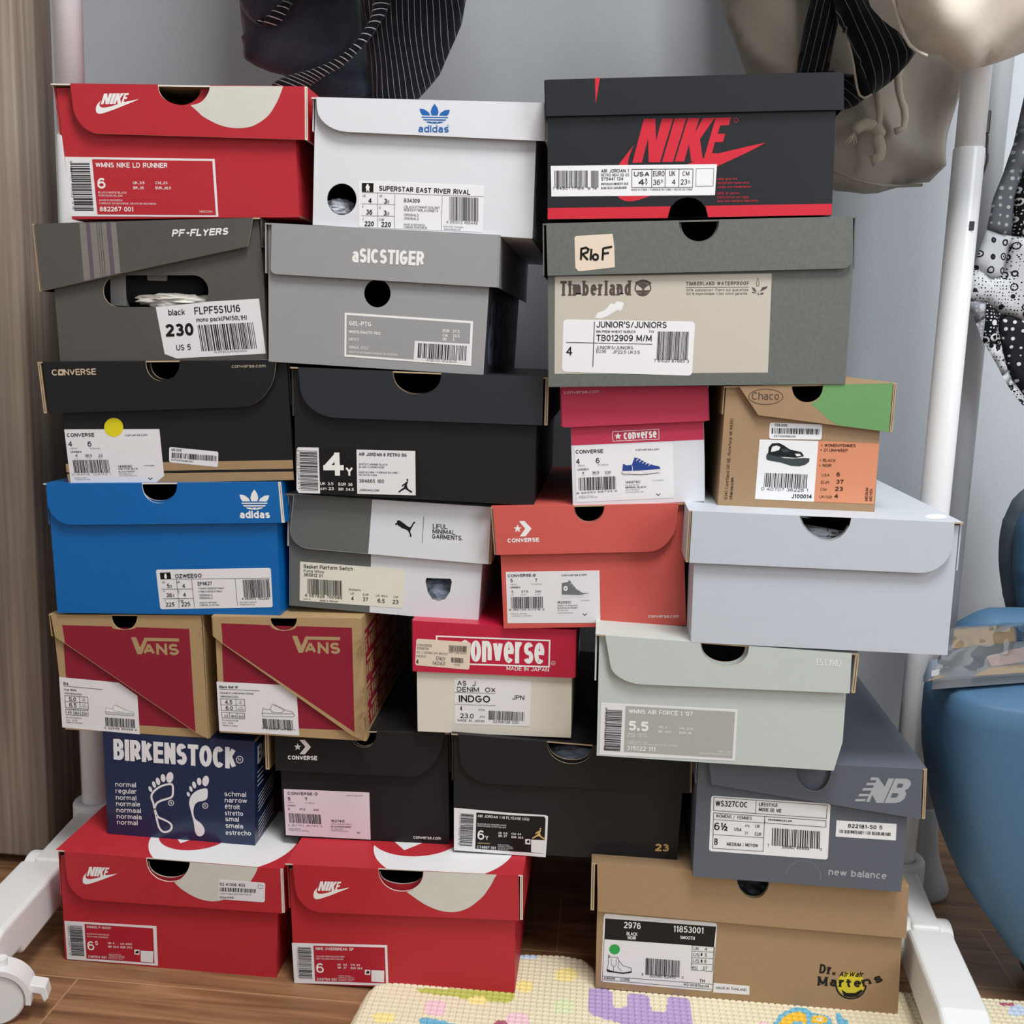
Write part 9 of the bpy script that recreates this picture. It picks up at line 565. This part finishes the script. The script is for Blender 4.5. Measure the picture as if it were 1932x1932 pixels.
# ------------------------------------------------------------------ cloth
def fabric(name, h, line=None, period=.007, width=.12, wob=0., rough=.9, amt=.12, scale=90, axis=0, mott=.0, mh=None):
    m, nt, b = base_mat(name, rough, .15)
    b.inputs['Sheen Weight'].default_value = .25 if not line else .1
    uv = N(nt, 'ShaderNodeUVMap'); nz = N(nt, 'ShaderNodeTexNoise'); nz.inputs['Scale'].default_value = scale; nz.inputs['Detail'].default_value = 6
    nt.links.new(uv.outputs[0], nz.inputs['Vector'])
    mr = N(nt, 'ShaderNodeMapRange'); mr.inputs['To Min'].default_value = 1-amt; mr.inputs['To Max'].default_value = 1+amt
    nt.links.new(nz.outputs['Fac'], mr.inputs[0])
    mx = N(nt, 'ShaderNodeMix', data_type='RGBA', blend_type='MULTIPLY'); mx.inputs['Factor'].default_value = 1; mx.inputs[6].default_value = rgb(h); nt.links.new(mr.outputs[0], mx.inputs[7])
    last = mx.outputs[2]
    if mh:
        n2 = N(nt, 'ShaderNodeTexNoise'); n2.inputs['Scale'].default_value = 14; n2.inputs['Detail'].default_value = 7; nt.links.new(uv.outputs[0], n2.inputs['Vector'])
        r2 = N(nt, 'ShaderNodeMapRange'); r2.inputs['From Min'].default_value = .4; r2.inputs['From Max'].default_value = .75; nt.links.new(n2.outputs['Fac'], r2.inputs[0])
        m3 = N(nt, 'ShaderNodeMix', data_type='RGBA'); nt.links.new(r2.outputs[0], m3.inputs['Factor']); nt.links.new(last, m3.inputs[6]); m3.inputs[7].default_value = rgb(mh); last = m3.outputs[2]
    if line:
        sx = N(nt, 'ShaderNodeSeparateXYZ'); nt.links.new(uv.outputs[0], sx.inputs[0])
        dv = N(nt, 'ShaderNodeMath', operation='DIVIDE'); dv.inputs[1].default_value = period; nt.links.new(sx.outputs[axis], dv.inputs[0])
        fr = N(nt, 'ShaderNodeMath', operation='FRACT'); nt.links.new(dv.outputs[0], fr.inputs[0])
        lt = N(nt, 'ShaderNodeMath', operation='LESS_THAN'); lt.inputs[1].default_value = width; nt.links.new(fr.outputs[0], lt.inputs[0])
        m2 = N(nt, 'ShaderNodeMix', data_type='RGBA'); nt.links.new(lt.outputs[0], m2.inputs['Factor']); nt.links.new(last, m2.inputs[6]); m2.inputs[7].default_value = rgb(line); last = m2.outputs[2]
    nt.links.new(last, b.inputs['Base Color'])
    bp = N(nt, 'ShaderNodeBump'); bp.inputs['Strength'].default_value = .12; bp.inputs['Distance'].default_value = .001
    nt.links.new(nz.outputs['Fac'], bp.inputs['Height']); nt.links.new(bp.outputs[0], b.inputs['Normal'])
SURF = {}
def cloth(name, outline, y0, thick, mat, parent=None, fold=lambda x, z: 0, uvf=lambda x, z: (x, z), res=.008, rim=.02, back=.5):
    P = []
    n = len(outline)
    for i in range(n):
        a, b = Vector(outline[i]), Vector(outline[(i+1) % n]); k = max(1, int((b-a).length/res))
        P += [tuple(a.lerp(b, t/k)) for t in range(k)]
    nb = len(P)
    xs = [p[0] for p in P]; zs = [p[1] for p in P]
    pts = list(P); x = min(xs); row = 0
    while x < max(xs):
        z = min(zs)+(res/2 if row % 2 else 0)
        while z < max(zs):
            if inside((x, z), P):
                d = min((p[0]-x)**2+(p[1]-z)**2 for p in P)**.5
                if d > res*.55: pts.append((x, z))
            z += res
        x += res*.87; row += 1
    vs, es, fs, ov, oe, of = delaunay_2d_cdt([Vector(p) for p in pts], [(i, (i+1) % nb) for i in range(nb)], [], 1, 1e-6)
    mb = MB(); dd = []
    for v in vs:
        d = min((p[0]-v.x)**2+(p[1]-v.y)**2 for p in P)**.5; t = min(1, d/rim); dd.append(math.sqrt(max(0, 1-(1-t)**2)))
    bnd = [d < 1e-3 for d in dd]
    fr = mb.add([(v.x, y0-thick*.5*q-fold(v.x, v.y), v.y) for v, q in zip(vs, dd)])
    bk = {}
    for i, (v, q) in enumerate(zip(vs, dd)):
        mb.uv[fr+i] = uvf(v.x, v.y)
        if bnd[i]: bk[i] = fr+i
        else: bk[i] = mb.add([(v.x, y0+thick*back*q-fold(v.x, v.y)+.0004, v.y)]); mb.uv[bk[i]] = uvf(v.x, v.y)
    for f in fs:
        mb.face([fr+i for i in f], mat)
        g = [bk[i] for i in f][::-1]
        if set(g) != set(fr+i for i in f): mb.face(g, mat)
    def surf(x, z):
        t = min(1, min((p[0]-x)**2+(p[1]-z)**2 for p in P)**.5/rim); return y0-thick*.5*math.sqrt(max(0, 1-(1-t)**2))-fold(x, z)
    SURF[name] = surf
    return mb.build(name, parent, smooth=True)
fabric('navy_denim', '272C35', mh='48505D', amt=.3)
fabric('navy_pinstripe', '1C1F26', 'A9ADB2', .0064, .085)
fabric('navy_hem', '1B1E25', 'D5D6D4', .0066, .14)
fabric('black_pinstripe', '17181B', '8E9092', .0075, .065)
fabric('beige_cotton', 'A2998D', amt=.08)
fabric('cream_jersey', 'CBC1B4', amt=.07, scale=160)
fabric('cream_cord', 'C6BAA8')
g1 = thing('navy_garment', 'navy denim garment with pinstriped side panel hanging above the left boxes', 'clothing', (0, 0, 0))
s1 = lambda x, z: .004*math.sin(38*x+9*z)+.003*math.sin(70*x-20*z)
cloth('denim_panel', CL['denim'], .245, .05, 'navy_denim', g1, s1, rim=.05)
cloth('striped_panel', CL['stripe'], .240, .05, 'navy_pinstripe', g1, s1, lambda x, z: (x+.12*(z-.95)+.35*(z-1.0)**2+.0015*math.sin(60*z+30*x), z), rim=.04)
def hem(name, L, Rr, y, parent, mat='navy_hem'):
    mb = MB(); s = 0; k = len(L); rows = []
    for i in range(k):
        if i: s += math.dist(L[i], L[i-1])
        r = []
        for t in (0, .2, .5, .8, 1):
            x = L[i][0]+(Rr[i][0]-L[i][0])*t; z = L[i][1]+(Rr[i][1]-L[i][1])*t
            v = mb.add([(x, y-.006*math.sin(math.pi*t)**.5-.0005, z)]); mb.uv[v] = (s, t*.02); r.append(v)
        b0 = mb.add([(L[i][0], y+.004, L[i][1]), (Rr[i][0], y+.004, Rr[i][1])]); mb.uv[b0] = (s, 0); mb.uv[b0+1] = (s, .02)
        rows.append(r+[b0+1, b0])
    for a, b in zip(rows, rows[1:]):
        for t in range(len(a)): u = (t+1) % len(a); mb.face((a[t], a[u], b[u], b[t]), mat)
    mb.face(rows[0], mat); mb.face(rows[-1][::-1], mat)
    return mb.build(name, parent, smooth=True)
hem('hem_band', CL['hem_in'], CL['hem_out'], .214, g1)
cloth('turned_cuff', CL['cuff'], .222, .03, 'navy_denim', g1, rim=.02)
cloth('cuff_lining', CL['lining'], .211, .012, 'navy_hem', g1, uvf=lambda x, z: (z*1.0+.25*x, x), rim=.01)

g2 = thing('beige_garment', 'beige cotton garment with drawstrings hanging behind the black box at right', 'clothing')
def fold2(x, z):
    t = (x-.1)*.55+(z-.8)*1.0
    return .013*(1-abs(math.sin(27*t+.4)))**1.5+.005*math.sin(62*t+1)*math.sin(21*x)+.006*math.sin(34*x+6*z)
cloth('main_panel', CL['beige'], .36, .05, 'beige_cotton', g2, fold2, rim=.03, res=.01)
mb = MB(); mb.tube([(p[0], SURF['main_panel'](p[0], p[1])+.0006, p[1]) for p in CL['beige_seam']], .0018, 'beige_cotton', 8); mb.build('hem_seam', g2, smooth=True)
for k in ('cord_a', 'cord_b'):
    pts = CL[k]; mb = MB(); mb.tube([(p[0], .306, p[1]) for p in pts], [.0042 if i % 3 else .0036 for i in range(len(pts))], 'cream_cord', 10)
    if k == 'cord_a':
        kx, kz = pts[-1]
        mb.tube([(kx-.006, .304, kz+.003), (kx, .299, kz+.001), (kx+.006, .304, kz-.003)], [.005, .007, .005], 'cream_cord', 10)
        for lobe in (CL['lobe_a'], CL['lobe_b']): mb.tube([(p[0], .302, p[1]) for p in lobe], [.004]+[.0068]*(len(lobe)-2)+[.005], 'cream_cord', 10)
        for i in range(5): mb.tube([(CL['lobe_b'][-1][0], .302, CL['lobe_b'][-1][1]), (CL['lobe_b'][-1][0]-.010+.003*i, .300, CL['lobe_b'][-1][1]-.012-.002*(i % 2))], .0006, 'cream_cord', 5)
    mb.build('drawstring', g2, smooth=True)

g3 = thing('black_garment', 'black pinstriped garment hanging in folds above the black and red box', 'clothing')
cloth('hanging_strap', CL['strap'], .285, .014, 'black_pinstripe', g3, lambda x, z: .002*math.sin(90*x), lambda x, z: (x-.16*(z-.9), z), rim=.01, res=.006)
cloth('sleeve', CL['sleeve'], .265, .05, 'black_pinstripe', g3, lambda x, z: .006*math.sin(70*x+30*z), lambda x, z: (x*.75+.34*(z-.9)-1.2*(x-.24)**2*0+.002*math.sin(50*z), z), rim=.03, res=.006)
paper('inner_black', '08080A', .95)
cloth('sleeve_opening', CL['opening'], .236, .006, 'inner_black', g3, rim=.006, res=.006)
mb = MB(); mb.tube([(p[0], .2325, p[1]) for p in CL['opening_edge']], .0011, 'cream_cord', 6); mb.build('piping', g3, smooth=True)
cloth('under_fold', CL['under'], .30, .03, 'black_pinstripe', g3, uvf=lambda x, z: (z*.8+x*.5, x), rim=.015, res=.006)

g4 = thing('cream_top', 'cream jersey top bulging down in front of the rack post at upper right', 'clothing')
def fold4(x, z):
    a = (x-.30)*.75+(z-.93)*.66
    return .018*math.exp(-(a/.028)**2)-.012*math.exp(-((a+.05)/.03)**2)+.006*math.sin(60*x+24*z)*max(0, min(1, (z-.87)/.05))+.004*math.sin(110*x-60*z)*max(0, min(1, (z-.88)/.05))
cloth('body_panel', CL['cream'], .115, .09, 'cream_jersey', g4, fold4, rim=.05, res=.009)
mb = MB(); mb.tube([(p[0], SURF['body_panel'](p[0], p[1])+.0004, p[1]) for p in CL['cream_seam']], .0016, 'cream_jersey', 8); mb.build('seam', g4, smooth=True)

# ------------------------------------------------------------------ clothes added on the rail, out of view, to shade the upper wall
for i, (x, y, zb, hw, mt, lb) in enumerate(SHADE_CLOTHES):
    cl_ = cloth('shade_garment', [(x-hw, zb), (x-hw*.9, zb+.2), (x-hw*.5, 1.44), (x-.02, 1.475), (x+.02, 1.475), (x+hw*.5, 1.44), (x+hw*.9, zb+.2), (x+hw, zb)], y, .05, mt, None, lambda a, b: .006*math.sin(55*a+i), rim=.03, res=.02)
    tag(cl_, lb, 'clothing')
# ------------------------------------------------------------------ patchwork bandana garment
def bandana(name, ground, ink, scale, mode):
    m, nt, b = base_mat(name, .9, .15)
    uv = N(nt, 'ShaderNodeUVMap'); vo = N(nt, 'ShaderNodeTexVoronoi'); vo.inputs['Scale'].default_value = scale; vo.inputs['Randomness'].default_value = .25 if mode != 'paisley' else .8
    nt.links.new(uv.outputs[0], vo.inputs['Vector'])
    if mode == 'dots': th = (0, .22)
    elif mode == 'rings': th = (.16, .26)
    else: th = (.24, .36)
    a = N(nt, 'ShaderNodeMath', operation='GREATER_THAN'); a.inputs[1].default_value = th[0]; c = N(nt, 'ShaderNodeMath', operation='LESS_THAN'); c.inputs[1].default_value = th[1]
    nt.links.new(vo.outputs['Distance'], a.inputs[0]); nt.links.new(vo.outputs['Distance'], c.inputs[0])
    mu = N(nt, 'ShaderNodeMath', operation='MULTIPLY'); nt.links.new(a.outputs[0], mu.inputs[0]); nt.links.new(c.outputs[0], mu.inputs[1]); last = mu.outputs[0]
    if mode in ('paisley', 'rings'):
        v2 = N(nt, 'ShaderNodeTexVoronoi'); v2.inputs['Scale'].default_value = scale*(3.2 if mode == 'paisley' else 1); v2.inputs['Randomness'].default_value = .3 if mode == 'paisley' else .25
        nt.links.new(uv.outputs[0], v2.inputs['Vector']); c2 = N(nt, 'ShaderNodeMath', operation='LESS_THAN'); c2.inputs[1].default_value = .24 if mode == 'paisley' else .07; nt.links.new(v2.outputs['Distance'], c2.inputs[0])
        mx_ = N(nt, 'ShaderNodeMath', operation='MAXIMUM'); nt.links.new(last, mx_.inputs[0]); nt.links.new(c2.outputs[0], mx_.inputs[1]); last = mx_.outputs[0]
    mx = N(nt, 'ShaderNodeMix', data_type='RGBA'); nt.links.new(last, mx.inputs['Factor']); mx.inputs[6].default_value = rgb(ground); mx.inputs[7].default_value = rgb(ink); nt.links.new(mx.outputs[2], b.inputs['Base Color'])
bandana('grey_dots', '63676D', 'B0B4B8', 110, 'dots'); bandana('black_floral', '16171A', 'D8DADC', 85, 'paisley')
bandana('white_rings', 'C6C9CE', '22242A', 66, 'rings'); bandana('white_paisley', 'CFD2D6', '24262B', 88, 'paisley')
bandana('grey_paisley', '8A8E95', 'B4B7BC', 70, 'paisley'); bandana('black_dots', '24262C', 'D4D6D8', 110, 'dots')
g5 = thing('patchwork_garment', 'black and white patchwork bandana garment hanging at the right edge', 'clothing')
f5 = lambda x, z: .006*math.sin(95*x+12*z)+.25*(x-.40)*0
for nm, mt in (('grey_patch', 'grey_dots'), ('black_patch', 'black_floral'), ('ring_patch', 'white_rings'), ('paisley_patch', 'white_paisley'), ('tip_patch', 'grey_paisley'), ('floral_patch', 'black_floral'), ('dotted_patch', 'black_dots'), ('edge_patch', 'white_paisley')):
    cloth(nm, CL[nm], .215, .012, mt, g5, f5, rim=.006, res=.007)

# ------------------------------------------------------------------ small metal ring clip behind the right post
paper('black_metal', '1B1B1D', .3, .6); paper('dark_bronze', '4A443C', .3, .6)
rc = thing('ring_clip', 'black clip with a metal ring hanging behind the right rack post', 'clip', (CLIP[0], CLIP[1], CLIP[2]))
mb = MB(); mb.box(-.004, .004, -.004, .004, .006, .030, 'black_metal'); mb.build('clip', rc, bevel=.0015)
mb = MB(); mb.tube([(.003*0+.0045*math.cos(2*math.pi*k/24)*1.1, .002*math.sin(k), .006+-.021+.023*math.sin(2*math.pi*k/24)) for k in range(25)], .0014, 'dark_bronze', 8, caps=False); mb.build('ring', rc, smooth=True)

# ------------------------------------------------------------------ blue chair and the flat pack lying on it
paper('chair_blue', '4C7090', .55, .35, .03, 300, (1, 1, 1), .05); paper('chair_rim', '5E6A74', .5, .3)
ch = thing('chair', 'blue rounded chair with grey rimmed back, at the right edge beside the rack', 'chair', (CHAIR['cx'], CHAIR['cy'], 0))
def squarish(prof, mat, name, depth, e=.5):
    mb = MB(); n = 72; rings = []; rm = max(p[0] for p in prof)
    sg = lambda v: (1 if v >= 0 else -1)*abs(v)**e
    for r_, z in prof: rings.append(mb.add([(r_*sg(math.cos(2*math.pi*k/n)), (depth/rm)*r_**.5*rm**.5*sg(math.sin(2*math.pi*k/n)), z) for k in range(n)]))
    for a, b in zip(rings, rings[1:]):
        for k in range(n): mb.face((a+k, a+(k+1) % n, b+(k+1) % n, b+k), mat)
    mb.face([rings[0]+k for k in range(n)], mat); mb.face([rings[-1]+k for k in range(n)], mat)
    return mb.build(name, ch, smooth=True)
squarish(CHAIR['prof'], 'chair_blue', 'seat_shell', CHAIR['hd'])
rel_ = lambda P: [(x-CHAIR['cx'], z) for x, z in P]
cloth('back_dome', rel_(CHAIR['dome']), CHAIR['yd']-CHAIR['cy'], .06, 'chair_blue', ch, rim=.03, res=.008)
cloth('back_rim', rel_(CHAIR['brim']), CHAIR['yb']-CHAIR['cy'], .05, 'chair_rim', ch, rim=.02, res=.01)
cloth('backrest', rel_(CHAIR['bpad']), CHAIR['yb']-.03-CHAIR['cy'], .06, 'chair_blue', ch, rim=.03, res=.01)

paper('pack_kraft', 'A48A66', .5); paper('pack_grey', '75777A', .4); paper('pack_black', '2A2A2C', .4); paper('pack_skin', 'BFA595', .4); paper('pack_white', 'E4E4E0', .5)
def film():
    m, nt, b = base_mat('clear_film', .08, .5)
    b.inputs['Base Color'].default_value = (.95, .97, 1, 1); b.inputs['Transmission Weight'].default_value = 1; b.inputs['IOR'].default_value = 1.02
    b.inputs['Specular IOR Level'].default_value = 1; b.inputs['Coat Weight'].default_value = 1; b.inputs['Coat Roughness'].default_value = .08
film()
pk = thing('flat_pack', 'clear film pack with kraft and grey cards lying on the blue chair', 'package', (0, 0, PACK['z']))
def slab(name, poly, z0, z1, mat, parent, bev=0):
    mb = MB(); mb.prism(poly, [], lambda x, y, n: (x, y, n), z1, z0, mat, mat); return mb.build(name, parent, bevel=bev)
slab('cards', PACK['outline'], .001, .012, 'pack_grey', pk)
for nm, mt in (('kraft_card', 'pack_kraft'), ('black_card', 'pack_black'), ('skin_print', 'pack_skin'), ('kraft_strip', 'pack_kraft'), ('kraft_tip', 'pack_kraft'), ('code_label', 'pack_white')):
    slab(nm, PACK[nm], .0121, .0128, mt, pk)
rn = random.Random(4)
mb = MB(); F0 = PACK['film']; nu, nv = 26, 18; idx = {}
for i in range(nu+1):
    for j in range(nv+1):
        u, v = i/nu, j/nv
        a = Vector(F0[0]).lerp(Vector(F0[1]), u); c = Vector(F0[3]).lerp(Vector(F0[2]), u); p = a.lerp(c, v)
        e = min(u, 1-u, v, 1-v); h = (.0135 if e > .001 else .0125)+ (.006*(noise.noise(Vector((u*9, v*5, 3)))+.3*noise.noise(Vector((u*23, v*14, 8))))+.003)*min(1, e/.1)
        idx[i, j] = mb.add([(p.x, p.y, max(.0131, h))])
for i in range(nu):
    for j in range(nv): mb.face((idx[i, j], idx[i+1, j], idx[i+1, j+1], idx[i, j+1]), 'clear_film')
mb.build('film_wrap', pk, smooth=True)

# ------------------------------------------------------------------ what shows through the hand holes
paper('tissue_white', 'DDD9D0', .8, .2, .04, 80, (1, 1, 1)); paper('tissue_blue', '8C97A8', .8, .2, .05, 80, (1, 1, 1)); paper('tissue_grey', 'C6CBD3', .8, .2); paper('boot_leather', '33383C', .35, .4, .08, 40, (1, 1, 1)); paper('shoe_black', '0E0F11', .8); paper('shoe_grey_suede', '8E8C88', .9); paper('shoe_white', 'D9DAD9', .6)
def crumple(name, label, cat, centre, size, mat, seed, amp=.3, cuts=14, ink=None):
    bm = bmesh.new(); bmesh.ops.create_icosphere(bm, subdivisions=4, radius=1)
    for v in bm.verts:
        p = v.co*1.9+Vector((seed*7.1, 0, 0))
        k = 1+amp*(abs(noise.noise(p))*1.6-.5)+amp*.5*(abs(noise.noise(p*2.6))-.3)+amp*.25*noise.noise(p*6)
        v.co = Vector((v.co.x*size[0], v.co.y*size[1], v.co.z*size[2]))*k
    me = bpy.data.meshes.new(name); bm.to_mesh(me); bm.free(); me.materials.append(MATS[mat])
    o = bpy.data.objects.new(name, me); col.objects.link(o); o.location = centre
    return tag(o, label, cat, 'tissue paper inside the boxes' if cat == 'tissue paper' else None)
tis = [crumple(*a) for a in TISSUE]
from mathutils.bvhtree import BVHTree
tp = tis[4]; bv = BVHTree.FromPolygons([v.co for v in tp.data.vertices], [tuple(q.vertices) for q in tp.data.polygons])
mb = MB()
for text, x, z, wd, ht, up in (('AF1', .012, .006, .016, .0075, -1), ('AIR', .034, .012, .012, .005, -1), ('AF1', -.022, .004, .013, .006, -1), ('AF1', -.006, -.012, .012, .005, 1)):
    for q, e in lettering(text, wd, ht, 'b'):
        P = [(x+up*p[0], z+up*p[1]) for p in q]; H = [bv.ray_cast(Vector((a, -.2, b)), Vector((0, 1, 0)))[0] for a, b in P]
        if all(H): b0 = mb.add([(h.x, h.y-.0004, h.z) for h in H]); mb.face((b0, b0+1, b0+2, b0+3), 'ink_grey')
if mb.f: mb.build('print', tp)
sh = thing('sneaker', 'black sneaker with a grey suede band inside the dark grey box', 'sneaker', SHOE)
mb = MB(); mb.box(-.062, .062, 0, .09, -.016, .022, 'shoe_black'); mb.build('upper', sh, bevel=.012, seg=4, smooth=True)
mb = MB(); mb.box(-.036, -.020, -.0015, .05, -.0155, .0215, 'shoe_grey_suede'); mb.build('suede_band', sh, bevel=.001)
mb = MB(); mb.box(-.075, -.0525, -.002, .06, -.018, .023, 'shoe_white'); mb.build('toe_cap', sh, bevel=.006, seg=3)
mb = MB(); mb.box(.002, .022, -.0015, .05, .010, .0218, 'shoe_grey_suede'); mb.build('tongue', sh, bevel=.001)
